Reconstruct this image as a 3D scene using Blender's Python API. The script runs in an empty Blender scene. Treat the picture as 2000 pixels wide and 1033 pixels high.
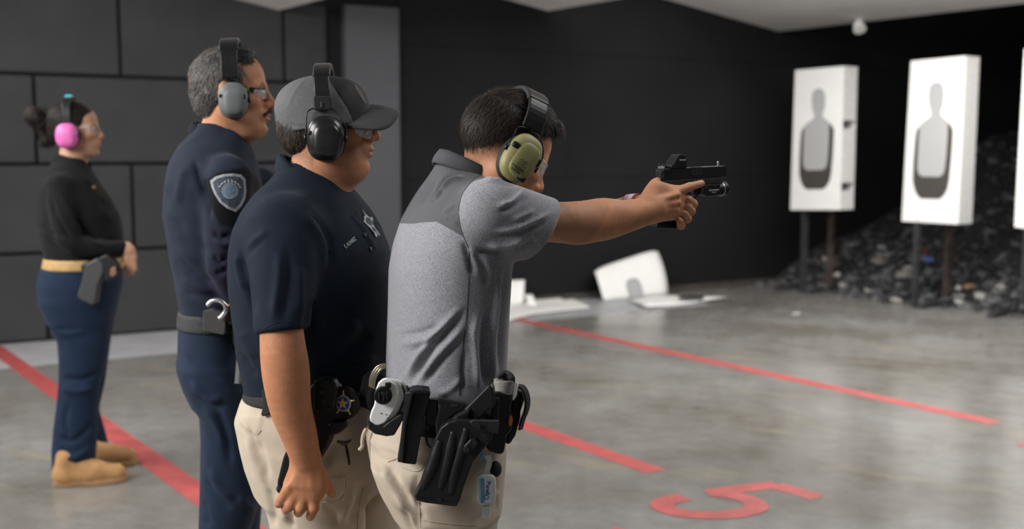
import bpy, bmesh, math, random
import numpy as np
from mathutils import Vector, Matrix

random.seed(7)
rng = np.random.default_rng(7)
scene = bpy.context.scene
COL = scene.collection

# ---------------------------------------------------------------- camera
W, H = 2000.0, 1033.0
F = 2200.0                      # focal length in pixels of the 2000 px frame
CAMH = 1.47                     # eye height of the photographer
HORIZON = 297.0
PITCH = math.atan((H / 2 - HORIZON) / F)
cam_data = bpy.data.cameras.new('camera')
cam = bpy.data.objects.new('camera', cam_data)
COL.objects.link(cam)
cam.location = (0, 0, CAMH)
cam.rotation_euler = (math.pi / 2 - PITCH, 0, 0)
cam_data.sensor_width = 36.0
cam_data.lens = 36.0 * F / W
cam_data.clip_start = 0.05
cam_data.clip_end = 200
cam_data.dof.use_dof = True
cam_data.dof.focus_distance = 2.36
cam_data.dof.aperture_fstop = 2.6
scene.camera = cam

# ---------------------------------------------------------------- world, lights, exposure
scene.view_settings.view_transform = 'Standard'
scene.view_settings.look = 'None'
scene.view_settings.gamma = 1.0
scene.view_settings.use_curve_mapping = False
scene.view_settings.exposure = 0.0
world = bpy.data.worlds.new('hall_ambient')
scene.world = world
world.use_nodes = True
world.node_tree.nodes['Background'].inputs[0].default_value = (0.93, 0.96, 1.0, 1)
world.node_tree.nodes['Background'].inputs[1].default_value = 0.19


def area_light(name, loc, target, sx, sy, power, color=(1, 1, 1)):
    l = bpy.data.lights.new(name, 'AREA')
    l.shape = 'RECTANGLE'
    l.size, l.size_y = sx, sy
    l.energy = power
    l.color = color
    o = bpy.data.objects.new(name, l)
    COL.objects.link(o)
    o.location = loc
    d = Vector(target) - Vector(loc)
    o.rotation_euler = d.to_track_quat('-Z', 'Y').to_euler()
    return o


# overhead strip lamps over the firing line and targets, plus added unseen fills
area_light('firing_line_lamp', (-3.6, 0.9, 3.1), (-0.4, 2.8, 1.0), 2.6, 1.8, 350, (1.0, 0.985, 0.96))
area_light('uprange_lamp', (-4.2, 4.6, 3.45), (-2.6, 6.0, 0.6), 3.0, 1.6, 230, (1.0, 0.985, 0.96))
area_light('downrange_floor_fill', (3.2, 9.0, 2.75), (3.2, 9.001, 0.0), 3.0, 0.4, 55, (1.0, 0.985, 0.96))  # added unseen fill that brightens the far floor
area_light('midrange_lamp', (2.8, 6.0, 2.75), (2.9, 6.4, 0.0), 3.2, 1.0, 130, (1.0, 0.985, 0.96))
area_light('lane_fill', (1.5, 2.9, 3.3), (-0.1, 2.8, 1.2), 1.8, 1.2, 65, (1.0, 0.985, 0.96))  # extra unseen fill, added for the faces and arms
area_light('target_lamp', (2.3, 8.2, 3.25), (4.3, 11.0, 1.25), 3.4, 0.6, 112, (1.0, 0.985, 0.965))


# unseen up-facing fill lights, added to brighten the undersides of the white baffles
area_light('baffle_fill_uprange', (-0.6, 7.2, 2.62), (-0.6, 7.201, 3.6), 5.0, 0.25, 75, (1.0, 0.985, 0.965))
area_light('baffle_fill_downrange', (4.2, 8.6, 2.70), (4.2, 8.601, 3.8), 4.0, 0.25, 70, (1.0, 0.985, 0.965))


# ---------------------------------------------------------------- pixel <-> space helpers
_cp, _sp = math.cos(PITCH), math.sin(PITCH)


def ray(px, py):
    x = (px - W / 2) / F
    z = -(py - H / 2) / F
    return np.array([x, _cp + z * _sp, -_sp + z * _cp])


def P(px, py, depth):
    """the point that stands `depth` metres down the Y axis on the line of sight through a pixel"""
    r = ray(px, py)
    t = depth / r[1]
    return np.array([0, 0, CAMH]) + r * t


def FL(px, py, z=0.0):
    """the point of the floor seen at a pixel"""
    r = ray(px, py)
    t = (z - CAMH) / r[2]
    return np.array([0, 0, CAMH]) + r * t


def PLN(px, py, o, n):
    """the point of a plane seen at a pixel"""
    r = ray(px, py)
    c = np.array([0, 0, CAMH])
    t = np.dot(np.asarray(o) - c, n) / np.dot(r, n)
    return c + r * t


def proj(v):
    """pixels of an array of points"""
    v = np.asarray(v, dtype=np.float64)
    x, y, z = v[:, 0], v[:, 1], v[:, 2] - CAMH
    f = y * _cp - z * _sp
    u = y * _sp + z * _cp
    return np.stack([W / 2 + F * x / f, H / 2 - F * u / f], 1)


# ---------------------------------------------------------------- materials
MATS = {}


def nodes_of(m):
    m.use_nodes = True
    nt = m.node_tree
    return nt, nt.nodes, nt.links, nt.nodes['Principled BSDF']


def mat(name, color, rough=0.6, metal=0.0, spec=0.5, noise=0.0, nscale=40.0, bump=0.0, bscale=200.0,
        attr=None, sheen=0.0, sss=0.0, trans=0.0, ior=1.45, coat=0.0, alpha=1.0, stretch=None, emis=0.0):
    """a plain procedural material: colour with soft noise variation, noise bump, optional colour attribute"""
    if name in MATS:
        return MATS[name]
    m = bpy.data.materials.new(name)
    MATS[name] = m
    nt, N, L, b = nodes_of(m)
    c = tuple(color) + (1,)
    b.inputs['Base Color'].default_value = c
    b.inputs['Roughness'].default_value = rough
    b.inputs['Metallic'].default_value = metal
    b.inputs['Specular IOR Level'].default_value = spec
    b.inputs['IOR'].default_value = ior
    b.inputs['Transmission Weight'].default_value = trans
    b.inputs['Coat Weight'].default_value = coat
    b.inputs['Alpha'].default_value = alpha
    if sheen:
        b.inputs['Sheen Weight'].default_value = sheen
        b.inputs['Sheen Roughness'].default_value = 0.5
    if sss:
        b.inputs['Subsurface Weight'].default_value = sss
        b.inputs['Subsurface Radius'].default_value = (1.0, 0.35, 0.2)
        b.inputs['Subsurface Scale'].default_value = 0.006
    if emis:
        b.inputs['Emission Color'].default_value = c
        b.inputs['Emission Strength'].default_value = emis
    tc = N.new('ShaderNodeTexCoord')
    mp = N.new('ShaderNodeMapping')
    L.new(tc.outputs['Object'], mp.inputs['Vector'])
    if stretch:
        mp.inputs['Scale'].default_value = stretch
    src = None
    if attr:
        a = N.new('ShaderNodeAttribute')
        a.attribute_name = attr
        src = a.outputs['Color']
    if noise > 0:
        nz = N.new('ShaderNodeTexNoise')
        nz.inputs['Scale'].default_value = nscale
        nz.inputs['Detail'].default_value = 4
        L.new(mp.outputs['Vector'], nz.inputs['Vector'])
        mr = N.new('ShaderNodeMapRange')
        mr.inputs['From Min'].default_value = 0.3
        mr.inputs['From Max'].default_value = 0.7
        mr.inputs['To Min'].default_value = 1 - noise
        mr.inputs['To Max'].default_value = 1 + noise
        L.new(nz.outputs['Fac'], mr.inputs['Value'])
        mx = N.new('ShaderNodeVectorMath')
        mx.operation = 'SCALE'
        if src:
            L.new(src, mx.inputs[0])
        else:
            mx.inputs[0].default_value = color
        L.new(mr.outputs['Result'], mx.inputs['Scale'])
        src = mx.outputs['Vector']
    if src:
        L.new(src, b.inputs['Base Color'])
    if bump > 0:
        bz = N.new('ShaderNodeTexNoise')
        bz.inputs['Scale'].default_value = bscale
        bz.inputs['Detail'].default_value = 3
        L.new(mp.outputs['Vector'], bz.inputs['Vector'])
        bp = N.new('ShaderNodeBump')
        bp.inputs['Strength'].default_value = bump
        bp.inputs['Distance'].default_value = 0.002
        L.new(bz.outputs['Fac'], bp.inputs['Height'])
        L.new(bp.outputs['Normal'], b.inputs['Normal'])
    return m


# ---------------------------------------------------------------- object helpers
def tag(o, label=None, cat=None, group=None, kind=None):
    if label:
        o['label'] = label
    if cat:
        o['category'] = cat
    if group:
        o['group'] = group
    if kind:
        o['kind'] = kind
    return o


def empty(name, loc, label=None, cat=None, group=None):
    o = bpy.data.objects.new(name, None)
    o.empty_display_size = 0.1
    COL.objects.link(o)
    o.location = Vector(loc)
    return tag(o, label, cat, group)


def adopt(o, parent):
    """parent a world-space mesh object: shift its vertices so it keeps its place under the parent"""
    o.parent = parent
    w = Vector((0, 0, 0))
    p = parent
    while p is not None:
        w += p.location
        p = p.parent
    o.data.transform(Matrix.Translation(-w))
    return o


def obj_bm(name, bm, m, parent=None, smooth=False, label=None, cat=None, group=None, kind=None):
    me = bpy.data.meshes.new(name)
    bm.normal_update()
    bm.to_mesh(me)
    bm.free()
    return obj_me(name, me, m, parent, smooth, label, cat, group, kind)


def obj_me(name, me, m, parent=None, smooth=False, label=None, cat=None, group=None, kind=None):
    for mm in (m if isinstance(m, (list, tuple)) else [m]):
        me.materials.append(mm)
    if smooth:
        me.polygons.foreach_set('use_smooth', np.ones(len(me.polygons), dtype=bool))
    o = bpy.data.objects.new(name, me)
    COL.objects.link(o)
    if parent is not None:
        adopt(o, parent)
    return tag(o, label, cat, group, kind)


def obj_vf(name, verts, faces, m, parent=None, smooth=False, attrs=None, label=None, cat=None, group=None, kind=None):
    """mesh from arrays; attrs = {name: (n,3) colours}"""
    me = bpy.data.meshes.new(name)
    verts = np.asarray(verts, dtype=np.float32)
    if isinstance(faces, np.ndarray) and faces.ndim == 2:
        nf, k = faces.shape
        me.vertices.add(len(verts))
        me.vertices.foreach_set('co', verts.ravel())
        me.loops.add(nf * k)
        me.loops.foreach_set('vertex_index', faces.astype(np.int32).ravel())
        me.polygons.add(nf)
        me.polygons.foreach_set('loop_start', np.arange(nf, dtype=np.int32) * k)
        me.update(calc_edges=True)
    else:
        me.from_pydata([tuple(map(float, v)) for v in verts], [], [tuple(f) for f in faces])
        me.update()
    if attrs:
        for k, a in attrs.items():
            ca = me.color_attributes.new(k, 'FLOAT_COLOR', 'POINT')
            c4 = np.ones((len(verts), 4), dtype=np.float32)
            c4[:, :3] = a
            ca.data.foreach_set('color', c4.ravel())
    return obj_me(name, me, m, parent, smooth, label, cat, group, kind)


def frame(o, x, y, z):
    """4x4 with columns x, y, z and origin o"""
    return Matrix(((x[0], y[0], z[0], o[0]), (x[1], y[1], z[1], o[1]), (x[2], y[2], z[2], o[2]), (0, 0, 0, 1)))


def bevel_all(bm, off, seg=2, angle=0.5):
    if off <= 0:
        return
    es = [e for e in bm.edges if len(e.link_faces) == 2 and e.calc_face_angle(0) > angle]
    bmesh.ops.bevel(bm, geom=es, offset=off, segments=seg, profile=0.5, affect='EDGES', clamp_overlap=True)


def bm_box(size, bev=0.0, seg=2, M=None, bm=None):
    b = bmesh.new()
    bmesh.ops.create_cube(b, size=1.0)
    bmesh.ops.scale(b, vec=size, verts=b.verts)
    bevel_all(b, bev, seg)
    if M is not None:
        b.transform(M)
    return merge(bm, b)


def merge(bm, b):
    if bm is None:
        return b
    me = bpy.data.meshes.new('tmp')
    b.to_mesh(me)
    b.free()
    bm.from_mesh(me)
    bpy.data.meshes.remove(me)
    return bm


def bm_prism(pts, thick, M=None, bev=0.0, seg=2, bm=None):
    """outline pts (2D, local XY) from z=0 to z=-thick... local Z is the front normal"""
    b = bmesh.new()
    vs = [b.verts.new((p[0], p[1], 0)) for p in pts]
    f = b.faces.new(vs)
    r = bmesh.ops.extrude_face_region(b, geom=[f])
    ev = [g for g in r['geom'] if isinstance(g, bmesh.types.BMVert)]
    bmesh.ops.translate(b, vec=(0, 0, -thick), verts=ev)
    bmesh.ops.recalc_face_normals(b, faces=b.faces)
    if bev:
        bevel_all(b, bev, seg)
    bmesh.ops.triangulate(b, faces=[f for f in b.faces if len(f.verts) > 4])
    if M is not None:
        b.transform(M)
    return merge(bm, b)


def bm_cyl(r1, r2, h, seg=24, M=None, bev=0.0, bm=None):
    b = bmesh.new()
    bmesh.ops.create_cone(b, cap_ends=True, segments=seg, radius1=r1, radius2=r2, depth=h)
    if bev:
        bevel_all(b, bev, 2, 0.8)
    if M is not None:
        b.transform(M)
    return merge(bm, b)


def bm_sphere(r, M=None, u=20, v=12, bm=None):
    b = bmesh.new()
    bmesh.ops.create_uvsphere(b, u_segments=u, v_segments=v, radius=1.0)
    rr = (r, r, r) if np.isscalar(r) else r
    bmesh.ops.scale(b, vec=rr, verts=b.verts)
    if M is not None:
        b.transform(M)
    return merge(bm, b)


def spline(pts, n):
    """Catmull-Rom resampling of a polyline"""
    pts = np.asarray(pts, dtype=float)
    if len(pts) < 3:
        t = np.linspace(0, 1, n)[:, None]
        return pts[0] * (1 - t) + pts[-1] * t
    q = np.vstack([2 * pts[0] - pts[1], pts, 2 * pts[-1] - pts[-2]])
    ts = np.linspace(0, len(pts) - 1 - 1e-9, n)
    i = ts.astype(int)
    u = (ts - i)[:, None]
    a, b, c, d = q[i], q[i + 1], q[i + 2], q[i + 3]
    return 0.5 * ((2 * b) + (-a + c) * u + (2 * a - 5 * b + 4 * c - d) * u ** 2 + (-a + 3 * b - 3 * c + d) * u ** 3)


def bm_tube(pts, r, seg=8, n=None, bm=None, flat=None, fdir=None, cap=True):
    """round (or flat strap) tube along 3D points; r scalar or per-point; flat=(half width, half thickness) with fdir = width direction"""
    pts = np.asarray(pts, dtype=float)
    if n:
        if not np.isscalar(r):
            r = np.interp(np.linspace(0, 1, n), np.linspace(0, 1, len(r)), r)
        pts = spline(pts, n)
    m = len(pts)
    rr = np.full(m, r) if np.isscalar(r) else np.interp(np.linspace(0, 1, m), np.linspace(0, 1, len(r)), r)
    tg = np.gradient(pts, axis=0)
    tg /= np.linalg.norm(tg, axis=1)[:, None] + 1e-12
    b = bmesh.new()
    ref = np.array(fdir if fdir is not None else (0.3, 0.9, 0.31), dtype=float)
    rings = []
    for i in range(m):
        a = ref - tg[i] * np.dot(ref, tg[i])
        if np.linalg.norm(a) < 1e-6:
            a = np.array([1.0, 0, 0])
        a /= np.linalg.norm(a)
        if fdir is None:
            ref = a
        c = np.cross(tg[i], a)
        ring = []
        if flat:
            hw, ht = flat
            k = [(-1, -1), (1, -1), (1, 1), (-1, 1)]
            for u, v in k:
                ring.append(b.verts.new(pts[i] + a * u * hw + c * v * ht))
        else:
            for j in range(seg):
                t = 2 * math.pi * j / seg
                ring.append(b.verts.new(pts[i] + (a * math.cos(t) + c * math.sin(t)) * rr[i]))
        rings.append(ring)
    s = len(rings[0])
    for i in range(m - 1):
        for j in range(s):
            b.faces.new((rings[i][j], rings[i][(j + 1) % s], rings[i + 1][(j + 1) % s], rings[i + 1][j]))
    if cap:
        b.faces.new(rings[0][::-1])
        b.faces.new(rings[-1])
    bmesh.ops.recalc_face_normals(b, faces=b.faces)
    return merge(bm, b)


# ---------------------------------------------------------------- the room
VDIR = np.array([-1519.0 / F, 1.0, 0.0]); VDIR /= np.linalg.norm(VDIR)     # along the painted lines, away
W0, W1 = FL(0, 672), FL(1480, 553)                                         # foot of the side wall
UDIR = W1 - W0; UDIR /= np.linalg.norm(UDIR)                               # downrange
NW = np.array([UDIR[1], -UDIR[0], 0.0])                                    # wall normal into the room
NDIR = -VDIR                                                              # towards the camera side
UP = np.array([0, 0, 1.0])


def m_concrete():
    m = bpy.data.materials.new('polished_concrete')
    nt, N, L, b = nodes_of(m)
    tc = N.new('ShaderNodeTexCoord')
    mp = N.new('ShaderNodeMapping')
    mp.inputs['Rotation'].default_value = (0, 0, math.atan2(UDIR[1], UDIR[0]))
    L.new(tc.outputs['Object'], mp.inputs['Vector'])
    n1 = N.new('ShaderNodeTexNoise'); n1.inputs['Scale'].default_value = 0.9; n1.inputs['Detail'].default_value = 8; n1.inputs['Roughness'].default_value = 0.60
    n2 = N.new('ShaderNodeTexNoise'); n2.inputs['Scale'].default_value = 7; n2.inputs['Detail'].default_value = 6; n2.inputs['Roughness'].default_value = 0.7
    n3 = N.new('ShaderNodeTexNoise'); n3.inputs['Scale'].default_value = 90; n3.inputs['Detail'].default_value = 4
    for n in (n1, n2, n3):
        L.new(mp.outputs['Vector'], n.inputs['Vector'])
    r1 = N.new('ShaderNodeValToRGB')
    r1.color_ramp.elements[0].position = 0.32; r1.color_ramp.elements[0].color = (0.135, 0.122, 0.105, 1)
    r1.color_ramp.elements[1].position = 0.68; r1.color_ramp.elements[1].color = (0.250, 0.246, 0.243, 1)
    L.new(n1.outputs['Fac'], r1.inputs['Fac'])
    r2 = N.new('ShaderNodeValToRGB')
    r2.color_ramp.elements[0].position = 0.3; r2.color_ramp.elements[0].color = (0.82, 0.81, 0.79, 1)
    r2.color_ramp.elements[1].position = 0.7; r2.color_ramp.elements[1].color = (1.14, 1.13, 1.11, 1)
    L.new(n2.outputs['Fac'], r2.inputs['Fac'])
    mx = N.new('ShaderNodeMix'); mx.data_type = 'RGBA'; mx.blend_type = 'MULTIPLY'; mx.inputs['Factor'].default_value = 1
    L.new(r1.outputs['Color'], mx.inputs['A']); L.new(r2.outputs['Color'], mx.inputs['B'])
    # ochre scuffs
    n4 = N.new('ShaderNodeTexNoise'); n4.inputs['Scale'].default_value = 1.7; n4.inputs['Detail'].default_value = 5
    mp2 = N.new('ShaderNodeMapping'); mp2.inputs['Scale'].default_value = (0.6, 2.2, 1); mp2.inputs['Location'].default_value = (3.1, 1.7, 0)
    L.new(mp.outputs['Vector'], mp2.inputs['Vector']); L.new(mp2.outputs['Vector'], n4.inputs['Vector'])
    r4 = N.new('ShaderNodeMapRange'); r4.inputs['From Min'].default_value = 0.60; r4.inputs['From Max'].default_value = 0.72; r4.inputs['To Max'].default_value = 0.55
    L.new(n4.outputs['Fac'], r4.inputs['Value'])
    m2 = N.new('ShaderNodeMix'); m2.data_type = 'RGBA'
    L.new(r4.outputs['Result'], m2.inputs['Factor']); L.new(mx.outputs['Result'], m2.inputs['A']); m2.inputs['B'].default_value = (0.30, 0.25, 0.17, 1)
    L.new(m2.outputs['Result'], b.inputs['Base Color'])
    rr = N.new('ShaderNodeMapRange'); rr.inputs['To Min'].default_value = 0.17; rr.inputs['To Max'].default_value = 0.30
    L.new(n2.outputs['Fac'], rr.inputs['Value']); L.new(rr.outputs['Result'], b.inputs['Roughness'])
    b.inputs['Specular IOR Level'].default_value = 0.45
    bp = N.new('ShaderNodeBump'); bp.inputs['Strength'].default_value = 0.12; bp.inputs['Distance'].default_value = 0.002
    L.new(n3.outputs['Fac'], bp.inputs['Height']); L.new(bp.outputs['Normal'], b.inputs['Normal'])
    return m


M_red = mat('red_floor_paint', (0.37, 0.068, 0.066), 0.55, noise=0.22, nscale=9, bump=0.1, bscale=300)
M_strip = mat('pale_grey_floor_paint', (0.36, 0.36, 0.375), 0.4, noise=0.12, nscale=5)
M_foam = mat('charcoal_acoustic_foam', (0.036, 0.036, 0.038), 0.92, noise=0.12, nscale=3, bump=0.25, bscale=260)
M_gap = mat('black_wall_backing', (0.006, 0.006, 0.0065), 0.9)
M_blackwall = mat('black_rubber_sheet', (0.0075, 0.0073, 0.0082), 0.75, spec=0.3, noise=0.25, nscale=1.3, bump=0.12, bscale=60)
M_column = mat('grey_painted_steel', (0.072, 0.074, 0.084), 0.5, noise=0.06, nscale=2)
M_white = mat('white_baffle_board', (0.84, 0.83, 0.81), 0.65, noise=0.03, nscale=4)
M_dark = mat('dark_ceiling_paint', (0.010, 0.010, 0.011), 0.9)

# floor
fb = bmesh.new()
c = [W0 - UDIR * 12 - NW * 0.3, W0 + UDIR * 26 - NW * 0.3, W0 + UDIR * 26 + NW * 16, W0 - UDIR * 12 + NW * 16]
vs = [fb.verts.new((p[0], p[1], 0)) for p in c] + [fb.verts.new((p[0], p[1], -0.1)) for p in c]
fb.faces.new(vs[:4]); fb.faces.new(vs[4:][::-1])
for i in range(4):
    fb.faces.new((vs[i], vs[i + 4], vs[(i + 1) % 4 + 4], vs[(i + 1) % 4]))
bmesh.ops.recalc_face_normals(fb, faces=fb.faces)
floor = obj_bm('floor', fb, m_concrete(), label='polished grey concrete range floor', kind='structure')


def ribbon(path, width, z=0.0012, closed=False):
    """flat painted stroke of real width on the floor, mitred"""
    p = np.asarray(path, dtype=float)[:, :2]
    t = np.gradient(p, axis=0)
    t /= np.linalg.norm(t, axis=1)[:, None]
    n = np.stack([-t[:, 1], t[:, 0]], 1)
    l, r = p + n * width / 2, p - n * width / 2
    b = bmesh.new()
    A = [b.verts.new((x, y, z)) for x, y in l]
    B = [b.verts.new((x, y, z)) for x, y in r]
    for i in range(len(p) - 1):
        b.faces.new((A[i], B[i], B[i + 1], A[i + 1]))
    for f in b.faces:
        f.normal_update()
        if f.normal.z < 0:
            f.normal_flip()
    return b


def seg_line(a, b, n=10):
    return [a + (b - a) * t for t in np.linspace(0, 1, n)]


LA = FL(1028, 628), FL(1944, 826)
LC = FL(1020, 829), FL(1282, 921)
LL = FL(4, 690), FL(388, 965)
for nm, (a, b), e0, e1, w, lb in (
        ('painted_line', LA, 0.6, 0.0, 0.115, 'long red line nearest the targets'),
        ('painted_line', LC, 3.4, 0.0, 0.115, 'red line ending short of the numeral'),
        ('painted_line', LL, 0.4, 2.6, 0.125, 'red line beside the tan boots')):
    d = (b - a) / np.linalg.norm(b - a)
    obj_bm(nm, ribbon(seg_line(a - d * e0, b + d * e1, 24), w), M_red, floor, label=lb)
five = [(1598, 972), (1556, 959.5), (1514, 948)]
five2 = [(1519, 946.5), (1452, 954), (1384, 963.5)]
five3 = [(1384, 963), (1425, 967), (1462, 976), (1478, 990), (1455, 1001), (1405, 1006.5), (1350, 1005), (1308, 997.5), (1293, 986), (1308, 977), (1338, 972)]
nb = None
for pth, w, n in ((five, 0.10, 8), (five2, 0.10, 8), (five3, 0.10, 40)):
    nb = merge(nb, ribbon(spline([FL(*q) for q in pth], n), w, 0.0012 + (0.0012 if n == 40 else (0.0006 if pth is five2 else 0.0))))
obj_bm('painted_numeral', nb, M_red, floor, label='red painted numeral 5')
obj_bm('painted_mark', ribbon(seg_line(FL(1188, 1036), FL(1245, 1050), 4), 0.1), M_red, floor, label='red paint at the near edge')
obj_bm('painted_mark', ribbon(seg_line(FL(1999, 866), FL(2040, 880), 4), 0.1), M_red, floor, label='red paint at the far right')
# pale strip of floor along the panelled wall
obj_bm('painted_strip', ribbon(seg_line(W0 - UDIR * 5 + NW * 0.55, W0 + UDIR * 6.2 + NW * 0.55, 12), 1.1, 0.0006), M_strip, floor, label='pale grey strip along the panelled wall')

# side wall: dark backing, staggered foam panels on the left, grey steel panel, black rubber sheets to the right
WH = 3.7


def wall_pt(s, z, n=0.0):
    return W0 + UDIR * s + NW * n + UP * z


def wall_s(px, py):
    q = PLN(px, py, W0, NW)
    return float(np.dot(q - W0, UDIR)), float(q[2])


def wall_box(s0, s1, z0, z1, n0, n1, bev=0.0, bm=None):
    M = frame(wall_pt((s0 + s1) / 2, (z0 + z1) / 2, (n0 + n1) / 2), UDIR, NW, UP)
    return bm_box((s1 - s0, n1 - n0, z1 - z0), bev, 2, M, bm)


s_end = wall_s(640, 300)[0]
wall_left = obj_bm('wall_left', wall_box(-12, 26, 0, WH, -0.3, 0.0), M_gap, kind='structure', label='dark side wall of the range')
s_a, s_b = wall_s(232, 75)[0], wall_s(552, 75)[0]
pw = s_b - s_a
zj = [wall_s(200, y)[1] for y in (655, 485, 320, 150)]
ph = (zj[3] - zj[0]) / 3
rowoff = [wall_s(90, 560)[0] - pw, wall_s(258, 400)[0], wall_s(68, 240)[0], s_a, wall_s(68, 240)[0]]
GAP = 0.022
foam_me = {}
zrow = [zj[0] + ph * i for i in range(6)]
for r in range(5):
    z0, z1 = zrow[r], min(zrow[r + 1], WH)
    if z1 - z0 < 0.2:
        continue
    s = rowoff[r] - pw * 4
    while s < s_end:
        e = min(s + pw, s_end)
        if e - s > 0.12 and e > -1.6:
            b = wall_box(s + GAP / 2, e - GAP / 2, z0 + GAP / 2, z1 - GAP / 2, 0.0, 0.05 + random.uniform(-.004, .004), 0.018)
            obj_bm('foam_panel', b, M_foam, wall_left, smooth=False)
        s += pw
# black kick strip below the panels
obj_bm('baseboard_left', wall_box(-12, s_end, 0, zj[0] - 0.01, 0.0, 0.035, 0.006), M_gap, kind='structure', label='black kick strip under the foam panels')
# grey steel panel
g0, g1 = wall_s(668, 200)[0], wall_s(772, 200)[0]
gz = wall_s(700, 13)[1]
obj_bm('steel_panel', wall_box(g0, g1, 0.0, gz, 0.0, 0.10, 0.006), M_column, wall_left, label='tall grey painted steel panel')
# black rubber sheets
s = g1 + 0.03
k = 0
zb = [0.0, 1.22, 2.44, WH]
while s < 21:
    for j in range(3):
        b = wall_box(s + 0.0015, s + 1.83 - 0.0015, zb[j] + 0.0015, zb[j + 1] - 0.0015, 0.0, 0.03 + random.uniform(-.001, .001), 0.0015)
        obj_bm('rubber_sheet', b, M_blackwall, wall_left)
    s += 1.83
# thin ledge of timber at the foot of the black wall
obj_bm('baseboard_right', wall_box(g1 + 0.4, 12.5, 0, 0.055, 0.03, 0.10, 0.008), mat('worn_timber', (0.05, 0.042, 0.035), 0.8, noise=0.3, nscale=14), kind='structure', label='low worn timber batten along the black wall')

# far wall behind the berm
s_far = 15.5
fw = bm_box((0.2, 13, WH), 0, 2, frame(wall_pt(s_far, WH / 2, 6.5), UDIR, NW, UP))
obj_bm('wall_back', fw, M_blackwall, kind='structure', label='black wall behind the rubber berm')
# dark deck above and white slanted baffles under it
ce = bm_box((40, 16, 0.1), 0, 2, frame(wall_pt(6, WH + 0.05, 8.0), UDIR, NW, UP))
ceiling = obj_bm('ceiling', ce, M_dark, kind='structure', label='dark ceiling above the white baffles')
for px, py, qx, qy in ((545, 22, 460, 0), (1070, 23, 988, 0), (1520, 63, 1300, 0)):
    C0 = PLN(px, py, W0 + NW * 0.06, NW)
    C1 = PLN(qx, qy, W0 + NW * 0.06, NW)
    sl = (C1 - C0) / np.linalg.norm(C1 - C0)
    Lb = (WH - 0.02 - C0[2]) / max(sl[2], 0.05)
    Lb = min(Lb, 2.6)
    nrm = np.cross(NDIR, sl); nrm /= np.linalg.norm(nrm)
    if nrm[2] < 0:
        nrm = -nrm
    baf = None
    n_pl = 12
    pwid = 0.61
    for i in range(n_pl):
        cc = C0 + NDIR * (pwid * (i + 0.5)) + sl * Lb / 2 + nrm * 0.03
        b = bm_box((pwid - 0.006, Lb, 0.05), 0.004, 1, frame(cc, NDIR, sl, nrm))
        if baf is None:
            baf = obj_bm('baffle', b, M_white, ceiling)
        else:
            # every board of the baffle is a piece of its own under the first
            o = obj_bm('board', b, M_white, None)
            o.parent = baf
            o.data.transform(Matrix.Translation(-baf.matrix_world.translation))
# small white lamp head on the baffle edge
lp = P(1678, 52, 11.6)
lamp = empty('ceiling_spotlight', lp, 'small white spotlight head under the edge of the last white baffle', 'spotlight')
obj_bm('housing', bm_cyl(0.05, 0.065, 0.09, 20, frame(lp, (1, 0, 0), (0, 0.8, -0.6), (0, -0.6, -0.8)), 0.006), M_white, lamp, smooth=False)
obj_bm('bracket', bm_box((0.02, 0.02, 0.9), 0.003, 1, Matrix.Translation(lp + UP * 0.48)), M_white, lamp)
# ---------------------------------------------------------------- targets
M_card = mat('white_target_card', (0.82, 0.81, 0.79), 0.7, noise=0.02, nscale=6)
M_cardside = mat('white_core_board', (0.62, 0.61, 0.59), 0.8, noise=0.08, nscale=30)
M_print_grey = mat('light_grey_print', (0.40, 0.40, 0.40), 0.8)
M_print_dark = mat('charcoal_print', (0.055, 0.048, 0.042), 0.8)
M_iron = mat('dark_angle_iron', (0.045, 0.045, 0.05), 0.55, metal=0.3, noise=0.3, nscale=12)
M_rust = mat('rusty_post', (0.07, 0.05, 0.042), 0.75, metal=0.1, noise=0.45, nscale=9)
M_outline = mat('grey_outline_print', (0.33, 0.33, 0.33), 0.8)

# silhouette traced as fractions of the card (u right, v down)
SIL_TL, SIL_TR, SIL_BR, SIL_BL = (150, 105), (426, 82), (402, 888), (126, 886)


def _uv(x, y):
    v = (y - 95) / (887 - 95)
    l = SIL_TL[0] + (SIL_BL[0] - SIL_TL[0]) * v
    r = SIL_TR[0] + (SIL_BR[0] - SIL_TR[0]) * v
    return (x - l) / (r - l), v


body_px = [(285, 216), (303, 220), (315, 236), (318, 270), (316, 310), (306, 340), (302, 362), (312, 380), (332, 396), (348, 412), (347, 470), (342, 560),
           (336, 625), (328, 650), (310, 662), (225, 662), (207, 648), (200, 622), (202, 540), (204, 470), (207, 425), (220, 408), (245, 392), (264, 378), (270, 362), (266, 340), (258, 312), (254, 270), (256, 236), (267, 221)]
ring_px = [(204, 418), (190, 440), (184, 500), (179, 600), (178, 680), (188, 725), (204, 755), (222, 770), (312, 770), (334, 752), (350, 722), (358, 680), (366, 590), (371, 500), (373, 440), (362, 416), (346, 404), (300, 520), (240, 520)]
body_uv = [_uv(*p) for p in body_px]
ring_uv = [_uv(*p) for p in ring_px]
_bc = np.mean(body_uv, axis=0)


def poly_on(quad, uvs, lift, thick, nrm, grow=0.0):
    TL, TR, BR, BL = quad
    b = bmesh.new()
    f, g = [], []
    for (u, v) in uvs:
        p = (TL * (1 - u) + TR * u) * (1 - v) + (BL * (1 - u) + BR * u) * v
        f.append(b.verts.new(p + nrm * lift))
        g.append(b.verts.new(p + nrm * (lift - thick)))
    b.faces.new(f)
    b.faces.new(g[::-1])
    n = len(f)
    for i in range(n):
        b.faces.new((f[i], g[i], g[(i + 1) % n], f[(i + 1) % n]))
    bmesh.ops.recalc_face_normals(b, faces=b.faces)
    bmesh.ops.triangulate(b, faces=[q for q in b.faces if len(q.verts) > 4])
    return b


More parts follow.
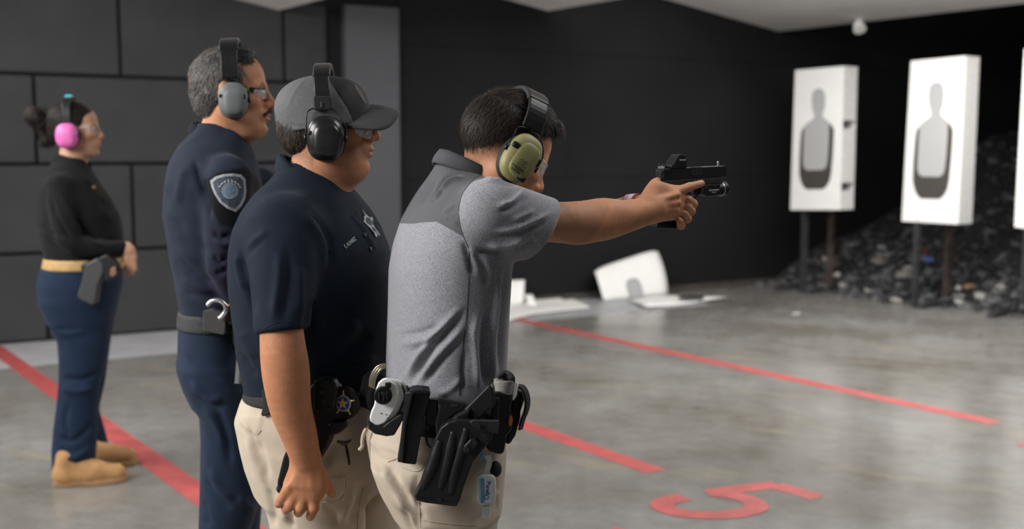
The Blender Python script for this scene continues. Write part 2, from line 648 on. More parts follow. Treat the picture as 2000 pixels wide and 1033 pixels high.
def grow_uv(uvs, d):
    p = np.array(uvs)
    q = np.roll(p, -1, 0) - np.roll(p, 1, 0)
    n = np.stack([-q[:, 1], q[:, 0]], 1)
    n /= np.linalg.norm(n, axis=1)[:, None]
    c = p.mean(0)
    area = 0.5 * np.sum(p[:, 0] * np.roll(p[:, 1], -1) - np.roll(p[:, 0], -1) * p[:, 1])
    if area > 0:
        n = -n
    return p + n * np.array([d * 2.2, d])


def target(foot_px, corners, notch, label, thick_px, posts, feet):
    base = FL(*foot_px)
    nrm = -UDIR                                            # the face looks uprange
    pl = lambda p: PLN(p[0], p[1], base, UDIR)
    quad = [pl(p) for p in corners]
    TL, TR, BR, BL = quad
    t = empty('silhouette_target', base, label, 'target', 'silhouette targets on stands')
    th = thick_px
    # hollow box: front card, side cheeks (broken by gaps where notched), back board, bottom
    b = poly_on(quad, [(0, 0), (1, 0), (1, 1), (0, 1)], 0.0, 0.012, nrm)
    obj_bm('card', b, M_card, t)
    segs = [(0.0, 1.0)] if not notch else [(0.0, 0.375), (0.435, 0.81), (0.865, 1.0)]
    for k, (a, c) in enumerate(segs):
        for side in (0, 1):
            ins = 0.0 if (a == 0) else 0.012
            u0 = side * (1 - ins) + (1 - side) * ins
            b = bmesh.new()
            p0 = (TL * (1 - a) + BL * a) if side == 0 else (TR * (1 - a) + BR * a)
            p1 = (TL * (1 - c) + BL * c) if side == 0 else (TR * (1 - c) + BR * c)
            inw = (TR - TL) / np.linalg.norm(TR - TL) * (1 if side == 0 else -1)
            pts = []
            for q in (p0, p1):
                for d in (0.0125, th):
                    pts.append(q + UDIR * d + inw * 0.002)
                    pts.append(q + UDIR * d + inw * 0.03)
            v = [b.verts.new(x) for x in pts]
            for fi in ((0, 2, 6, 4), (1, 5, 7, 3), (0, 4, 5, 1), (2, 3, 7, 6), (0, 1, 3, 2), (4, 6, 7, 5)):
                b.faces.new([v[i] for i in fi])
            bmesh.ops.recalc_face_normals(b, faces=b.faces)
            obj_bm('side_board', b, M_cardside, t)
    bb = poly_on([q + UDIR * (th + 0.001) for q in quad], [(0.02, 0.002), (0.98, 0.002), (0.98, 0.998), (0.02, 0.998)], 0.0, 0.012, nrm)
    obj_bm('back_board', bb, M_cardside, t)
    for v0, v1 in ((0.0, 0.012), (0.985, 1.0)):
        q = [TL + (BL - TL) * v0, TR + (BR - TR) * v0, TR + (BR - TR) * v1, TL + (BL - TL) * v1]
        b = poly_on([x + UDIR * 0.0125 for x in q], [(0.06, 0), (0.94, 0), (0.94, 1), (0.06, 1)], 0.0, th - 0.014, nrm)
        obj_bm('end_board', b, M_cardside, t)
    obj_bm('silhouette_outline', poly_on(quad, grow_uv(body_uv, 0.010), 0.002, 0.0015, nrm), M_outline, t)
    obj_bm('silhouette_dark_ring', poly_on(quad, ring_uv, 0.0035, 0.0015, nrm), M_print_dark, t)  # dark ring printed behind the grey figure
    obj_bm('silhouette_body', poly_on(quad, body_uv, 0.005, 0.0015, nrm), M_print_grey, t)
    zt = BL[2] + 0.06
    for px, py, w, mm in posts:
        p = FL(px, py)
        # L-section iron post
        b = bm_box((w, 0.006, zt), 0.001, 1, frame((p[0], p[1], zt / 2), UDIR, VDIR, UP))
        b = bm_box((0.006, w, zt), 0.001, 1, frame((p[0] + VDIR[0] * w / 2, p[1] + VDIR[1] * w / 2, zt / 2), UDIR, VDIR, UP), b)
        obj_bm('post', b, mm, t)
    for (a, c) in feet:
        p, q = FL(*a), FL(*c)
        d = q - p
        ln = np.linalg.norm(d)
        d /= ln
        n = np.array([-d[1], d[0], 0])
        mid = (p + q) / 2
        b = bm_box((ln, 0.06, 0.045), 0.004, 1, frame((mid[0], mid[1], 0.0235), d, n, UP))
        obj_bm('foot', b, M_iron, t)
    return t


target((1572, 573), [(1553, 137), (1648, 129), (1640, 410), (1543.5, 410)], True,
       'silhouette target with notched sides, farthest from the camera', 0.20,
       [(1571, 570, 0.065, M_iron), (1622, 566, 0.055, M_rust)], [((1515, 568), (1572, 561)), ((1576, 574), (1700, 556))])
target((1790, 602), [(1779, 119), (1886, 109), (1871, 438), (1761, 432)], False,
       'silhouette target with straight sides, between the other two standing targets', 0.20,
       [(1790, 601, 0.06, M_iron), (1852, 590, 0.065, M_rust)], [((1725, 592), (1786, 582)), ((1795, 603), (1930, 584))])
target((1990, 628), [(2001, 95), (2119, 78), (2103, 462), (1981, 443)], False,
       'silhouette target cut off by the right edge of the picture', 0.20,
       [(2003, 612, 0.06, M_iron), (2080, 616, 0.065, M_rust)], [((1934, 621), (2010, 607)), ((2030, 636), (2160, 612))])


# ---------------------------------------------------------------- fallen card and papers by the wall
def sheet(name, pts_grid, m, parent=None, thick=0.006, **kw):
    """thin curved sheet from a grid of points"""
    g = np.asarray(pts_grid, dtype=float)
    a, b_, _ = g.shape
    bm = bmesh.new()
    V = [[bm.verts.new(g[i, j]) for j in range(b_)] for i in range(a)]
    for i in range(a - 1):
        for j in range(b_ - 1):
            bm.faces.new((V[i][j], V[i + 1][j], V[i + 1][j + 1], V[i][j + 1]))
    bmesh.ops.recalc_face_normals(bm, faces=bm.faces)
    bmesh.ops.solidify(bm, geom=bm.faces[:], thickness=thick)
    bmesh.ops.recalc_face_normals(bm, faces=bm.faces)
    return obj_bm(name, bm, m, parent, smooth=True, **kw)


# the curled card: rises from the floor and leans against nothing, its lower half lies flat to the right
fd = FL(1215, 590)
tc = empty('fallen_target_card', fd, 'white target card folded upright on the floor by the black wall', 'target card')
gw = []
for i in range(13):
    u = i / 12
    col = []
    bl = np.array([1179, 588]) * (1 - u) + np.array([1304, 577]) * u
    tl = np.array([1161, 526]) * (1 - u) + np.array([1281, 486]) * u
    for j in range(9):
        v = j / 8
        q = bl * (1 - v) + tl * v
        d0 = FL(*bl)[1]
        bulge = 9 * math.sin(v * 2.2) * (u ** 6) * (1 - 0.6 * v)
        rnd = 5 * max(0, (abs(u - .5) * 2) ** 8) * (v ** 8)
        p = P(q[0] + bulge, q[1] + rnd, d0 + 0.05 * v + 0.10 * v * v)
        p[2] = max(p[2], 0.004)
        col.append(p)
    gw.append(col)
sheet('upright_half', gw, M_card, tc)


def onq(u, v, lift):
    i, j = u * 12, v * 8
    i0, j0 = min(int(i), 11), min(int(j), 7)
    g = np.array(gw)
    a, b2 = i - i0, j - j0
    p = (g[i0, j0] * (1 - a) + g[i0 + 1, j0] * a) * (1 - b2) + (g[i0, j0 + 1] * (1 - a) + g[i0 + 1, j0 + 1] * a) * b2
    return p + np.array([0, -lift, 0])


def on_sheet(pts, lift, m, name):
    b = bmesh.new()
    f = [b.verts.new(onq(u, v, lift)) for u, v in pts]
    g = [b.verts.new(onq(u, v, lift - 0.003)) for u, v in pts]
    b.faces.new(f); b.faces.new(g[::-1])
    n = len(f)
    for i in range(n):
        b.faces.new((f[i], g[i], g[(i + 1) % n], f[(i + 1) % n]))
    bmesh.ops.recalc_face_normals(b, faces=b.faces)
    bmesh.ops.triangulate(b, faces=[q for q in b.faces if len(q.verts) > 4])
    obj_bm(name, b, m, tc)


arch = lambda w, h, cx: [(cx - w, 0.01), (cx - w, h * .6), (cx - w * .85, h * .85), (cx - w * .45, h), (cx + w * .45, h), (cx + w * .85, h * .85), (cx + w, h * .6), (cx + w, 0.01)]
on_sheet(arch(0.115, 0.50, 0.52), 0.012, M_print_dark if False else M_outline, 'silhouette_outline')
on_sheet(arch(0.085, 0.44, 0.52), 0.016, M_print_grey, 'silhouette_body')
fl = []
for i in range(8):
    u = i / 7
    a = FL(1225 + 80 * u, 588 - 10 * u)
    b = FL(1262 + 160 * u, 604 - 18 * u)
    fl.append([np.array([*(a * (1 - t) + b * t)[:2], 0.012 + 0.02 * math.sin(3 * u + 2 * t) ** 2]) for t in np.linspace(0, 1, 5)])
sheet('flat_half', fl, M_card, tc)
hm = bm_prism([(0, 0), (0.22, 0.02), (0.25, 0.12), (0.1, 0.15), (-0.02, 0.08)], 0.02, Matrix.Translation(FL(1330, 583, 0.05) * np.array([1, 1, 0]) + np.array([0, 0, 0.062])), 0.006)
tag(obj_bm('rubber_scrap', hm, mat('black_rubber', (0.012, 0.012, 0.013), 0.7, noise=0.3, nscale=30)), 'black rubber scrap lying on the flat half of the fallen card', 'scrap')

pz = [('paper_sheet', [(940, 640), (990, 600), (1120, 588), (1152, 602), (1040, 618)], 'long white paper lying flat along the wall behind the grey shirt'),
      ('paper_sheet', [(1020, 600), (1035, 588), (1090, 584), (1100, 590)], 'narrow white paper strip lying behind the longer flat paper')]
for nm, pp, lb in pz:
    pts = [FL(*q) for q in pp]
    o = np.mean(pts, axis=0)
    z0 = 0.022 if 'long' in lb else 0.05
    b = bm_prism([(p[0] - o[0], p[1] - o[1]) for p in pts], 0.012, Matrix.Translation((o[0], o[1], z0)), 0.003)
    for v in b.verts:
        v.co.z += 0.008 * math.sin(v.co.x * 5)
    tag(obj_bm(nm, b, M_card), lb, 'paper', 'papers on the floor by the wall')
q0 = FL(1000, 600)
gg = [[P(960 + 62 * u + 3 * v, 598 - 49 * v - 2 * u, q0[1] + 0.10 * v) for v in np.linspace(0, 1, 5)] for u in np.linspace(0, 1, 6)]
tag(sheet('paper_sheet', gg, M_card), 'small white card propped upright beside the grey shirt', 'paper', 'papers on the floor by the wall')
gg = [[P(1024 + 16 * u + 8 * (1 - v), 598 - 22 * v, q0[1] - 0.25 + 0.1 * v) for v in np.linspace(0, 1, 4)] for u in np.linspace(0, 1, 4)]
tag(sheet('paper_sheet', gg, M_card, thick=0.01), 'crumpled white paper scrap right of the propped card', 'paper', 'papers on the floor by the wall')

# ---------------------------------------------------------------- rubber berm of the bullet trap
b0 = float(np.dot(FL(1500, 556) - W0, UDIR)) + 0.08
TANB = 0.40


def berm_pt(s, n):
    """s downrange of the foot, n metres from the wall; the foot line wanders"""
    z = max(0.0, (s - 0.25 * math.sin(n * 1.3) * 0.6)) * TANB
    z += 0.10 * math.sin(s * 2.1 + n * 1.7) * min(1, max(0, s)) + 0.05 * math.sin(n * 4.3 + s * 3.7) * min(1, max(0, s))
    z = max(z, 0.0)
    return wall_pt(b0 + s + 0.11 * n, min(z, 3.2), n + 0.04)


bm = bmesh.new()
gs = [[bm.verts.new(berm_pt(-0.1 + s * 0.13, n * 0.15) - UP * 0.02) for n in range(48)] for s in range(46)]
for i in range(45):
    for j in range(47):
        bm.faces.new((gs[i][j], gs[i + 1][j], gs[i + 1][j + 1], gs[i][j + 1]))
bmesh.ops.recalc_face_normals(bm, faces=bm.faces)
M_rub = mat('shredded_rubber', (0.030, 0.030, 0.031), 0.7, noise=0.5, nscale=18, bump=0.6, bscale=60)
M_rub2 = mat('grey_rubber_chunk', (0.10, 0.10, 0.104), 0.5, noise=0.35, nscale=14)
M_rub3 = mat('pale_dusty_chunk', (0.34, 0.33, 0.31), 0.65, noise=0.3, nscale=14)
berm = empty('rubber_berm', berm_pt(0, 1.0), 'sloping heap of shredded black rubber behind the standing targets', 'rubber heap')
o = obj_bm('heap_surface', bm, M_rub, berm, smooth=True)


def chunk_mesh(seed):
    r = random.Random(seed)
    b = bmesh.new()
    bmesh.ops.create_icosphere(b, subdivisions=1, radius=1.0)
    ax = [r.uniform(0.6, 1.3), r.uniform(0.5, 1.0), r.uniform(0.35, 0.7)]
    for v in b.verts:
        k = r.uniform(0.7, 1.2)
        v.co = Vector((v.co.x * ax[0] * k, v.co.y * ax[1] * k, v.co.z * ax[2] * k))
    return b


protos = []
for i in range(9):
    me = bpy.data.meshes.new('rubber_chunk')
    b = chunk_mesh(i)
    b.to_mesh(me); b.free()
    me.materials.append([M_rub, M_rub2, M_rub, M_rub2, M_rub, M_rub2, M_rub3, M_rub, M_rub2][i])
    protos.append(me)
# scatter: larger, nearer ones are individuals, the rest of the heap is one mesh
cand = []
for i in range(5200):
    s = random.uniform(-0.30, 5.0) if i < 3600 else random.uniform(-0.35, 1.4)
    n = random.uniform(0.08, 6.6)
    if s < 0 and random.random() < 0.55:
        continue
    p = berm_pt(s, n)
    r = random.choice((0.022, 0.028, 0.035, 0.045, 0.06)) * random.uniform(0.8, 1.3)
    u = proj([p])[0]
    vis = (1440 < u[0] < 2010 and 150 < u[1] < 620)
    hid = (1548 < u[0] < 1655 and u[1] < 425) or (1765 < u[0] < 1890 and u[1] < 438)
    cand.append((vis and not hid, r / p[1], s, n, r, p))
ind = sorted([c for c in cand if c[0]], key=lambda c: -c[1])[:300]
ids = set(id(c) for c in ind)
lows = 0
verts, faces = [], []
for c in cand:
    vis, _, s, n, r, p = c
    rot = Matrix.Rotation(random.uniform(0, 6.28), 3, 'Z') @ Matrix.Rotation(random.uniform(-.6, .6), 3, 'X')
    if id(c) in ids:
        low = s < 1.1
        i = random.choice((6, 3, 1, 5, 8, 3)) if (low and random.random() < 0.5) else random.choice((0, 1, 2, 3, 4, 5, 7, 8))
        o = bpy.data.objects.new('rubber_chunk', protos[i])
        COL.objects.link(o)
        o.location = Vector(p) + Vector((0, 0, r * 0.25))
        o.rotation_euler = rot.to_euler()
        o.scale = (r, r, r)
        tag(o, 'shredded rubber chunk lying on the heap behind the targets', 'rubber chunk', 'rubber chunks on the heap')
    else:
        me = protos[random.randrange(9)]
        base = len(verts)
        for v in me.vertices:
            q = rot @ (v.co * r)
            verts.append((q.x + p[0], q.y + p[1], q.z + p[2] + r * 0.2))
        faces += [tuple(base + k for k in f.vertices) for f in me.polygons]
verts = np.array(verts)
obj_vf('loose_chunks', verts, np.array(faces), mat('loose_rubber', (0.050, 0.050, 0.052), 0.55, noise=0.8, nscale=9), berm, kind='stuff')

# odd coloured scraps on the heap
for nm, px, py, s_, r, colr, lb in (
        ('plastic_scrap', 1812, 510, 0, 0.075, (0.10, 0.16, 0.42), 'blue plastic scrap on the rubber heap right of a target post'),
        ('plastic_scrap', 1808, 492, 0, 0.040, (0.35, 0.03, 0.03), 'small red scrap above the blue plastic scrap'),
        ('plastic_scrap', 1614, 545, 0, 0.04, (0.30, 0.04, 0.04), 'small red scrap between the posts of the farthest target'),
        ('rubber_lump', 1715, 515, 0, 0.14, (0.17, 0.155, 0.145), 'large pale grey rubber lump high on the heap'),
        ('rubber_lump', 1765, 540, 0, 0.13, (0.22, 0.21, 0.19), 'large pale beige rubber lump left of a target post'),
        ('paper_scrap', 1636, 538, 0, 0.045, (0.6, 0.6, 0.6), 'small white scrap behind the farthest target stand'),
        ('paper_scrap', 1870, 565, 0, 0.06, (0.7, 0.7, 0.7), 'white scrap right of the rusty target post'),
        ('cartridge_scrap', 1895, 562, 0, 0.06, (0.45, 0.26, 0.12), 'orange brown scrap beside a white scrap'),
        ('paper_scrap', 1555, 613, 1, 0.05, (0.6, 0.6, 0.58), 'small white paper scrap alone on the concrete')):
    if s_ == 1:
        p = FL(px, py)
        p[2] = r * 0.12
    else:
        # walk down the line of sight until the heap is met
        best = None
        for d in np.linspace(9.5, 17, 500):
            q = P(px, py, d)
            nn = float(np.dot(q - W0, NW)) - 0.04
            sd = float(np.dot(q - W0, UDIR)) - b0 - 0.11 * nn
            if q[2] <= berm_pt(sd, nn)[2] + 0.02:
                best = q
                break
        p = best if best is not None else P(px, py, 12)
        p = p + UP * r * 0.15
    b = chunk_mesh(int(px))
    bmesh.ops.subdivide_edges(b, edges=b.edges, cuts=1, use_grid_fill=True)
    b.transform(Matrix.Translation(p) @ Matrix.Diagonal((r, r, r if s_ == 0 else r * 0.3, 1)))
    tag(obj_bm(nm, b, mat('scrap_%d' % px, colr, 0.6, noise=0.2, nscale=30)), lb, 'scrap')
# ---------------------------------------------------------------- implicit-surface modelling of bodies, hair and cloth
class Field:
    """signed distance grid; shapes are blended in one after the other, only inside their own bounds"""

    def __init__(self, lo, hi, h):
        self.h = h
        self.lo = np.asarray(lo, dtype=np.float64) - 2 * h
        n = np.ceil((np.asarray(hi) + 2 * h - self.lo) / h).astype(int) + 1
        self.n = n
        self.f = np.full(n, 0.5, dtype=np.float32)
        self.ax = [(self.lo[i] + h * np.arange(n[i])).astype(np.float32) for i in range(3)]

    def win(self, lo, hi):
        a = np.maximum(np.floor((np.asarray(lo) - self.lo) / self.h).astype(int), 0)
        b = np.minimum(np.ceil((np.asarray(hi) - self.lo) / self.h).astype(int) + 1, self.n)
        if np.any(b - a < 1):
            return None
        sl = tuple(slice(a[i], b[i]) for i in range(3))
        X = self.ax[0][sl[0]][:, None, None]
        Y = self.ax[1][sl[1]][None, :, None]
        Z = self.ax[2][sl[2]][None, None, :]
        return sl, X, Y, Z

    def put(self, shape, k=0.01, op='+'):
        m = k + 3 * self.h
        if op == '&':
            w = self.win(self.lo - 1, self.lo + self.n * self.h + 1)
        else:
            w = self.win(shape.lo - m, shape.hi + m)
        if w is None:
            return self
        sl, X, Y, Z = w
        d = shape.d(X, Y, Z)
        a = self.f[sl]
        if op == '+':
            if k > 1e-6:
                hh = np.maximum(k - np.abs(a - d), 0) / k
                r = np.minimum(a, d) - hh * hh * k * 0.25
            else:
                r = np.minimum(a, d)
        elif op == '-':
            d = -d
            hh = np.maximum(k - np.abs(a - d), 0) / max(k, 1e-6)
            r = np.maximum(a, d) + hh * hh * k * 0.25
        else:
            hh = np.maximum(k - np.abs(a - d), 0) / max(k, 1e-6)
            r = np.maximum(a, d) + hh * hh * k * 0.25
        self.f[sl] = r
        return self

    def mesh(self):
        f = self.f
        s = f < 0
        c = np.zeros(tuple(np.array(f.shape) - 1), dtype=np.uint8)
        for i in (0, 1):
            for j in (0, 1):
                for k in (0, 1):
                    c += s[i:f.shape[0] - 1 + i, j:f.shape[1] - 1 + j, k:f.shape[2] - 1 + k]
        mask = (c > 0) & (c < 8)
        idx = np.full(mask.shape, -1, dtype=np.int32)
        ijk = np.argwhere(mask)
        idx[mask] = np.arange(len(ijk))
        I, J, K = ijk.T
        cor = {}
        for i in (0, 1):
            for j in (0, 1):
                for k in (0, 1):
                    cor[(i, j, k)] = f[I + i, J + j, K + k]
        acc = np.zeros((len(ijk), 3))
        cnt = np.zeros(len(ijk))
        for a in cor:
            for ax in range(3):
                if a[ax] == 0:
                    b = list(a); b[ax] = 1; b = tuple(b)
                    va, vb = cor[a], cor[b]
                    cr = (va < 0) != (vb < 0)
                    t = np.where(cr, va / np.where(cr, va - vb, 1), 0)
                    p = np.tile(np.array(a, dtype=float), (len(ijk), 1))
                    p[:, ax] += t
                    acc += p * cr[:, None]
                    cnt += cr
        v = self.lo + (ijk + acc / cnt[:, None]) * self.h
        faces = []
        for ax in range(3):
            o1, o2 = [(1, 2), (2, 0), (0, 1)][ax]
            sa = [slice(None)] * 3; sb = [slice(None)] * 3
            sa[ax] = slice(0, -1); sb[ax] = slice(1, None)
            A, B = s[tuple(sa)], s[tuple(sb)]
            e = np.argwhere(A != B)
            ok = (e[:, o1] > 0) & (e[:, o2] > 0) & (e[:, o1] < mask.shape[o1]) & (e[:, o2] < mask.shape[o2])
            e = e[ok]
            flip = A[tuple(e.T)]
            q = []
            for d1, d2 in ((-1, -1), (0, -1), (0, 0), (-1, 0)):
                t = e.copy(); t[:, o1] += d1; t[:, o2] += d2
                q.append(idx[tuple(t.T)])
            q = np.stack(q, 1)
            q[~flip] = q[~flip][:, ::-1]
            faces.append(q)
        faces = np.concatenate(faces)
        faces = faces[(faces >= 0).all(1)]
        return v, faces


class Ell:
    """ellipsoid; R = 3x3 whose columns are its axes"""

    def __init__(self, c, r, R=None):
        self.c = np.asarray(c, dtype=np.float32)
        self.r = np.asarray(r if not np.isscalar(r) else (r, r, r), dtype=np.float32)
        self.R = np.eye(3, dtype=np.float32) if R is None else np.asarray(R, dtype=np.float32)
        e = np.sqrt(((self.R * self.r) ** 2).sum(1))
        self.lo, self.hi = self.c - e, self.c + e

    def d(self, X, Y, Z):
        x, y, z = X - self.c[0], Y - self.c[1], Z - self.c[2]
        q = [x * self.R[0, i] + y * self.R[1, i] + z * self.R[2, i] for i in range(3)]
        k0 = sum((q[i] / self.r[i]) ** 2 for i in range(3)) ** 0.5
        k1 = sum((q[i] / self.r[i] ** 2) ** 2 for i in range(3)) ** 0.5
        return k0 * (k0 - 1) / np.maximum(k1, 1e-5)


class RC:
    """tapered capsule; flat=(axis, factor) squeezes it along an axis"""

    def __init__(self, a, b, ra, rb, flat=None):
        self.a, self.b = np.asarray(a, dtype=np.float32), np.asarray(b, dtype=np.float32)
        self.ra, self.rb = float(ra), float(rb)
        self.flat = flat
        m = max(ra, rb)
        self.lo = np.minimum(self.a, self.b) - m
        self.hi = np.maximum(self.a, self.b) + m

    def d(self, X, Y, Z):
        ab = self.b - self.a
        L2 = float(ab @ ab) + 1e-12
        x, y, z = X - self.a[0], Y - self.a[1], Z - self.a[2]
        t = np.clip((x * ab[0] + y * ab[1] + z * ab[2]) / L2, 0, 1)
        x = x - t * ab[0]; y = y - t * ab[1]; z = z - t * ab[2]
        if self.flat is not None:
            n, k = self.flat
            n = np.asarray(n, dtype=np.float32); n = n / np.linalg.norm(n)
            dn = x * n[0] + y * n[1] + z * n[2]
            s = (1.0 / k - 1)
            x = x + dn * s * n[0]; y = y + dn * s * n[1]; z = z + dn * s * n[2]
        r = self.ra + (self.rb - self.ra) * t
        return np.sqrt(x * x + y * y + z * z) - r


class Loft:
    """stack of (super)ellipses along Z: rows of z, x, y, a, b, angle; a lies along the angle direction"""

    def __init__(self, rows, n=2.0):
        r = np.array(sorted(rows, key=lambda q: q[0]), dtype=np.float64)
        zz = np.linspace(r[0, 0], r[-1, 0], 160)
        # smooth interpolation of the table
        self.z = zz
        t = [np.interp(zz, r[:, 0], r[:, i]) for i in range(1, 6)]
        k = max(3, int(160 * 0.05)) | 1
        ker = np.hanning(k + 2)[1:-1]; ker /= ker.sum()
        self.t = [np.convolve(np.pad(q, k // 2, mode='edge'), ker, mode='valid') for q in t]
        self.n = n
        m = np.maximum(self.t[2], self.t[3])
        self.lo = np.array([(self.t[0] - m).min(), (self.t[1] - m).min(), zz[0]])
        self.hi = np.array([(self.t[0] + m).max(), (self.t[1] + m).max(), zz[-1]])

    def d(self, X, Y, Z):
        zf = Z[0, 0, :]
        x0, y0, a, b, g = [np.interp(zf, self.z, q).astype(np.float32)[None, None, :] for q in self.t]
        dx, dy = X - x0, Y - y0
        cg, sg = np.cos(g), np.sin(g)
        u = (dx * cg + dy * sg) / a
        v = (-dx * sg + dy * cg) / b
        n = self.n
        if n == 2.0:
            k0 = np.sqrt(u * u + v * v)
        else:
            k0 = (np.abs(u) ** n + np.abs(v) ** n) ** (1 / n)
        k1 = np.sqrt((u / a) ** 2 + (v / b) ** 2)
        kk = np.sqrt(u * u + v * v)
        g_ = np.maximum(k1 / np.maximum(kk, 1e-4), 1e-3)
        d = (k0 - 1) / g_
        dz = np.maximum(self.z[0] - Z, Z - self.z[-1])
        return np.maximum(d, dz.astype(np.float32))


class Chain:
    """smooth limb: a spline of points with interpolated radii"""

    def __init__(self, pts, rad, n=22, flat=None):
        p = spline(pts, n)
        r = spline(np.stack([np.asarray(rad, float)] * 3, 1), n)[:, 0]
        self.segs = [RC(p[i], p[i + 1], r[i], r[i + 1], flat) for i in range(n - 1)]
        self.lo = np.min([s.lo for s in self.segs], axis=0)
        self.hi = np.max([s.hi for s in self.segs], axis=0)

    def d(self, X, Y, Z):
        out = None
        for s in self.segs:
            q = s.d(X, Y, Z)
            out = q if out is None else np.minimum(out, q)
        return out


class Half:
    """half space: keeps the side the normal points away from"""

    def __init__(self, p, n):
        self.p = np.asarray(p, dtype=np.float32)
        n = np.asarray(n, dtype=np.float32)
        self.n = n / np.linalg.norm(n)
        self.lo, self.hi = np.full(3, -99.0), np.full(3, 99.0)

    def d(self, X, Y, Z):
        return (X - self.p[0]) * self.n[0] + (Y - self.p[1]) * self.n[1] + (Z - self.p[2]) * self.n[2]


class Offs:
    """another shape grown by t"""

    def __init__(self, s, t):
        self.s, self.t = s, t
        self.lo, self.hi = s.lo - t, s.hi + t

    def d(self, X, Y, Z):
        return self.s.d(X, Y, Z) - self.t


class Inter:
    """intersection of shapes with softly rounded edges"""

    def __init__(self, *ss, k=0.008):
        self.ss = ss
        self.k = k
        self.lo = np.max([s.lo for s in ss], axis=0)
        self.hi = np.min([s.hi for s in ss], axis=0)

    def d(self, X, Y, Z):
        d = self.ss[0].d(X, Y, Z)
        for s in self.ss[1:]:
            e = s.d(X, Y, Z)
            hh = np.maximum(self.k - np.abs(d - e), 0) / self.k
            d = np.maximum(d, e) + hh * hh * self.k * 0.25
        return d


def vnormals(v, f):
    a = v[f[:, 1]] - v[f[:, 0]]
    b = v[f[:, 2]] - v[f[:, 0]]
    n = np.cross(a, b)
    if f.shape[1] == 4:
        n = np.cross(v[f[:, 2]] - v[f[:, 0]], v[f[:, 3]] - v[f[:, 1]])
    out = np.zeros_like(v)
    for k in range(f.shape[1]):
        np.add.at(out, f[:, k], n)
    return out / (np.linalg.norm(out, axis=1)[:, None] + 1e-12)


def relax(v, f, it=2, w=0.5):
    """light Laplacian smoothing"""
    e = np.concatenate([np.stack([f[:, i], f[:, (i + 1) % f.shape[1]]], 1) for i in range(f.shape[1])])
    cnt = np.bincount(e[:, 0], minlength=len(v)) + np.bincount(e[:, 1], minlength=len(v))
    for _ in range(it):
        acc = np.zeros_like(v)
        for ax in range(3):
            acc[:, ax] = np.bincount(e[:, 0], v[e[:, 1], ax], len(v)) + np.bincount(e[:, 1], v[e[:, 0], ax], len(v))
        v = v * (1 - w) + acc / cnt[:, None] * w
    return v


def seg_dist(p, poly):
    """distance of 2D points to a polyline and the arc parameter 0..1 of the nearest point"""
    poly = np.asarray(poly, dtype=float)
    best = np.full(len(p), 1e9)
    par = np.zeros(len(p))
    L = np.concatenate([[0], np.cumsum(np.linalg.norm(np.diff(poly, axis=0), axis=1))])
    for i in range(len(poly) - 1):
        a, b = poly[i], poly[i + 1]
        ab = b - a
        t = np.clip(((p - a) @ ab) / (ab @ ab + 1e-12), 0, 1)
        d = np.linalg.norm(p - a - t[:, None] * ab, axis=1)
        m = d < best
        best[m] = d[m]
        par[m] = ((L[i] + t * np.linalg.norm(ab)) / L[-1])[m]
    return best, par


def in_poly(p, poly):
    poly = np.asarray(poly, dtype=float)
    x, y = p[:, 0], p[:, 1]
    c = np.zeros(len(p), dtype=bool)
    j = len(poly) - 1
    for i in range(len(poly)):
        xi, yi = poly[i]; xj, yj = poly[j]
        k = ((yi > y) != (yj > y)) & (x < (xj - xi) * (y - yi) / (yj - yi + 1e-12) + xi)
        c ^= k
        j = i
    return c


def folds(v, f, lst, only_front=True):
    """cloth folds: ridges (positive) and valleys (negative) along traced lines: (points, half width px, height m)"""
    n = vnormals(v, f)
    u = proj(v)
    out = np.zeros(len(v))
    view = v - np.array([0, 0, CAMH])
    view /= np.linalg.norm(view, axis=1)[:, None]
    facing = np.clip(-(n * view).sum(1) * 3 + 0.3, 0, 1) if only_front else 1.0
    for pts, w, a in lst:
        pts = spline(pts, max(6, len(pts) * 4)) if len(pts) > 2 else np.asarray(pts, float)
        lo, hi = pts.min(0) - 3 * w, pts.max(0) + 3 * w
        m = np.where(((u > lo) & (u < hi)).all(1))[0]
        if len(m) == 0:
            continue
        d, t = seg_dist(u[m], pts)
        out[m] += a * np.exp(-(d / w) ** 2) * np.clip(np.sin(np.pi * np.clip(t, 0.02, 0.98)) * 1.6, 0, 1)
    return v + n * (out * facing)[:, None]


_PERM = rng.permutation(512)


def vnoise(p, scale, seed=0):
    """smooth value noise in -1..1 for points"""
    q = p * scale + seed * 17.31
    i = np.floor(q).astype(int)
    u = q - i
    u = u * u * (3 - 2 * u)
    r = np.zeros(len(p))
    for a in (0, 1):
        for b in (0, 1):
            for c in (0, 1):
                h = _PERM[(_PERM[(_PERM[(i[:, 0] + a) % 512] + i[:, 1] + b) % 512] + i[:, 2] + c) % 512] / 511.0
                w = (u[:, 0] if a else 1 - u[:, 0]) * (u[:, 1] if b else 1 - u[:, 1]) * (u[:, 2] if c else 1 - u[:, 2])
                r += h * w
    return r * 2 - 1


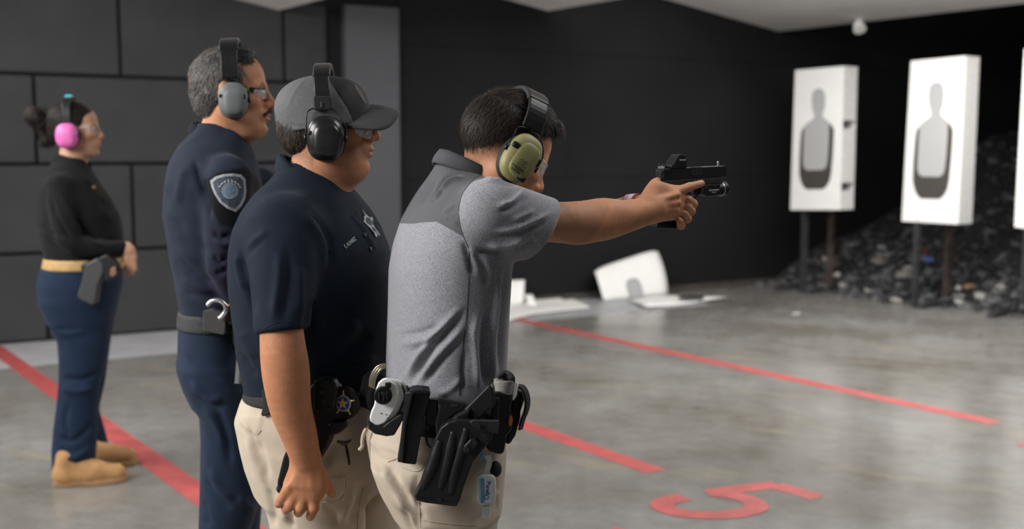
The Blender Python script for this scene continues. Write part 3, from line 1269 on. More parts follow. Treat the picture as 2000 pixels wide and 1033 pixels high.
class Fig:
    """figure placed at a depth; px measures are turned to metres there"""

    def __init__(self, depth):
        self.d0 = depth

    def m(self, px, py, dy=0.0):
        return P(px, py, self.d0 + dy)

    def r(self, px, dy=0.0):
        return px * (self.d0 + dy) / F

    def rc(self, a, b, ra, rb, flat=None):
        """a, b = (px, py, dy); radii in px"""
        return RC(self.m(*a), self.m(*b), self.r(ra, a[2]), self.r(rb, b[2]), flat)

    def chain(self, rows, n=22, flat=None):
        """rows of px, py, dy, radius px"""
        return Chain([self.m(*q[:3]) for q in rows], [self.r(q[3], q[2]) for q in rows], n, flat)

    def ell(self, c, r, R=None):
        k = (self.d0 + c[2]) / F
        return Ell(self.m(*c), [q * k for q in r], R)

    def rows(self, tab, ang=0.0):
        """(py, left px, right px, dy, lateral half in m): an upright stack traced from its silhouette"""
        out = []
        for row in tab:
            py, l, r, dy, lat = row[:5]
            g = row[5] if len(row) > 5 else ang
            c = self.m((l + r) / 2, py, dy)
            half = (r - l) / 2 * (self.d0 + dy) / F
            cg, sg = math.cos(g), math.sin(g)
            a2 = (half ** 2 - (lat * sg) ** 2) / max(cg ** 2, 1e-3)
            a = math.sqrt(max(a2, (0.35 * half) ** 2))
            out.append((c[2], c[0], c[1], a, lat, g))
        return out


def rotY(a):
    c, s = math.cos(a), math.sin(a)
    return np.array([[c, 0, s], [0, 1, 0], [-s, 0, c]])


def rotZ(a):
    c, s = math.cos(a), math.sin(a)
    return np.array([[c, -s, 0], [s, c, 0], [0, 0, 1]])


def rotX(a):
    c, s = math.cos(a), math.sin(a)
    return np.array([[1, 0, 0], [0, c, -s], [0, s, c]])


class Head:
    """head-local frame: +x face, +z crown, -y the right ear; metres for a head about 0.235 m high"""

    def __init__(self, origin, yaw=0.0, pitch=0.0, roll=0.0, scale=1.0):
        self.o = np.asarray(origin, dtype=float)
        self.R = rotZ(yaw) @ rotY(pitch) @ rotX(roll)
        self.s = scale

    def w(self, x, y, z):
        return self.o + self.R @ (np.array([x, y, z]) * self.s)

    def ell(self, c, r, extra=None):
        R = self.R if extra is None else self.R @ extra
        return Ell(self.w(*c), np.array(r) * self.s, R)

    def rc(self, a, b, ra, rb, flat=None):
        fl = None if flat is None else (self.R @ np.asarray(flat[0], dtype=float), flat[1])
        return RC(self.w(*a), self.w(*b), ra * self.s, rb * self.s, fl)

    def half(self, p, n):
        return Half(self.w(*p), self.R @ np.asarray(n, dtype=float))

    def loc(self, v):
        return ((v - self.o) @ self.R) / self.s

    def put(self, F_, nose=1.0, chin=1.0, jowl=0.0, mouth=0.0, lips=1.0, crown=1.0, mx=0.007):
        p = F_.put
        p(self.ell((-0.016, 0, 0.030 * crown), (0.094, 0.074, 0.086 * crown)), 0.02)
        p(self.ell((0.030, 0, 0.032 * crown), (0.056, 0.060, 0.062 * crown)), 0.03)
        p(self.ell((0.030, 0, -0.035), (0.052, 0.057, 0.062)), 0.03)
        p(self.ell((0.034, 0, -0.076), (0.046, 0.046, 0.036)), 0.03)
        for s in (-1, 1):
            p(self.rc((-0.012, s * 0.054, -0.050), (0.058, s * 0.022, -0.098), 0.017, 0.015), 0.03)
            p(self.ell((0.052, s * 0.043, -0.024), (0.024, 0.020, 0.018)), 0.02)
            if jowl:
                p(self.ell((0.030, s * 0.040, -0.080), (0.034, 0.022 * jowl, 0.030)), 0.03)
            p(self.ell((-0.012, s * 0.078, -0.004), (0.017, 0.009, 0.031), rotY(0.15)), 0.008)
        p(self.ell((0.0735, 0, -0.098), (0.0195 * chin, 0.022, 0.018)), 0.022)
        for s in (-1, 1):
            p(self.rc((0.079, s * 0.010, 0.018), (0.066, s * 0.046, 0.014), 0.010, 0.009), 0.015)
            p(self.ell((0.094, s * 0.031, -0.001), (0.017, 0.019, 0.011)), 0.014, '-')
            p(self.ell((0.068, s * 0.031, -0.001), (0.0145, 0.0155, 0.0135)), 0.004)
            p(self.rc((0.0795, s * 0.022, 0.0045), (0.0745, s * 0.043, 0.003), 0.0035, 0.003), 0.004)
            p(self.rc((0.0790, s * 0.023, -0.009), (0.0745, s * 0.042, -0.008), 0.003, 0.0025), 0.005)
        p(self.rc((0.084, 0, 0.012), (0.099 + 0.004 * nose, 0, -0.024), 0.0085, 0.0100), 0.012)
        p(self.ell((0.1015 + 0.004 * nose, 0, -0.0305), (0.0115, 0.0125, 0.0105)), 0.010)
        for s in (-1, 1):
            p(self.ell((0.093, s * 0.013, -0.035), (0.012, 0.0085, 0.009)), 0.006)
            p(self.ell((0.099, s * 0.0075, -0.043), (0.006, 0.0035, 0.004)), 0.003, '-')
        p(self.ell((0.074 + mx * 0.9, 0, -0.060), (0.018, 0.030, 0.020)), 0.016)
        p(self.ell((0.0865 + mx, 0, -0.0585), (0.0105 * lips, 0.022, 0.0062)), 0.006)
        p(self.ell((0.0845 + mx, 0, -0.0715), (0.0105 * lips, 0.019, 0.0068)), 0.006)
        p(self.ell((0.097 + mx, 0, -0.0650 + mouth), (0.012, 0.026, 0.0016)), 0.003, '-')
        p(self.ell((0.094 + mx * 0.7, 0, -0.084), (0.010, 0.020, 0.005)), 0.010, '-')


def skin_colors(v, hd, base, lip=(0.42, 0.16, 0.13), stub=None, hair=None, hairfade=None, brow=(0.03, 0.02, 0.015), blush=0.10):
    """colour of the skin itself: lips, ruddier nose and cheeks, brows, stubble"""
    q = hd.loc(v)
    c = np.tile(np.asarray(base, dtype=float), (len(v), 1))
    c *= (1 + 0.07 * vnoise(v, 45, 1) + 0.05 * vnoise(v, 160, 2))[:, None]
    near = (np.abs(q) < 0.2).all(1)

    def blend(mask, col):
        m = np.clip(mask, 0, 1)[:, None] * near[:, None]
        return c * (1 - m) + np.asarray(col) * m

    d = ((q[:, 0] - 0.085) / 0.06) ** 2 + (q[:, 1] / 0.06) ** 2 + ((q[:, 2] + 0.03) / 0.03) ** 2
    c = blend(blush * np.exp(-d) * 2.0, np.array(base) * (1.1, 0.72, 0.66))
    m = np.exp(-(((q[:, 2] + 0.0648) / 0.0105) ** 4)) * np.exp(-((q[:, 1] / 0.024) ** 4)) * (q[:, 0] > 0.076)
    c = blend(m * 0.7, lip)
    for s in (-1, 1):
        b = np.abs(q[:, 2] - (0.0215 - 60 * (q[:, 1] - s * 0.030) ** 2)) / 0.0045
        m = np.exp(-b ** 2) * (np.abs(q[:, 1] - s * 0.030) < 0.022) * (q[:, 0] > 0.045)
        c = blend(m * 0.85, brow)
    if stub is not None:
        m = np.clip((-(q[:, 2]) - 0.05 + 0.25 * np.clip(q[:, 0] - 0.03, -1, 1)) / 0.02, 0, 1) * (q[:, 2] > -0.125) * (q[:, 0] > -0.01)
        c = blend(m * stub[1] * (0.75 + 0.25 * vnoise(v, 500, 5)), stub[0])
    if hairfade is not None:
        m = hairfade(q)
        c = blend(m * (0.75 + 0.35 * vnoise(v, 420, 6)), hair)
    return c


def strands(hd, surf_v, surf_n, comb, n, length, width, lift, cols, seed=3, jitter=0.35, curl=0.0):
    """thin tapered hair blades on a surface, combed along comb(q) (head-local direction); returns verts, faces, colours"""
    r = np.random.default_rng(seed)
    k = r.integers(0, len(surf_v), n)
    p = surf_v[k].copy()
    nn = surf_n[k]
    q = hd.loc(p)
    seg = 5
    d = comb(q) @ hd.R.T
    d += r.normal(0, jitter, d.shape)
    d -= nn * (d * nn).sum(1)[:, None]
    d /= np.linalg.norm(d, axis=1)[:, None] + 1e-9
    side = np.cross(d, nn)
    L = length * r.uniform(0.55, 1.2, n)
    lf = lift * r.uniform(0.3, 1.2, n)
    V, C = [], []
    centre = hd.w(-0.01, 0, 0.02)
    for s in range(seg + 1):
        t = s / seg
        bend = -nn * (L * 0.55 * t * t * L / 0.2)[:, None]
        c = p + d * (L * t)[:, None] + nn * (lf * math.sin(math.pi * min(t * 0.75 + 0.05, 1)))[:, None] + bend * 0.6
        w = width * (1 - t) ** 0.6 * 0.5 + 0.00006
        V.append(c - side * w); V.append(c + side * w)
    V = np.stack(V, 1)                                   # n, 2*(seg+1), 3
    base = (np.arange(n) * 2 * (seg + 1))[:, None]
    f = []
    for s in range(seg):
        f.append(base + np.array([2 * s, 2 * s + 1, 2 * s + 3, 2 * s + 2]))
    f = np.concatenate(f)
    cc = cols(q, r)
    C = np.repeat(cc[:, None, :], 2 * (seg + 1), axis=1).reshape(-1, 3)
    return V.reshape(-1, 3), f, C


def join_vf(*parts):
    vs, fs, cs, o = [], [], [], 0
    for v, f, c in parts:
        vs.append(v); fs.append(f + o); cs.append(c)
        o += len(v)
    return np.concatenate(vs), np.concatenate(fs), np.concatenate(cs)


# ---------------------------------------------------------------- cloth and skin materials
M_skin = mat('skin', (0.4, 0.2, 0.13), 0.58, spec=0.35, attr='col', sss=0.10, bump=0.28, bscale=420, noise=0.05, nscale=70)
M_hair = mat('hair', (0.02, 0.015, 0.012), 0.55, spec=0.2, attr='col', noise=0.25, nscale=160)
M_eye = mat('eyeball', (0.75, 0.72, 0.70), 0.15, attr='col')


def cloth(name, color, rough=0.85, weave=900.0, bump=0.25, sheen=0.15, noise=0.08, nscale=25, attr=None):
    sheen *= 0.25
    return mat(name, color, rough, spec=0.15, noise=noise, nscale=nscale, bump=bump, bscale=weave, sheen=sheen, attr=attr)


def solid(c, n):
    return np.tile(np.asarray(c, dtype=float), (n, 1))
# ---------------------------------------------------------------- shared builders for the people
def pick(v, u, n, px, py, rad=9.0):
    """surface point and normal seen at a pixel (camera-side vertices only)"""
    d2 = (u[:, 0] - px) ** 2 + (u[:, 1] - py) ** 2
    view = v - np.array([0, 0, CAMH])
    front = (n * view).sum(1) < 0
    c = np.where((d2 < rad * rad) & front)[0]
    if len(c) == 0:
        c = np.array([np.argmin(d2 + 1e6 * (~front))])
    y = v[c, 1]
    c = c[y < y.min() + 0.03]
    k = c[np.argsort(d2[c])[:4]]
    w = 1 / (d2[k] + 0.3)
    p = (v[k] * w[:, None]).sum(0) / w.sum()
    nn = (n[k] * w[:, None]).sum(0)
    # slide to the exact line of sight at that depth
    p = P(px, py, p[1])
    return p, nn / np.linalg.norm(nn)


def surf_path(v, f, pts, lift=0.001, n=None, rad=9.0):
    u = proj(v)
    nn = vnormals(v, f)
    pts = np.asarray(pts, float)
    if n:
        pts = spline(pts, n)
    out = []
    for x, y in pts:
        p, q = pick(v, u, nn, x, y, rad)
        out.append(p + q * lift)
    out = np.array(out)
    if len(out) > 4:
        s = out.copy()
        s[1:-1] = (out[:-2] + 2 * out[1:-1] + out[2:]) / 4
        out = s
    return out


def emboss(v, f, poly, height, edge=4.0):
    """raise (or sink) the cloth inside a traced outline: pocket flaps, plackets, patches"""
    n = vnormals(v, f)
    u = proj(v)
    view = v - np.array([0, 0, CAMH])
    front = (n * view).sum(1) < 0
    d, _ = seg_dist(u, list(poly) + [poly[0]])
    s = np.where(in_poly(u, poly), d, -d)
    m = np.clip(s / edge + 0.5, 0, 1)
    m = m * m * (3 - 2 * m)
    return v + n * (height * m * front)[:, None]


def mask_poly(v, poly, px=8.0):
    """signed pixel distance to an outline, 0..1 with 0.5 on the edge"""
    u = proj(v)
    d, _ = seg_dist(u, list(poly) + [poly[0]])
    s = np.where(in_poly(u, poly), d, -d)
    return np.clip(0.5 + s / (2 * px), 0, 1)


def patch_on(v, f, outline, lift, thick, n=None):
    """flat cloth patch following the surface inside a traced outline (fan of rings)"""
    u = proj(v)
    nn = vnormals(v, f)
    o = np.asarray(outline, float)
    if n:
        o = spline(np.vstack([o, o[:1]]), n)[:-1]
    c = o.mean(0)
    b = bmesh.new()
    rings = []
    for k in (0.0, 0.35, 0.7, 1.0):
        ring = []
        for q in (o if k > 0 else o[:1]):
            x, y = c + (q - c) * k
            p, m = pick(v, u, nn, x, y, 10)
            ring.append(b.verts.new(p + m * lift))
        rings.append(ring)
    m_ = len(rings[1])
    for j in range(m_):
        b.faces.new((rings[0][0], rings[1][j], rings[1][(j + 1) % m_]))
        for k in (1, 2):
            b.faces.new((rings[k][j], rings[k + 1][j], rings[k + 1][(j + 1) % m_], rings[k][(j + 1) % m_]))
    bmesh.ops.recalc_face_normals(b, faces=b.faces)
    fs = b.faces[:]
    # make sure it looks at the camera, then give it thickness
    if sum((fc.normal.dot(fc.calc_center_median() - Vector((0, 0, CAMH)))) for fc in fs) > 0:
        bmesh.ops.reverse_faces(b, faces=fs)
    bmesh.ops.solidify(b, geom=fs, thickness=thick)
    bmesh.ops.recalc_face_normals(b, faces=b.faces)
    return b


def text_bm(s, size, M, depth=0.0006, align='CENTER'):
    cu = bpy.data.curves.new('lettering', 'FONT')
    cu.body = s
    cu.size = size
    cu.align_x = align
    cu.align_y = 'CENTER'
    cu.extrude = depth
    cu.resolution_u = 2
    o = bpy.data.objects.new('lettering', cu)
    COL.objects.link(o)
    dg = bpy.context.evaluated_depsgraph_get()
    me = bpy.data.meshes.new_from_object(o.evaluated_get(dg))
    b = bmesh.new()
    b.from_mesh(me)
    b.transform(M)
    bpy.data.objects.remove(o)
    bpy.data.curves.remove(cu)
    bpy.data.meshes.remove(me)
    return b


def px_frame(fig, px, py, dy, yaw=0.0, roll=0.0, pitch=0.0):
    """frame on a figure: X right along the picture (turned away by yaw), Y up (rolled clockwise by roll), Z towards the camera"""
    R = rotZ(yaw) @ rotX(pitch) @ rotY(roll)
    o = fig.m(px, py, dy)
    x, y, z = R @ np.array([1.0, 0, 0]), R @ np.array([0, 0, 1.0]), R @ np.array([0, -1.0, 0])
    return frame(o, x, y, z)


def plate(fig, pts, dy, thick, yaw=0.0, bev=0.003, seg=2, bm=None, about=None):
    """solid slab whose front outline is traced at pixels; its plane stands at dy and turns away to the right by yaw"""
    c = np.mean(np.asarray(pts, float), axis=0) if about is None else np.asarray(about, float)
    o = fig.m(c[0], c[1], dy)
    n = rotZ(yaw) @ np.array([0, -1.0, 0])
    ex, ez = rotZ(yaw) @ np.array([1.0, 0, 0]), np.array([0, 0, 1.0])
    loc = []
    for p in pts:
        q = PLN(p[0], p[1], o, n) - o
        loc.append((float(q @ ex), float(q @ ez)))
    a = 0.5 * sum(loc[i][0] * loc[(i + 1) % len(loc)][1] - loc[(i + 1) % len(loc)][0] * loc[i][1] for i in range(len(loc)))
    if a < 0:
        loc = loc[::-1]
    return bm_prism(loc, thick, frame(o, ex, ez, n), bev, seg, bm)


M_plastic = mat('black_polymer', (0.008, 0.008, 0.0088), 0.42, spec=0.3, noise=0.1, nscale=60, bump=0.08, bscale=700)
M_polymer2 = mat('charcoal_polymer', (0.018, 0.018, 0.020), 0.5, spec=0.3, noise=0.1, nscale=50)
M_nylon = mat('black_nylon_web', (0.012, 0.012, 0.013), 0.8, noise=0.15, nscale=200, bump=0.4, bscale=900)
M_steelblk = mat('blackened_steel', (0.018, 0.018, 0.020), 0.34, metal=0.55, noise=0.08, nscale=80)
M_wire = mat('dark_wire', (0.03, 0.03, 0.032), 0.35, metal=0.7)
M_cush = mat('black_cushion', (0.010, 0.010, 0.010), 0.7)
M_silver = mat('nickel_steel', (0.55, 0.55, 0.56), 0.28, metal=0.9)
M_clear = mat('clear_lens', (0.95, 0.97, 0.98), 0.04, spec=0.6, alpha=0.10)
M_whiteprint = mat('white_print', (0.6, 0.6, 0.62), 0.6)
M_khaki = cloth('khaki_twill', (0.43, 0.36, 0.285), 0.85, 700, 0.25, noise=0.06, nscale=20)
M_stitch = mat('tan_stitching', (0.36, 0.30, 0.235), 0.9)


def superell(c, r, R, e=0.75, nu=36, nv=20, front=None):
    """rounded box-like ellipsoid as arrays"""
    u = np.linspace(-math.pi, math.pi, nu, endpoint=False)
    w = np.linspace(-math.pi / 2, math.pi / 2, nv)
    sg = lambda x, p: np.sign(x) * np.abs(x) ** p
    U, Wv = np.meshgrid(u, w)
    x = r[0] * sg(np.cos(Wv), e) * sg(np.cos(U), e)
    z = r[2] * sg(np.cos(Wv), e) * sg(np.sin(U), e)
    y = r[1] * sg(np.sin(Wv), e)
    p = np.stack([x, y, z], -1).reshape(-1, 3) @ np.asarray(R).T + np.asarray(c)
    f = []
    for j in range(nv - 1):
        for i in range(nu):
            a, b = j * nu + i, j * nu + (i + 1) % nu
            f.append((a, b, b + nu, a + nu))
    return p, np.array(f)[:, ::-1]


def ear_defenders(hd, label, cup_mat, band_mat, cup_r=(0.034, 0.024, 0.044), cup_c=(-0.010, -0.098, -0.006), cup_tilt=0.0, band_tilt=0.0,
                  band_w=0.017, band_top=0.140, band_off=0.0, bracket=None, wire=True, marks=None, group='ear defenders worn by the people', band_end=0.045, accent=None, slot_s=1.0):
    t = empty('ear_defenders', hd.w(0, 0, band_top), label, 'ear defenders', group)
    s = hd.s
    Rt = rotY(cup_tilt)
    for sd in (1, -1):
        c = np.array(cup_c) * (1, sd, 1)
        R = hd.R @ Rt
        v, f = superell(hd.w(*c), np.array(cup_r) * s, R, 0.8)
        q = hd.loc(v) - c
        # outer shell bulges out, inner half is flatter
        cup = obj_vf('cup', v, f, cup_mat, t, smooth=True)
        # raised faceted face plate and slots on the shell
        fp = superell(hd.w(*(c + np.array([0.003, -sd * cup_r[1] * 0.55, -0.004]))), np.array([cup_r[0] * 0.74, cup_r[1] * 0.56, cup_r[2] * 0.76]) * s, R, 0.7)
        obj_vf('face_plate', fp[0], fp[1], cup_mat if accent is None else accent[0], cup, smooth=True)
        for (ax, az, w_, h_) in ((-0.72, 0.22, 0.010, 0.007), (0.74, 0.18, 0.008, 0.010), (0.45, -0.70, 0.012, 0.006)):
            M = hd.w(*(c + Rt @ np.array([cup_r[0] * ax, -sd * cup_r[1] * 0.60, cup_r[2] * az])))
            b = bm_box((w_ * 1.2 * s * slot_s, 0.012 * s, h_ * 1.3 * s * slot_s), 0.002, 2, frame(M, *R.T))
            obj_bm('slot', b, M_plastic if accent is None else accent[1], cup, smooth=True)
        # cushion ring against the head
        tor = bmesh.new()
        nu, nv = 28, 10
        rr = []
        for i in range(nu):
            a = 2 * math.pi * i / nu
            ring = []
            for j in range(nv):
                b_ = 2 * math.pi * j / nv
                k = 1 + 0.26 * math.cos(b_)
                p = Rt @ np.array([cup_r[0] * 0.84 * k * math.cos(a), 0.012 * math.sin(b_), cup_r[2] * 0.84 * k * math.sin(a)])
                ring.append(tor.verts.new(hd.w(*(np.array([c[0], sd * -1 * (abs(c[1]) - cup_r[1] * 0.95), c[2]]) + p))))
            rr.append(ring)
        for i in range(nu):
            for j in range(nv):
                tor.faces.new((rr[i][j], rr[i][(j + 1) % nv], rr[(i + 1) % nu][(j + 1) % nv], rr[(i + 1) % nu][j]))
        bmesh.ops.recalc_face_normals(tor, faces=tor.faces)
        obj_bm('cushion', tor, M_cush, t, smooth=True)
        # wire yoke from the band end to both sides of the cup
        if wire:
            e = Rb_pt(c, band_tilt, band_end, band_off, cup_r, sd)
            for sx in (-1, 1):
                pts = [hd.w(*e), hd.w(*(e + np.array([sx * cup_r[0] * 0.75, -sd * 0.006, -0.010]))),
                       hd.w(*(c + Rt @ np.array([sx * cup_r[0] * 1.04, -sd * 0.0, cup_r[2] * 0.55]))),
                       hd.w(*(c + Rt @ np.array([sx * cup_r[0] * 1.06, -sd * 0.002, -cup_r[2] * 0.12])))]
                obj_bm('wire_arm', bm_tube(pts, 0.0016 * s, 6, 16), M_wire, t, smooth=True)
                piv = bm_tube([pts[2] * 0.4 + pts[3] * 0.6, pts[3]], 0.0042 * s, 8)
                obj_bm('pivot', piv, M_plastic, t, smooth=True)
    # headband: arc in the tilted plane through the cups
    n = 33
    path, wd = [], []
    ye = abs(cup_c[1]) - cup_r[1] * 0.35
    for i in range(n):
        a = math.pi * i / (n - 1)
        y = -ye * math.cos(a) * (1 - 0.02 * math.sin(a))
        z = band_end + (band_top - band_end) * math.sin(a) ** 0.62
        x = band_off
        p = rotY(band_tilt) @ np.array([x, y, z])
        path.append(hd.w(*(np.array([cup_c[0], 0, 0]) + p)))
    xdir = hd.R @ rotY(band_tilt) @ np.array([1.0, 0, 0])
    band = obj_bm('headband', bm_tube(path, 0.01, flat=(band_w * s, 0.0045 * s), fdir=xdir), band_mat, t, smooth=False)
    bv = band.modifiers.new('bevel', 'BEVEL'); bv.width = 0.003; bv.segments = 2
    # padded sleeve over the crown
    k0, k1 = 6, n - 6
    inner = [np.array(q) for q in path[k0:k1]]
    pad = obj_bm('band_pad', bm_tube(inner, 0.01, flat=(band_w * 1.12 * s, 0.0068 * s), fdir=xdir), band_mat if accent is None else accent[2], t)
    pv = pad.modifiers.new('bevel', 'BEVEL'); pv.width = 0.004; pv.segments = 3
    if bracket:
        for sd in (0, n - 1):
            M = path[sd]
            sgn = -1 if sd == 0 else 1
            b = bm_box((band_w * 2.25 * s, 0.013 * s, 0.030 * s), 0.003, 2, frame(np.array(M) + hd.R @ np.array([0, sgn * 0.004, 0.008]), *((hd.R @ rotY(band_tilt)).T)))
            br = obj_bm('bracket', b, bracket, t, smooth=False)
            b = bm_box((0.009 * s, 0.008 * s, 0.014 * s), 0.003, 2, frame(np.array(M) + hd.R @ np.array([0, sgn * 0.0085, 0.004]), *((hd.R @ rotY(band_tilt)).T)))
            obj_bm('slot', b, M_cush, br)
    return t


def Rb_pt(c, band_tilt, band_end, band_off, cup_r, sd):
    ye = abs(c[1]) - cup_r[1] * 0.35
    p = rotY(band_tilt) @ np.array([band_off, -ye * sd, band_end])
    return np.array([c[0], 0, 0]) + p


def glasses(hd, label, frame_mat, lens_mat, tint_h=0.036, rad=(0.052, 0.066), wrap=1.25, cx=0.040, z0=-0.002, temple=None, thick=0.0022, drop=0.0, top_bar=True):
    g = empty('safety_glasses', hd.w(cx + rad[0], 0, z0), label, 'safety glasses', 'safety glasses worn by the people')
    for sd in (-1, 1):
        rows = []
        for i in range(13):
            a = (0.10 + (wrap - 0.10) * i / 12) * sd
            col = []
            for j in range(7):
                v = j / 6
                hh = tint_h * (0.62 + 0.38 * math.sin(math.pi * min(1, 0.25 + 0.75 * i / 12))) * (0.72 if i == 0 else 1)
                z = z0 + tint_h * 0.42 - hh * v - drop * v * v
                bul = 1 + 0.03 * math.sin(math.pi * v)
                col.append(hd.w(cx + rad[0] * math.cos(a) * bul, rad[1] * math.sin(a) * bul, z))
            rows.append(col)
        sheet('lens', rows, lens_mat, g, thick=0.0016 * hd.s)
        if top_bar:
            pts = [np.array(r[0]) for r in rows]
            obj_bm('brow_bar', bm_tube(pts, thick * 0.8 * hd.s, 6), frame_mat, g, smooth=True)
        e = rows[-1][1]
        pts = [np.array(e), hd.w(cx - 0.02, sd * 0.077, z0 + 0.008), hd.w(-0.03, sd * 0.081, z0 + 0.006)]
        obj_bm('temple', bm_tube(pts, 0.01, flat=(thick * 1.9 * hd.s, thick * 0.7 * hd.s), fdir=hd.R @ np.array([0, 0, 1.0]), n=8), temple or frame_mat, g)
    a0 = [hd.w(cx + rad[0] * math.cos(x), rad[1] * math.sin(x), z0 + 0.004) for x in (-0.16, 0, 0.16)]
    obj_bm('bridge', bm_tube(a0, thick * hd.s, 6), frame_mat, g, smooth=True)
    return g


def eyes(hd, parent):
    for s in (-1, 1):
        v, f = superell(hd.w(0.0705, s * 0.031, -0.0015), np.array([0.0125, 0.0125, 0.0125]) * hd.s, hd.R @ rotZ(math.pi / 2), 1.0, 24, 16)
        q = hd.loc(v) - np.array([0.0705, s * 0.031, -0.0015])
        r = np.sqrt(q[:, 1] ** 2 + q[:, 2] ** 2)
        c = np.where(((r < 0.0055) & (q[:, 0] > 0))[:, None], (0.03, 0.018, 0.01), (0.62, 0.58, 0.55))
        obj_vf('eye', v, f, M_eye, parent, smooth=True, attrs={'col': c})


def boot(parent, heel, direc, length, m, sole_m, height=0.12, name='boot', width=0.048):
    """laced boot from heel point on the floor along a direction"""
    d = np.array([direc[0], direc[1], 0.0]); d /= np.linalg.norm(d)
    h = np.asarray(heel, dtype=float)
    L = length
    n = np.array([-d[1], d[0], 0])
    w = width
    fld = Field(h - 0.16, h + np.array([0, 0, height + 0.05]) + np.abs(d) * L + 0.12, 0.006)
    A = lambda x, z, y=0.0: h + d * x * L + UP * z + n * y
    fld.put(RC(A(0.14, 0.045), A(0.55, 0.05), w * 0.86, w * 0.95), 0.01)
    fld.put(RC(A(0.55, 0.045), A(0.86, 0.040), w * 0.98, w * 0.78), 0.02)
    fld.put(RC(A(0.16, 0.05), A(0.18, height), w * 0.88, w * 0.82), 0.03)
    fld.put(RC(A(0.22, height * 0.85), A(0.60, 0.06), w * 0.6, w * 0.62), 0.03)
    fld.put(Half(A(0, 0.016), (0, 0, -1)), 0.002, '&')
    v, f = fld.mesh()
    b = obj_vf(name, v, f, m, parent, smooth=True)
    out = [(0.0, 0.30), (0.02, 0.75), (0.2, 0.86), (0.4, 0.78), (0.62, 1.05), (0.82, 0.98), (0.96, 0.62), (1.01, 0.0)]
    pts = [(x * L, y * w) for x, y in out] + [(x * L, -y * w) for x, y in out[::-1][1:]]
    sb = bm_prism(pts, 0.024, frame(h + UP * 0.0245, d, n, UP), 0.004)
    obj_bm('sole', sb, sole_m, b)
    return b


def flip_out(v, f):
    return f


# ---------------------------------------------------------------- person: grey polo, aiming
D = Fig(2.40)
PH = 0.35
personD = empty('person', (D.m(880, 900)[0], 2.40, 0.0), 'man in heather grey polo and khaki trousers aiming with both arms outstretched', 'person', 'people on the firing line')
hdD = Head(D.m(986, 297, 0.0), yaw=0.42, pitch=0.50, scale=1.0)
SKD = (0.43, 0.200, 0.108)

fd_ = Field((-0.15, 2.05, 1.18), (0.46, 2.84, 1.66), 0.0028)
hdD.put(fd_, nose=1.0)
# neck, shoulders, arms
fd_.put(D.rc((972, 318, 0.0), (925, 392, 0.0), 55, 62), 0.03)
fd_.put(D.rc((950, 425, -0.15), (868, 420, 0.15), 40, 40), 0.04)
fd_.put(D.chain([(955, 415, -0.15, 42), (1073, 433, -0.085, 40), (1135, 433.5, -0.055, 41), (1175, 430.5, -0.04, 40), (1216, 424, -0.024, 33), (1256, 414, -0.010, 28), (1278, 406, 0.0, 26)], 26), 0.02)
fd_.put(D.ell((1128, 456, -0.06), (26, 18, 16)), 0.02)                 # elbow
fd_.put(D.ell((1180, 412, -0.04), (36, 24, 20)), 0.02)                 # forearm muscle
for a, b, ra, rb in (((868, 415, 0.15), (1050, 436, 0.24), 42, 36), ((1050, 436, 0.24), (1150, 428, 0.22), 36, 34), ((1150, 428, 0.22), (1235, 408, 0.155), 32, 24), ((1235, 408, 0.155), (1270, 404, 0.12), 23, 24)):
    fd_.put(D.rc(a, b, ra, rb), 0.02)
nG = (0.549, -0.836, 0.0)
# right hand on the grip
fd_.put(D.rc((1276, 404, 0.005), (1312, 400, 0.03), 31, 31, (nG, 0.62)), 0.014)
fd_.put(D.rc((1284, 374, 0.010), (1316, 379, 0.03), 21, 17, (nG, 0.62)), 0.014)
fd_.put(D.chain([(1266, 392, 0.0, 18), (1273, 372, 0.012, 14), (1279, 358, 0.024, 9.5), (1284, 352, 0.032, 6)], 12), 0.010)
fd_.put(D.rc((1316, 376, 0.020), (1347, 365, 0.040), 10.5, 8.8), 0.008)
fd_.put(D.rc((1347, 365, 0.040), (1370, 358, 0.058), 8.6, 6.8), 0.004)
for y0, y1, x1, r in ((385, 389, 1338, 10.5), (400, 404, 1334, 10.5), (415, 418, 1328, 10)):
    fd_.put(D.rc((1314, y0, 0.018), (x1, y1, 0.045), r + 1, r), 0.006)
    fd_.put(D.rc((x1, y1, 0.045), (x1 - 4, y1 + 2, 0.085), r, r - 1), 0.004)
# tendons and knuckles
for x0, y0, x1, y1 in ((1284, 392, 1324, 380), (1286, 403, 1326, 396), (1286, 412, 1322, 411)):
    fd_.put(D.rc((x0, y0, -0.010), (x1, y1, 0.006), 3.2, 5.5), 0.010)
# left hand wrapped round the front
fd_.put(D.rc((1270, 402, 0.115), (1318, 402, 0.130), 25, 27, (nG, 0.55)), 0.012)
for (xa, ya, da), (xb, yb, db), r in (((1344.5, 390, 0.034), (1353, 398, 0.062), 9.6), ((1342, 402.5, 0.032), (1349, 412, 0.058), 9.4),
                                      ((1336.5, 417, 0.028), (1342, 427, 0.052), 9.0), ((1327.5, 431.5, 0.022), (1330.5, 440, 0.045), 8.4)):
    fd_.put(D.rc((xa, ya, da), (xb, yb, db), r - 1.0, r), 0.0012)
    fd_.put(D.rc((xb, yb, db), (xb - 8, yb - 2, db + 0.045), r, r), 0.003)
    fd_.put(D.rc((xb - 8, yb - 2, db + 0.045), (1318, yb - 6, 0.13), r, r + 1), 0.004)
fd_.put(D.rc((1285, 378, 0.105), (1338, 366, 0.115), 11, 8), 0.008)     # left thumb along the far side
vD, fD = fd_.mesh()
cD = skin_colors(vD, hdD, SKD, stub=((0.16, 0.10, 0.075), 0.45))
uD = proj(vD)
# stubble of clipped hair down the nape, nails
qh = hdD.loc(vD)


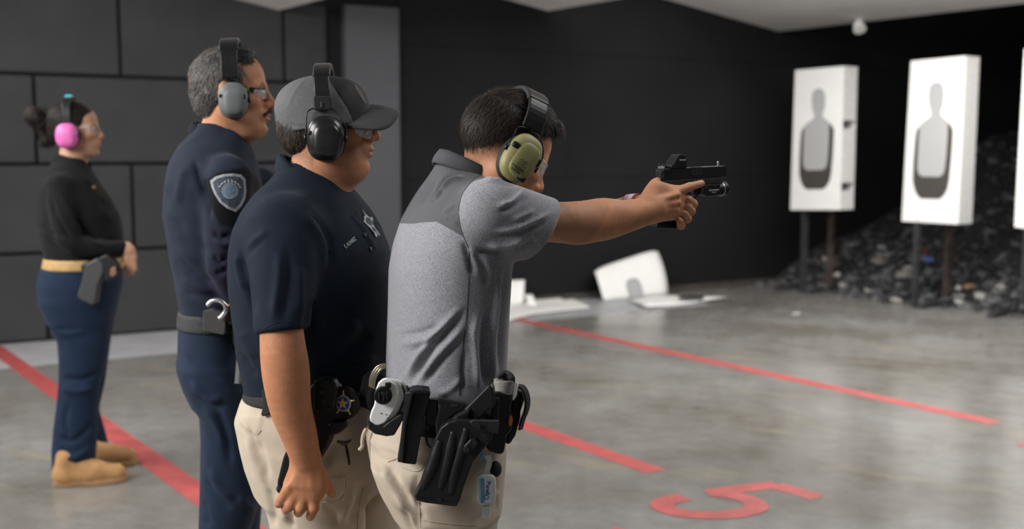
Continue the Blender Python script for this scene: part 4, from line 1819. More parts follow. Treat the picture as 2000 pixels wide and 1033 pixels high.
def hairline_D(q):
    """>0 inside the hair; profile of the hairline in head space"""
    x, z = q[:, 0], q[:, 2]
    top = z - np.interp(x, [-0.12, -0.085, -0.05, -0.02, 0.02, 0.045, 0.07, 0.1], [-0.066, -0.060, -0.036, -0.012, 0.004, 0.030, 0.066, 0.085])
    return top


hl = np.clip((hairline_D(qh) + 0.026) / 0.055, 0, 1) * (np.abs(qh) < 0.16).all(1)
cD = cD * (1 - 0.80 * hl[:, None] * (0.9 + 0.3 * vnoise(vD, 380, 9))[:, None])
for x, y in ((1371, 357), (1343, 391), (1341, 404), (1335, 418), (1326, 433)):
    m = np.exp(-(((uD[:, 0] - x) / 4.5) ** 2 + ((uD[:, 1] - y) / 4.5) ** 2))
    cD = cD * (1 - 0.35 * m[:, None]) + np.array((0.62, 0.36, 0.28)) * 0.35 * m[:, None]
bodyD = obj_vf('body', vD, fD, M_skin, personD, smooth=True, attrs={'col': cD})
eyes(hdD, personD)

# hair: a skull cap cut by the hairline, with combed strands
hf = Field(hdD.o - 0.19, hdD.o + 0.19, 0.003)
hf.put(hdD.ell((-0.016, 0, 0.032), (0.099, 0.079, 0.093)), 0.01)
hf.put(hdD.ell((0.026, 0, 0.050), (0.064, 0.062, 0.062)), 0.02)
hf.put(hdD.ell((0.004, 0, 0.096), (0.056, 0.044, 0.032)), 0.03)
hf.put(hdD.ell((0.066, 0, 0.088), (0.024, 0.040, 0.020)), 0.015)
vH, fH = hf.mesh()
qv = hdD.loc(vH)
hl = hairline_D(qv)
# thin the cap towards the hairline so that it melts into the clipped nape
nH = vnormals(vH, fH)
vH = vH - nH * (np.clip(1 - (hl - 0.02) / 0.05, 0, 1) * 0.0050)[:, None]
vH = vH + nH * (0.0016 * vnoise(vH, 130, 4) + 0.0008 * vnoise(vH, 300, 5))[:, None]
keep = (hl[fH] > 0.030 + 0.010 * vnoise(vH, 220, 8)[fH]).all(1)
fH0 = fH
fH = fH[keep]
HC = np.array((0.020, 0.015, 0.012))


def comb_D(q):
    x = -0.3 - 0.5 * (q[:, 0] < 0.02)
    d = np.stack([np.where(q[:, 2] > 0.085, 0.9, -0.25), np.sign(q[:, 1]) * 0.25 * (q[:, 2] > 0.06), np.where(q[:, 2] > 0.085, 0.0, -0.9)], 1)
    return d


used = np.unique(fH)
sv, sn = vH[used], nH[used]
ql = hdD.loc(sv)
hh = hairline_D(ql)
sel = (hh > 0.030)
sv, sn = sv[sel], sn[sel]


def cols_D(q, r):
    k = r.uniform(0.5, 1.7, len(q))[:, None]
    return HC * k


sf0 = np.unique(fH0); q0_ = hairline_D(hdD.loc(vH[sf0])); lowr = (q0_ > -0.016) & (q0_ < 0.045)
a0 = strands(hdD, vH[sf0][lowr], nH[sf0][lowr], comb_D, 5200, 0.008, 0.0007, 0.0010, cols_D, 8, 0.3)
a1 = strands(hdD, sv, sn, comb_D, 5600, 0.024, 0.0011, 0.0022, cols_D, 3, 0.24)
top = hdD.loc(sv)[:, 2] > 0.08
a2 = strands(hdD, sv[top], sn[top], comb_D, 1500, 0.038, 0.0012, 0.007, cols_D, 5, 0.28)
frt = (hdD.loc(sv)[:, 0] > 0.055)
a3 = strands(hdD, sv[frt], sn[frt], lambda q: np.tile((1.0, 0, 0.35), (len(q), 1)), 500, 0.030, 0.0013, 0.010, cols_D, 6, 0.35)
vv, ff, cc = join_vf((vH, fH, solid(HC, len(vH)) * (1 + 0.5 * np.clip(1 - hairline_D(qv) / 0.03, 0, 1))[:, None]), a0, a1, a2, a3)
obj_vf('hair', vv, ff, M_hair, personD, smooth=True, attrs={'col': cc})


# polo shirt
def m_heather():
    m = bpy.data.materials.new('heather_grey_jersey')
    nt, N, L, b = nodes_of(m)
    tc = N.new('ShaderNodeTexCoord')
    mp = N.new('ShaderNodeMapping'); mp.inputs['Scale'].default_value = (1, 1, 1.7)
    L.new(tc.outputs['Object'], mp.inputs['Vector'])
    n1 = N.new('ShaderNodeTexNoise'); n1.inputs['Scale'].default_value = 560; n1.inputs['Detail'].default_value = 3; n1.inputs['Roughness'].default_value = 0.7
    L.new(mp.outputs['Vector'], n1.inputs['Vector'])
    r = N.new('ShaderNodeValToRGB')
    r.color_ramp.elements[0].position = 0.36; r.color_ramp.elements[0].color = (0.075, 0.076, 0.090, 1)
    r.color_ramp.elements[1].position = 0.66; r.color_ramp.elements[1].color = (0.34, 0.34, 0.37, 1)
    L.new(n1.outputs['Fac'], r.inputs['Fac'])
    a = N.new('ShaderNodeAttribute'); a.attribute_name = 'mask'
    mr = N.new('ShaderNodeMapRange'); mr.inputs['From Min'].default_value = 0.47; mr.inputs['From Max'].default_value = 0.53
    L.new(a.outputs['Fac'], mr.inputs['Value'])
    mx = N.new('ShaderNodeMix'); mx.data_type = 'RGBA'
    L.new(mr.outputs['Result'], mx.inputs['Factor']); L.new(r.outputs['Color'], mx.inputs['A'])
    mx.inputs['B'].default_value = (0.062, 0.064, 0.071, 1)
    L.new(mx.outputs['Result'], b.inputs['Base Color'])
    b.inputs['Roughness'].default_value = 0.78
    b.inputs['Specular IOR Level'].default_value = 0.25
    b.inputs['Sheen Weight'].default_value = 0.2
    bp = N.new('ShaderNodeBump'); bp.inputs['Strength'].default_value = 0.15; bp.inputs['Distance'].default_value = 0.001
    L.new(n1.outputs['Fac'], bp.inputs['Height']); L.new(bp.outputs['Normal'], b.inputs['Normal'])
    return m


M_heather = m_heather()
sf = Field((-0.32, 2.02, 0.86), (0.27, 2.80, 1.47), 0.0042)
rows = [(314, 856, 925, 0.0, 0.045), (330, 846, 945, 0.0, 0.065), (348, 834, 955, 0.0, 0.100), (372, 815, 975, 0.0, 0.150), (400, 797, 992, 0.0, 0.185), (432, 780, 1002, 0.0, 0.198), (480, 765, 1003, 0.0, 0.195), (527, 757, 997, 0.0, 0.188), (588, 756, 994, 0.0, 0.180),
        (650, 754, 991, 0.0, 0.174), (706, 752, 989, 0.0, 0.170), (760, 752, 987, 0.0, 0.168), (800, 755, 985, 0.0, 0.167)]
sf.put(Loft(D.rows(rows, PH), 2.25), 0.0)
# right sleeve
sleeve_n = np.array([0.80, 0.30, -0.52])
sl = Inter(D.rc((957, 410, -0.155), (1085, 462, -0.075), 63, 70), Half(D.m(1058, 451, -0.10), sleeve_n))
sf.put(sl, 0.030)
# left sleeve on the far side
s2 = Inter(D.rc((868, 414, 0.15), (1020, 440, 0.23), 58, 58), Half(D.m(990, 440, 0.22), (0.9, 0.35, -0.2)))
sf.put(s2, 0.035)
# neck opening
sf.put(D.rc((960, 330, 0.0), (935, 352, 0.0), 54, 56), 0.006, '-')
vS, fS = sf.mesh()
vS = relax(vS, fS, 2, 0.5)
fl_ = [
    ([(800, 752), (838, 690), (875, 645), (908, 605)], 8, -0.008), ([(790, 745), (825, 685), (868, 635), (905, 598)], 8, 0.007), ([(815, 752), (850, 700), (890, 655), (912, 628)], 8, 0.007),
    ([(830, 750), (868, 700), (900, 665)], 6, -0.004), ([(780, 655), (820, 650), (860, 635)], 7, -0.004), ([(780, 672), (825, 665), (868, 642)], 7, 0.004), ([(800, 690), (840, 668), (875, 640)], 6, -0.004),
    ([(935, 760), (930, 700), (925, 650), (935, 610)], 9, 0.007), ([(948, 765), (942, 700), (945, 640), (955, 590)], 8, -0.007), ([(965, 760), (962, 680), (968, 610), (975, 540)], 7, 0.006), ([(978, 740), (978, 660), (984, 580), (988, 520)], 6, -0.006),
    ([(905, 770), (905, 730), (908, 680)], 7, -0.003), ([(850, 775), (880, 760), (905, 735)], 7, 0.003),
    # sleeve
    ([(970, 404), (1000, 393), (1024, 372)], 5, 0.006), ([(975, 412), (1005, 402), (1030, 380)], 5, -0.005), ([(965, 452), (1010, 444), (1060, 424), (1078, 415)], 5, 0.006), ([(965, 462), (1012, 455), (1065, 434)], 5.5, -0.006),
    ([(1000, 430), (1025, 420), (1045, 410)], 5, 0.004), ([(950, 480), (990, 478), (1030, 462)], 7, 0.006), ([(930, 488), (965, 496), (990, 494)], 6, -0.008), ([(1000, 490), (1025, 480), (1045, 462)], 6, -0.005),
    ([(985, 358), (1000, 360), (1012, 356)], 4, -0.003), ([(945, 345), (960, 352), (985, 350)], 5, 0.004),
    # yoke pulls from the collar
    ([(900, 342), (872, 348), (850, 378), (838, 388)], 4, -0.006), ([(905, 346), (880, 352), (858, 376), (845, 392)], 4.5, 0.006), ([(868, 365), (855, 385), (838, 395)], 4, -0.004), ([(840, 350), (825, 375), (812, 400)], 5, 0.005), ([(852, 350), (838, 375), (820, 402)], 4, -0.004),
    ([(890, 400), (875, 410), (865, 420)], 5, 0.003), ([(897, 440), (880, 425), (865, 425)], 6, 0.003),
    ([(905, 470), (915, 500), (925, 540)], 7, -0.005), ([(925, 490), (945, 520), (950, 560)], 8, -0.004)]
vS = folds(vS, fS, [(p_, w_ * 0.85, a_ * 1.35) for p_, w_, a_ in fl_])
yoke = [(700, 200), (700, 437), (779, 436), (805, 437), (830, 434), (853, 433), (880, 448), (906, 463), (899, 440), (896, 415), (899, 392), (907, 372), (924, 352), (945, 340), (952, 300), (1000, 200)]
mk_ = mask_poly(vS, yoke)
# the far half of the yoke follows height only
far = (vS[:, 1] > 2.40)
zc = D.m(850, 436)[2]
mk_ = np.where(far & (proj(vS)[:, 0] > 880), np.clip(0.5 + (vS[:, 2] - zc) * 60, 0, 1) * (proj(vS)[:, 0] < 960), mk_)
shirtD = obj_vf('polo_shirt', vS, fS, M_heather, personD, smooth=True, attrs={'mask': np.repeat(mk_[:, None], 3, 1)}, label='heather grey polo shirt with charcoal yoke')
M_seam = mat('dark_seam', (0.02, 0.02, 0.024), 0.9)
for pts, nn in (([(944, 341), (924, 352), (907, 372), (899, 392), (896, 415), (899, 440), (906, 463), (916, 485)], 30), ([(917, 490), (915, 560), (911, 620), (903, 690), (899, 740), (898, 772)], 34)):
    obj_bm('seam', bm_tube(surf_path(vS, fS, pts, 0.0002, nn), 0.0007, 5), M_seam, shirtD, smooth=True)


def collar(fig, top, bot, at, ab, ang, m, parent, gap=0.5, thick=0.004, lat=1.0, name='collar', seg=41):
    """stand-up shirt collar: top and bottom = (px, py, dy, tilt m); a = radii along the facing direction"""
    Ct, Cb = fig.m(*top[:3]), fig.m(*bot[:3])
    fdir = np.array([math.cos(ang), math.sin(ang), 0]); ldir = np.array([-math.sin(ang), math.cos(ang), 0])
    rows = []
    for i in range(seg):
        t = gap + (2 * math.pi - 2 * gap) * i / (seg - 1)
        c_, s_ = math.cos(t), math.sin(t)
        T = Ct + fdir * c_ * at + ldir * s_ * at * lat - UP * top[3] * c_
        B = Cb + fdir * c_ * ab + ldir * s_ * ab * lat - UP * bot[3] * c_
        col = []
        for k in np.linspace(0, 1, 6):
            o = math.sin(k * math.pi) * 0.004
            q = B * (1 - k) + T * k
            q = q + (fdir * c_ + ldir * s_) * o
            col.append(q)
        rows.append(col)
    return sheet(name, rows, m, parent, thick=thick)


M_yoke = cloth('charcoal_yoke_cloth', (0.062, 0.064, 0.071), 0.75, 900, 0.15)
collar(D, (921, 322, 0.0, 0.034), (907, 346, 0.0, 0.031), 0.068, 0.069, PH, M_yoke, shirtD, 0.35, lat=1.0)
collar(D, (922, 323, 0.0, 0.034), (925, 345, 0.0, 0.028), 0.064, 0.058, PH, M_yoke, shirtD, 0.35, lat=1.0, name='collar_stand')

# khaki trousers
tf = Field((-0.36, 2.06, 0.02), (0.10, 2.74, 1.02), 0.0065)
hips = [(770, 742, 986, 0.0, 0.166), (800, 728, 988, 0.0, 0.170), (850, 712, 988, 0.0, 0.178), (905, 720, 984, 0.0, 0.182), (940, 732, 980, 0.0, 0.176), (975, 748, 976, 0.0, 0.160)]
tf.put(Loft(D.rows(hips, PH), 2.3), 0.0)
legr = [(900, 724, 976, -0.075, 0.098), (960, 744, 975, -0.080, 0.098), (1033, 786, 973, -0.085, 0.095), (1150, 800, 962, -0.085, 0.088), (1300, 815, 945, -0.085, 0.080), (1450, 822, 935, -0.085, 0.075), (1600, 820, 925, -0.085, 0.072), (1655, 815, 925, -0.085, 0.072)]
legl = [(900, 742, 985, 0.085, 0.095), (960, 770, 985, 0.095, 0.095), (1033, 812, 966, 0.10, 0.092), (1150, 825, 960, 0.11, 0.085), (1300, 835, 950, 0.11, 0.078), (1450, 835, 935, 0.11, 0.073), (1520, 832, 930, 0.11, 0.07)]
tf.put(Loft(D.rows(legr, PH), 2.2), 0.03)
tf.put(Loft(D.rows(legl, PH), 2.2), 0.02)
vT, fT = tf.mesh()
vT = relax(vT, fT, 2, 0.5)
vT = emboss(vT, fT, [(815, 890), (838, 905), (832, 920), (800, 915), (770, 895), (745, 892), (722, 860), (740, 858)], 0.003)
vT = emboss(vT, fT, [(818, 985), (822, 1033), (935, 1040), (975, 1010), (975, 960), (930, 975)], 0.004)
vT = folds(vT, fT, [(p_, w_ * 0.8, a_ * 1.35) for p_, w_, a_ in [([(745, 900), (760, 940), (785, 975), (800, 1010)], 10, 0.006), ([(760, 905), (780, 950), (805, 990)], 8, -0.006), ([(830, 1033), (815, 960), (818, 920)], 7, -0.004), ([(775, 935), (800, 955), (818, 985)], 8, 0.005),
                    ([(735, 880), (760, 885), (778, 893)], 5, -0.003), ([(930, 1025), (950, 1000), (970, 985)], 7, -0.004), ([(790, 985), (800, 1020), (815, 1050)], 8, -0.006), ([(960, 900), (968, 950), (970, 1000)], 6, -0.004), ([(725, 905), (750, 950), (790, 1005)], 7, 0.004), ([(770, 960), (800, 1000), (812, 1040)], 6, 0.005), ([(735, 915), (765, 925), (800, 940)], 6, -0.004), ([(770, 925), (795, 945), (812, 965)], 5, 0.004)]])
trouD = obj_vf('trousers', vT, fT, M_khaki, personD, smooth=True)
for pts, n_ in (([(758, 902), (775, 895), (785, 890)], 8), ([(785, 912), (805, 920), (822, 918), (832, 900)], 14), ([(818, 970), (820, 1000), (822, 1030)], 10), ([(824, 1015), (870, 1022), (930, 1026)], 14)):
    obj_bm('stitching', bm_tube(surf_path(vT, fT, pts, 0.0005, n_), 0.0011, 5), M_stitch, trouD, smooth=True)
M_bootb = mat('brown_boot_leather', (0.05, 0.035, 0.025), 0.6, noise=0.2)
M_soleb = mat('dark_rubber_sole', (0.015, 0.014, 0.013), 0.8)
for dx, dy in ((0.0, -0.085), (0.02, 0.11)):
    h0 = P(835, 900, 2.40 + dy); h0[2] = 0
    boot(personD, h0 + np.array([dx - 0.02, 0, 0]), (math.cos(PH), math.sin(PH)), 0.29, M_bootb, M_soleb, 0.14)

# safety glasses and olive ear defenders
M_olive = mat('olive_drab_shell', (0.205, 0.190, 0.075), 0.5, noise=0.05, nscale=40)
M_clearframe = mat('clear_polycarbonate', (0.8, 0.78, 0.75), 0.2, alpha=0.35)
glasses(hdD, 'clear wraparound safety glasses on the man in the grey polo', M_clearframe, mat('hazy_clear_lens', (0.9, 0.88, 0.86), 0.08, spec=0.6, alpha=0.24), 0.042, (0.054, 0.070), 1.3, 0.040, -0.004)
muffD = ear_defenders(hdD, 'olive green ear defenders with black band on the man in the grey polo', M_olive, M_plastic, (0.038, 0.022, 0.052), (0.000, -0.097, -0.014), cup_tilt=0.12, band_tilt=-0.10, band_w=0.022, band_top=0.137, band_end=0.050, slot_s=1.45)
# lettering and emblem on the olive cup
R_ = hdD.R @ rotY(0.12)
cpos = hdD.w(0.000, -0.1225, -0.014)
cupM = frame(cpos, R_ @ np.array([1.0, 0, 0]), R_ @ np.array([0, 0, 1.0]), R_ @ np.array([0, -1.0, 0]))
lb = text_bm("WALKER'S", 0.0068, cupM @ Matrix.Translation((-0.004, -0.027, 0.0000)))
lb = merge(lb, text_bm('RAZOR', 0.0068, cupM @ Matrix.Translation((-0.004, -0.034, -0.0012))))
cup0 = [c_ for c_ in muffD.children if c_.name.startswith('cup')][0]
M_logo = mat('black_logo_print', (0.01, 0.01, 0.008), 0.7)
o = obj_bm('lettering', lb, M_logo, None); o.parent = cup0; o.data.transform(Matrix.Translation(-Vector(muffD.location)))
em = None
for a0, a1, r_ in ((0.5, 1.4, 0.0085), (1.8, 2.7, 0.0085), (3.4, 4.0, 0.0085), (5.4, 6.1, 0.0085), (0.2, 2.9, 0.0045)):
    pts = [cupM @ Vector((r_ * 1.25 * math.cos(a), -0.014 + r_ * math.sin(a), 0.0008)) for a in np.linspace(a0, a1, 8)]
    em = bm_tube(pts, 0.0008, 5, bm=em)
o = obj_bm('emblem', em, M_logo, None); o.parent = cup0; o.data.transform(Matrix.Translation(-Vector(muffD.location)))
# ---------------------------------------------------------------- pistol in the hands
def Z7(x, y):
    return (700 + x * 0.3419, 680 + y * 0.3417)


def Z7s(*pts):
    return [Z7(*p) for p in pts]


gy, gp = 0.58, 0.028
GR = rotZ(gy) @ rotY(-gp)
GO = D.m(1288, 353.5, 0.045)
gx, gl, gz_ = GR @ np.array([1.0, 0, 0]), GR @ np.array([0, 1.0, 0]), GR @ np.array([0, 0, 1.0])
pistol = empty('pistol', GO, 'black pistol with red-dot sight and weapon light in both hands', 'pistol')
mm = 0.001
# side view frame: X barrel, Y up, Z towards the camera (right side of the gun)
SIDE = frame(GO, gx, gz_, -gl)


def gprism(pts, zmid, w, bev=0.0008, seg=2, bm=None):
    return bm_prism([(x * mm, y * mm) for x, y in pts], w * mm, SIDE @ Matrix.Translation((0, 0, (zmid + w / 2) * mm)), bev, seg, bm)


def gbox(x0, x1, y0, y1, z0, z1, bev=0.0008, bm=None):
    return bm_box(((x1 - x0) * mm, (y1 - y0) * mm, (z1 - z0) * mm), bev, 2, SIDE @ Matrix.Translation(((x0 + x1) / 2 * mm, (y0 + y1) / 2 * mm, (z0 + z1) / 2 * mm)), bm)


M_grip = mat('stippled_frame', (0.014, 0.014, 0.015), 0.55, bump=0.5, bscale=500)
slide = obj_bm('slide', gprism([(0, 2), (186, 2), (186, 20), (183, 26.5), (3, 26.5), (0, 22)], 0, 26, 0.0018, 2), M_steelblk, pistol)
obj_bm('ejection_port', gbox(80, 113, 9, 26.9, 2, 13.4, 0.0006), M_polymer2, slide)
for i in range(6):
    obj_bm('serration', gbox(6 + i * 4, 8 + i * 4, 5, 22, 12.2, 13.4, 0.0003), M_steelblk, slide)
obj_bm('rear_plate', gprism([(-2.5, 0), (1, 0), (1, 24), (-2.5, 22)], 0, 20, 0.001), M_polymer2, slide)
obj_bm('rear_sight', gprism([(4, 26), (20, 26), (18, 31), (12, 33.5), (6, 33.5)], 0, 22, 0.0008), M_steelblk, pistol)
for z in (-7, 7):
    obj_bm('sight_post', gbox(4, 7, 32.5, 37.5, z - 2.6, z + 2.6, 0.0004), M_polymer2, pistol)
obj_bm('front_sight', gbox(170, 174, 26, 37, -1.8, 1.8, 0.0005), M_silver, pistol)
# optic
opt = obj_bm('red_dot_sight', gprism([(22, 26), (66, 26), (68, 30), (66, 34), (64, 52), (60, 56), (50, 56.5), (44, 54), (30, 36), (22, 33)], 0, 29, 0.0016), M_plastic, pistol)
hood = bmesh.new()
ptsO = []
for i in range(25):
    a = math.pi * 2 * i / 24
    r1 = 1.0
    ptsO.append(SIDE @ Vector(((36 + 10 * (math.sin(a) * .5 + .5)) * mm, (42 + 12 * math.sin(a)) * mm, (12.5 * math.cos(a)) * mm)))
obj_bm('lens_rim', bm_tube([tuple(p) for p in ptsO], 0.0022, 7, cap=False), M_polymer2, opt, smooth=True)
lens = bmesh.new()
lv = [lens.verts.new(p) for p in ptsO[:-1]]
lens.faces.new(lv)
r = bmesh.ops.extrude_face_region(lens, geom=lens.faces[:])
bmesh.ops.translate(lens, vec=Vector(gx) * 0.0012, verts=[g for g in r['geom'] if isinstance(g, bmesh.types.BMVert)])
bmesh.ops.recalc_face_normals(lens, faces=lens.faces)
obj_bm('lens', lens, mat('coated_lens', (0.02, 0.025, 0.05), 0.08, spec=0.8), opt)
o = obj_bm('lettering', text_bm('HOLOSUN', 0.0036, SIDE @ Matrix.Translation((0.054, 0.0435, 0.0147))), M_whiteprint, None)
o.parent = opt; o.data.transform(Matrix.Translation(-Vector(pistol.location)))
for x_ in (40, 58):
    obj_bm('screw', bm_cyl(0.0022, 0.0022, 0.0012, 12, SIDE @ Matrix.Translation((x_ * mm, 0.031, 0.0146))), M_polymer2, opt)
# frame: dust cover, grip
fr = obj_bm('frame', gprism([(-6, 1.8), (172, 1.8), (176, -2), (176, -11), (112, -13), (108, -17), (74, -17), (62, -22), (50, -45), (36, -98), (-12, -92), (-8, -60), (4, -26), (2, -14), (-14, -8), (-14, -1)], 0, 25, 0.002, 2), M_grip, pistol)
for x_ in (150, 158, 166):
    obj_bm('rail_slot', gbox(x_, x_ + 3, -11.6, -8.0, -13.2, 13.2, 0.0003), M_cush, fr)
obj_bm('slide_stop', gbox(62, 92, -4, -1, 12, 14.2, 0.0006), M_steelblk, fr)
obj_bm('takedown_lever', gbox(100, 112, -7, -2, 12, 13.8, 0.0006), M_steelblk, fr)
obj_bm('magazine_base', gprism([(-16, -88), (38, -94), (41, -106), (-19, -100)], 0, 29, 0.002), M_plastic, pistol)
tg_ = [SIDE @ Vector((x * mm, y * mm, 0)) for x, y in ((108, -15), (109, -26), (105, -36), (96, -40), (80, -41), (66, -38), (56, -34))]
obj_bm('trigger_guard', bm_tube([tuple(p) for p in tg_], 0.01, n=22, flat=(0.0058, 0.0024), fdir=gl), M_polymer2, pistol, smooth=False)
tr_ = [SIDE @ Vector((x * mm, y * mm, 0)) for x, y in ((80, -15), (83, -24), (82, -31), (86, -37))]
obj_bm('trigger', bm_tube([tuple(p) for p in tr_], 0.01, n=10, flat=(0.0035, 0.002), fdir=gl), M_plastic, pistol)
# weapon light
wl = obj_bm('weapon_light', gprism([(112, -12), (168, -12), (168, -38), (128, -40), (118, -34), (110, -30)], 0, 27, 0.003, 2), M_plastic, pistol)
CYL = SIDE @ Matrix.Translation((0.174, -0.026, 0)) @ Matrix.Rotation(math.pi / 2, 4, 'Y')
obj_bm('head', bm_cyl(0.0135, 0.0152, 0.026, 28, CYL, 0.001), M_plastic, wl, smooth=False)
obj_bm('bezel_ring', bm_cyl(0.0158, 0.0158, 0.0022, 28, SIDE @ Matrix.Translation((0.1795, -0.026, 0)) @ Matrix.Rotation(math.pi / 2, 4, 'Y')), M_silver, wl, smooth=False)
obj_bm('bezel', bm_cyl(0.0168, 0.0162, 0.010, 28, SIDE @ Matrix.Translation((0.187, -0.026, 0)) @ Matrix.Rotation(math.pi / 2, 4, 'Y'), 0.001), M_plastic, wl, smooth=False)
obj_bm('lens', bm_cyl(0.0135, 0.0135, 0.001, 24, SIDE @ Matrix.Translation((0.1923, -0.026, 0)) @ Matrix.Rotation(math.pi / 2, 4, 'Y')), M_eye if False else M_whiteprint, wl)
for x_, y_ in ((122, -19), (148, -17)):
    obj_bm('screw', bm_cyl(0.0032, 0.0032, 0.003, 14, SIDE @ Matrix.Translation((x_ * mm, y_ * mm, 0.0135))), M_polymer2, wl)
obj_bm('switch', gbox(110, 118, -34, -20, -14, 14, 0.002), M_polymer2, wl)
o = obj_bm('lettering', merge(text_bm('STREAMLIGHT', 0.0048, SIDE @ Matrix.Translation((0.147, -0.0262, 0.0137))), text_bm('TLR-1 HL', 0.0034, SIDE @ Matrix.Translation((0.147, -0.0310, 0.0137)))), M_whiteprint, None)
o.parent = wl; o.data.transform(Matrix.Translation(-Vector(pistol.location)))

# flag wristband on the far wrist
wa, wb = D.m(1226, 405, 0.160), D.m(1249, 403, 0.142)
ax = (wb - wa) / np.linalg.norm(wb - wa)
wbnd = empty('wristband', (wa + wb) / 2, 'red white and blue flag wristband on the far wrist of the aiming man', 'wristband')
zr = UP - ax * np.dot(UP, ax); zr /= np.linalg.norm(zr)
yr = np.cross(ax, zr)
rad_ = D.r(24.5, 0.15)


def arc_band(a0, a1, s0, s1, r, m, name, par):
    b = bmesh.new()
    n = max(3, int((a1 - a0) / 0.12))
    rows_ = []
    for i in range(n + 1):
        a = a0 + (a1 - a0) * i / n
        d = zr * math.cos(a) + yr * math.sin(a)
        rows_.append([b.verts.new(wa + (wb - wa) * s + d * rr) for s, rr in ((s0, r), (s1, r), (s1, r - 0.002), (s0, r - 0.002))])
    for i in range(n):
        for j in range(4):
            b.faces.new((rows_[i][j], rows_[i][(j + 1) % 4], rows_[i + 1][(j + 1) % 4], rows_[i + 1][j]))
    b.faces.new(rows_[0]); b.faces.new(rows_[-1][::-1])
    bmesh.ops.recalc_face_normals(b, faces=b.faces)
    return obj_bm(name, b, m, par)


M_fnavy = mat('flag_navy', (0.03, 0.03, 0.07), 0.7)
M_fred = mat('flag_red', (0.42, 0.02, 0.03), 0.7)
band_ = arc_band(-math.pi, math.pi, 0, 1, rad_, M_fnavy, 'band', wbnd)
for i, mt_ in enumerate((M_fred, M_whiteprint, M_fred, M_whiteprint)):
    arc_band(0.05, 1.35, 0.05 + i * 0.10, 0.13 + i * 0.10, rad_ + 0.0012, mt_, 'stripe', wbnd)
arc_band(0.1, 1.3, 0.48, 0.80, rad_ + 0.0012, M_whiteprint, 'star_field', wbnd)
arc_band(-0.6, 1.3, 0.84, 1.0, rad_ + 0.0012, M_fred, 'edge_stripe', wbnd)

# ---------------------------------------------------------------- duty belt of the aiming man
beltD = empty('duty_belt', D.m(860, 790), 'black duty belt with white cuffs and drop holster on the aiming man', 'duty belt', 'duty belts')
bf = Field((-0.36, 2.08, 0.88), (0.06, 2.72, 1.0), 0.005)
bh = [(774, 738, 992, 0.0, 0.176), (784, 736, 994, 0.0, 0.178), (812, 730, 996, 0.0, 0.180), (816, 732, 995, 0.0, 0.179)]
bf.put(Loft(D.rows(bh, PH), 2.3), 0.0)
v_, f_ = bf.mesh()
obj_vf('belt', v_, f_, M_nylon, beltD, smooth=True)
YH = -0.205
# handcuffs, stacked white plates with a black lock, in an open holder
M_cuffw = mat('white_cuff_enamel', (0.84, 0.84, 0.83), 0.35)
cuff_out = Z7s((160, 172), (190, 180), (215, 205), (230, 245), (230, 290), (210, 340), (180, 390), (150, 425), (120, 440), (90, 442), (68, 425), (66, 395), (76, 360), (90, 330), (98, 290), (100, 240), (115, 200), (138, 178))
cc_ = np.array(cuff_out).mean(0)
hc = obj_bm('cuff_holder', plate(D, Z7s((52, 405), (70, 420), (100, 440), (140, 448), (175, 420), (245, 375), (262, 390), (240, 440), (205, 500), (160, 506), (95, 492), (55, 462)), YH - 0.028, 0.050, 0.15, 0.005, 3), M_polymer2, beltD)
for k, (dx, dd) in enumerate(((0, -0.026), (10, -0.012), (20, 0.002))):
    b = plate(D, [(x + dx + (x - cc_[0]) * 0.02 * k, y + 1.5 * k) for x, y in cuff_out], YH + dd, 0.009, 0.15, 0.002, 2)
    obj_bm('cuff_plate', b, M_cuffw, beltD)
    if k:
        rim = [D.m(x + dx + 1, y + 1.5 * k, YH + dd - 0.003) for x, y in cuff_out[2:9]]
        obj_bm('cuff_rim', bm_tube(rim, 0.0020, 6, 16), M_steelblk, beltD, smooth=True)
lk = px_frame(D, *Z7(141, 268), YH - 0.030, 0.15)
lock = obj_bm('cuff_lock', bm_cyl(0.0172, 0.0180, 0.016, 32, lk, 0.003), M_plastic, beltD, smooth=False)
for dx, dy_ in ((-0.008, 0.0), (0.007, 0.004), (0.001, -0.009)):
    obj_bm('lock_rib', bm_box((0.003, 0.014, 0.004), 0.0012, 2, lk @ Matrix.Translation((dx, dy_ * 0.4, 0.009))), M_polymer2, lock)
obj_bm('lock_centre', bm_cyl(0.0042, 0.0042, 0.004, 16, lk @ Matrix.Translation((0, 0.004, 0.009)), 0.001), M_polymer2, lock)
obj_bm('lock_tab', bm_box((0.012, 0.010, 0.010), 0.002, 2, lk @ Matrix.Translation((0.010, 0.0195, -0.001))), M_plastic, lock)
for x_, y_ in ((95, 378), (130, 372), (160, 380), (165, 400)):
    obj_bm('pin', bm_cyl(0.0012, 0.0012, 0.0012, 10, px_frame(D, *Z7(x_, y_), YH - 0.0270, 0.15)), M_plastic, beltD)
# second cuff case further round the back
case2 = obj_bm('cuff_case', plate(D, [(727, 742), (740, 728), (752, 735), (752, 800), (738, 806), (722, 802), (718, 785)], 0.03, 0.05, 0.6, 0.006, 3), M_nylon, beltD)
for k in range(3):
    pts = [D.m(x + 4 * k, y + 2 * k, 0.0 + 0.012 * k) for x, y in ((722, 755), (725, 735), (735, 718), (748, 712), (757, 715))]
    obj_bm('cuff_ring', bm_tube(pts, 0.0032, 8, 18), mat('brassy_steel', (0.45, 0.42, 0.33), 0.3, metal=0.85), beltD, smooth=True)
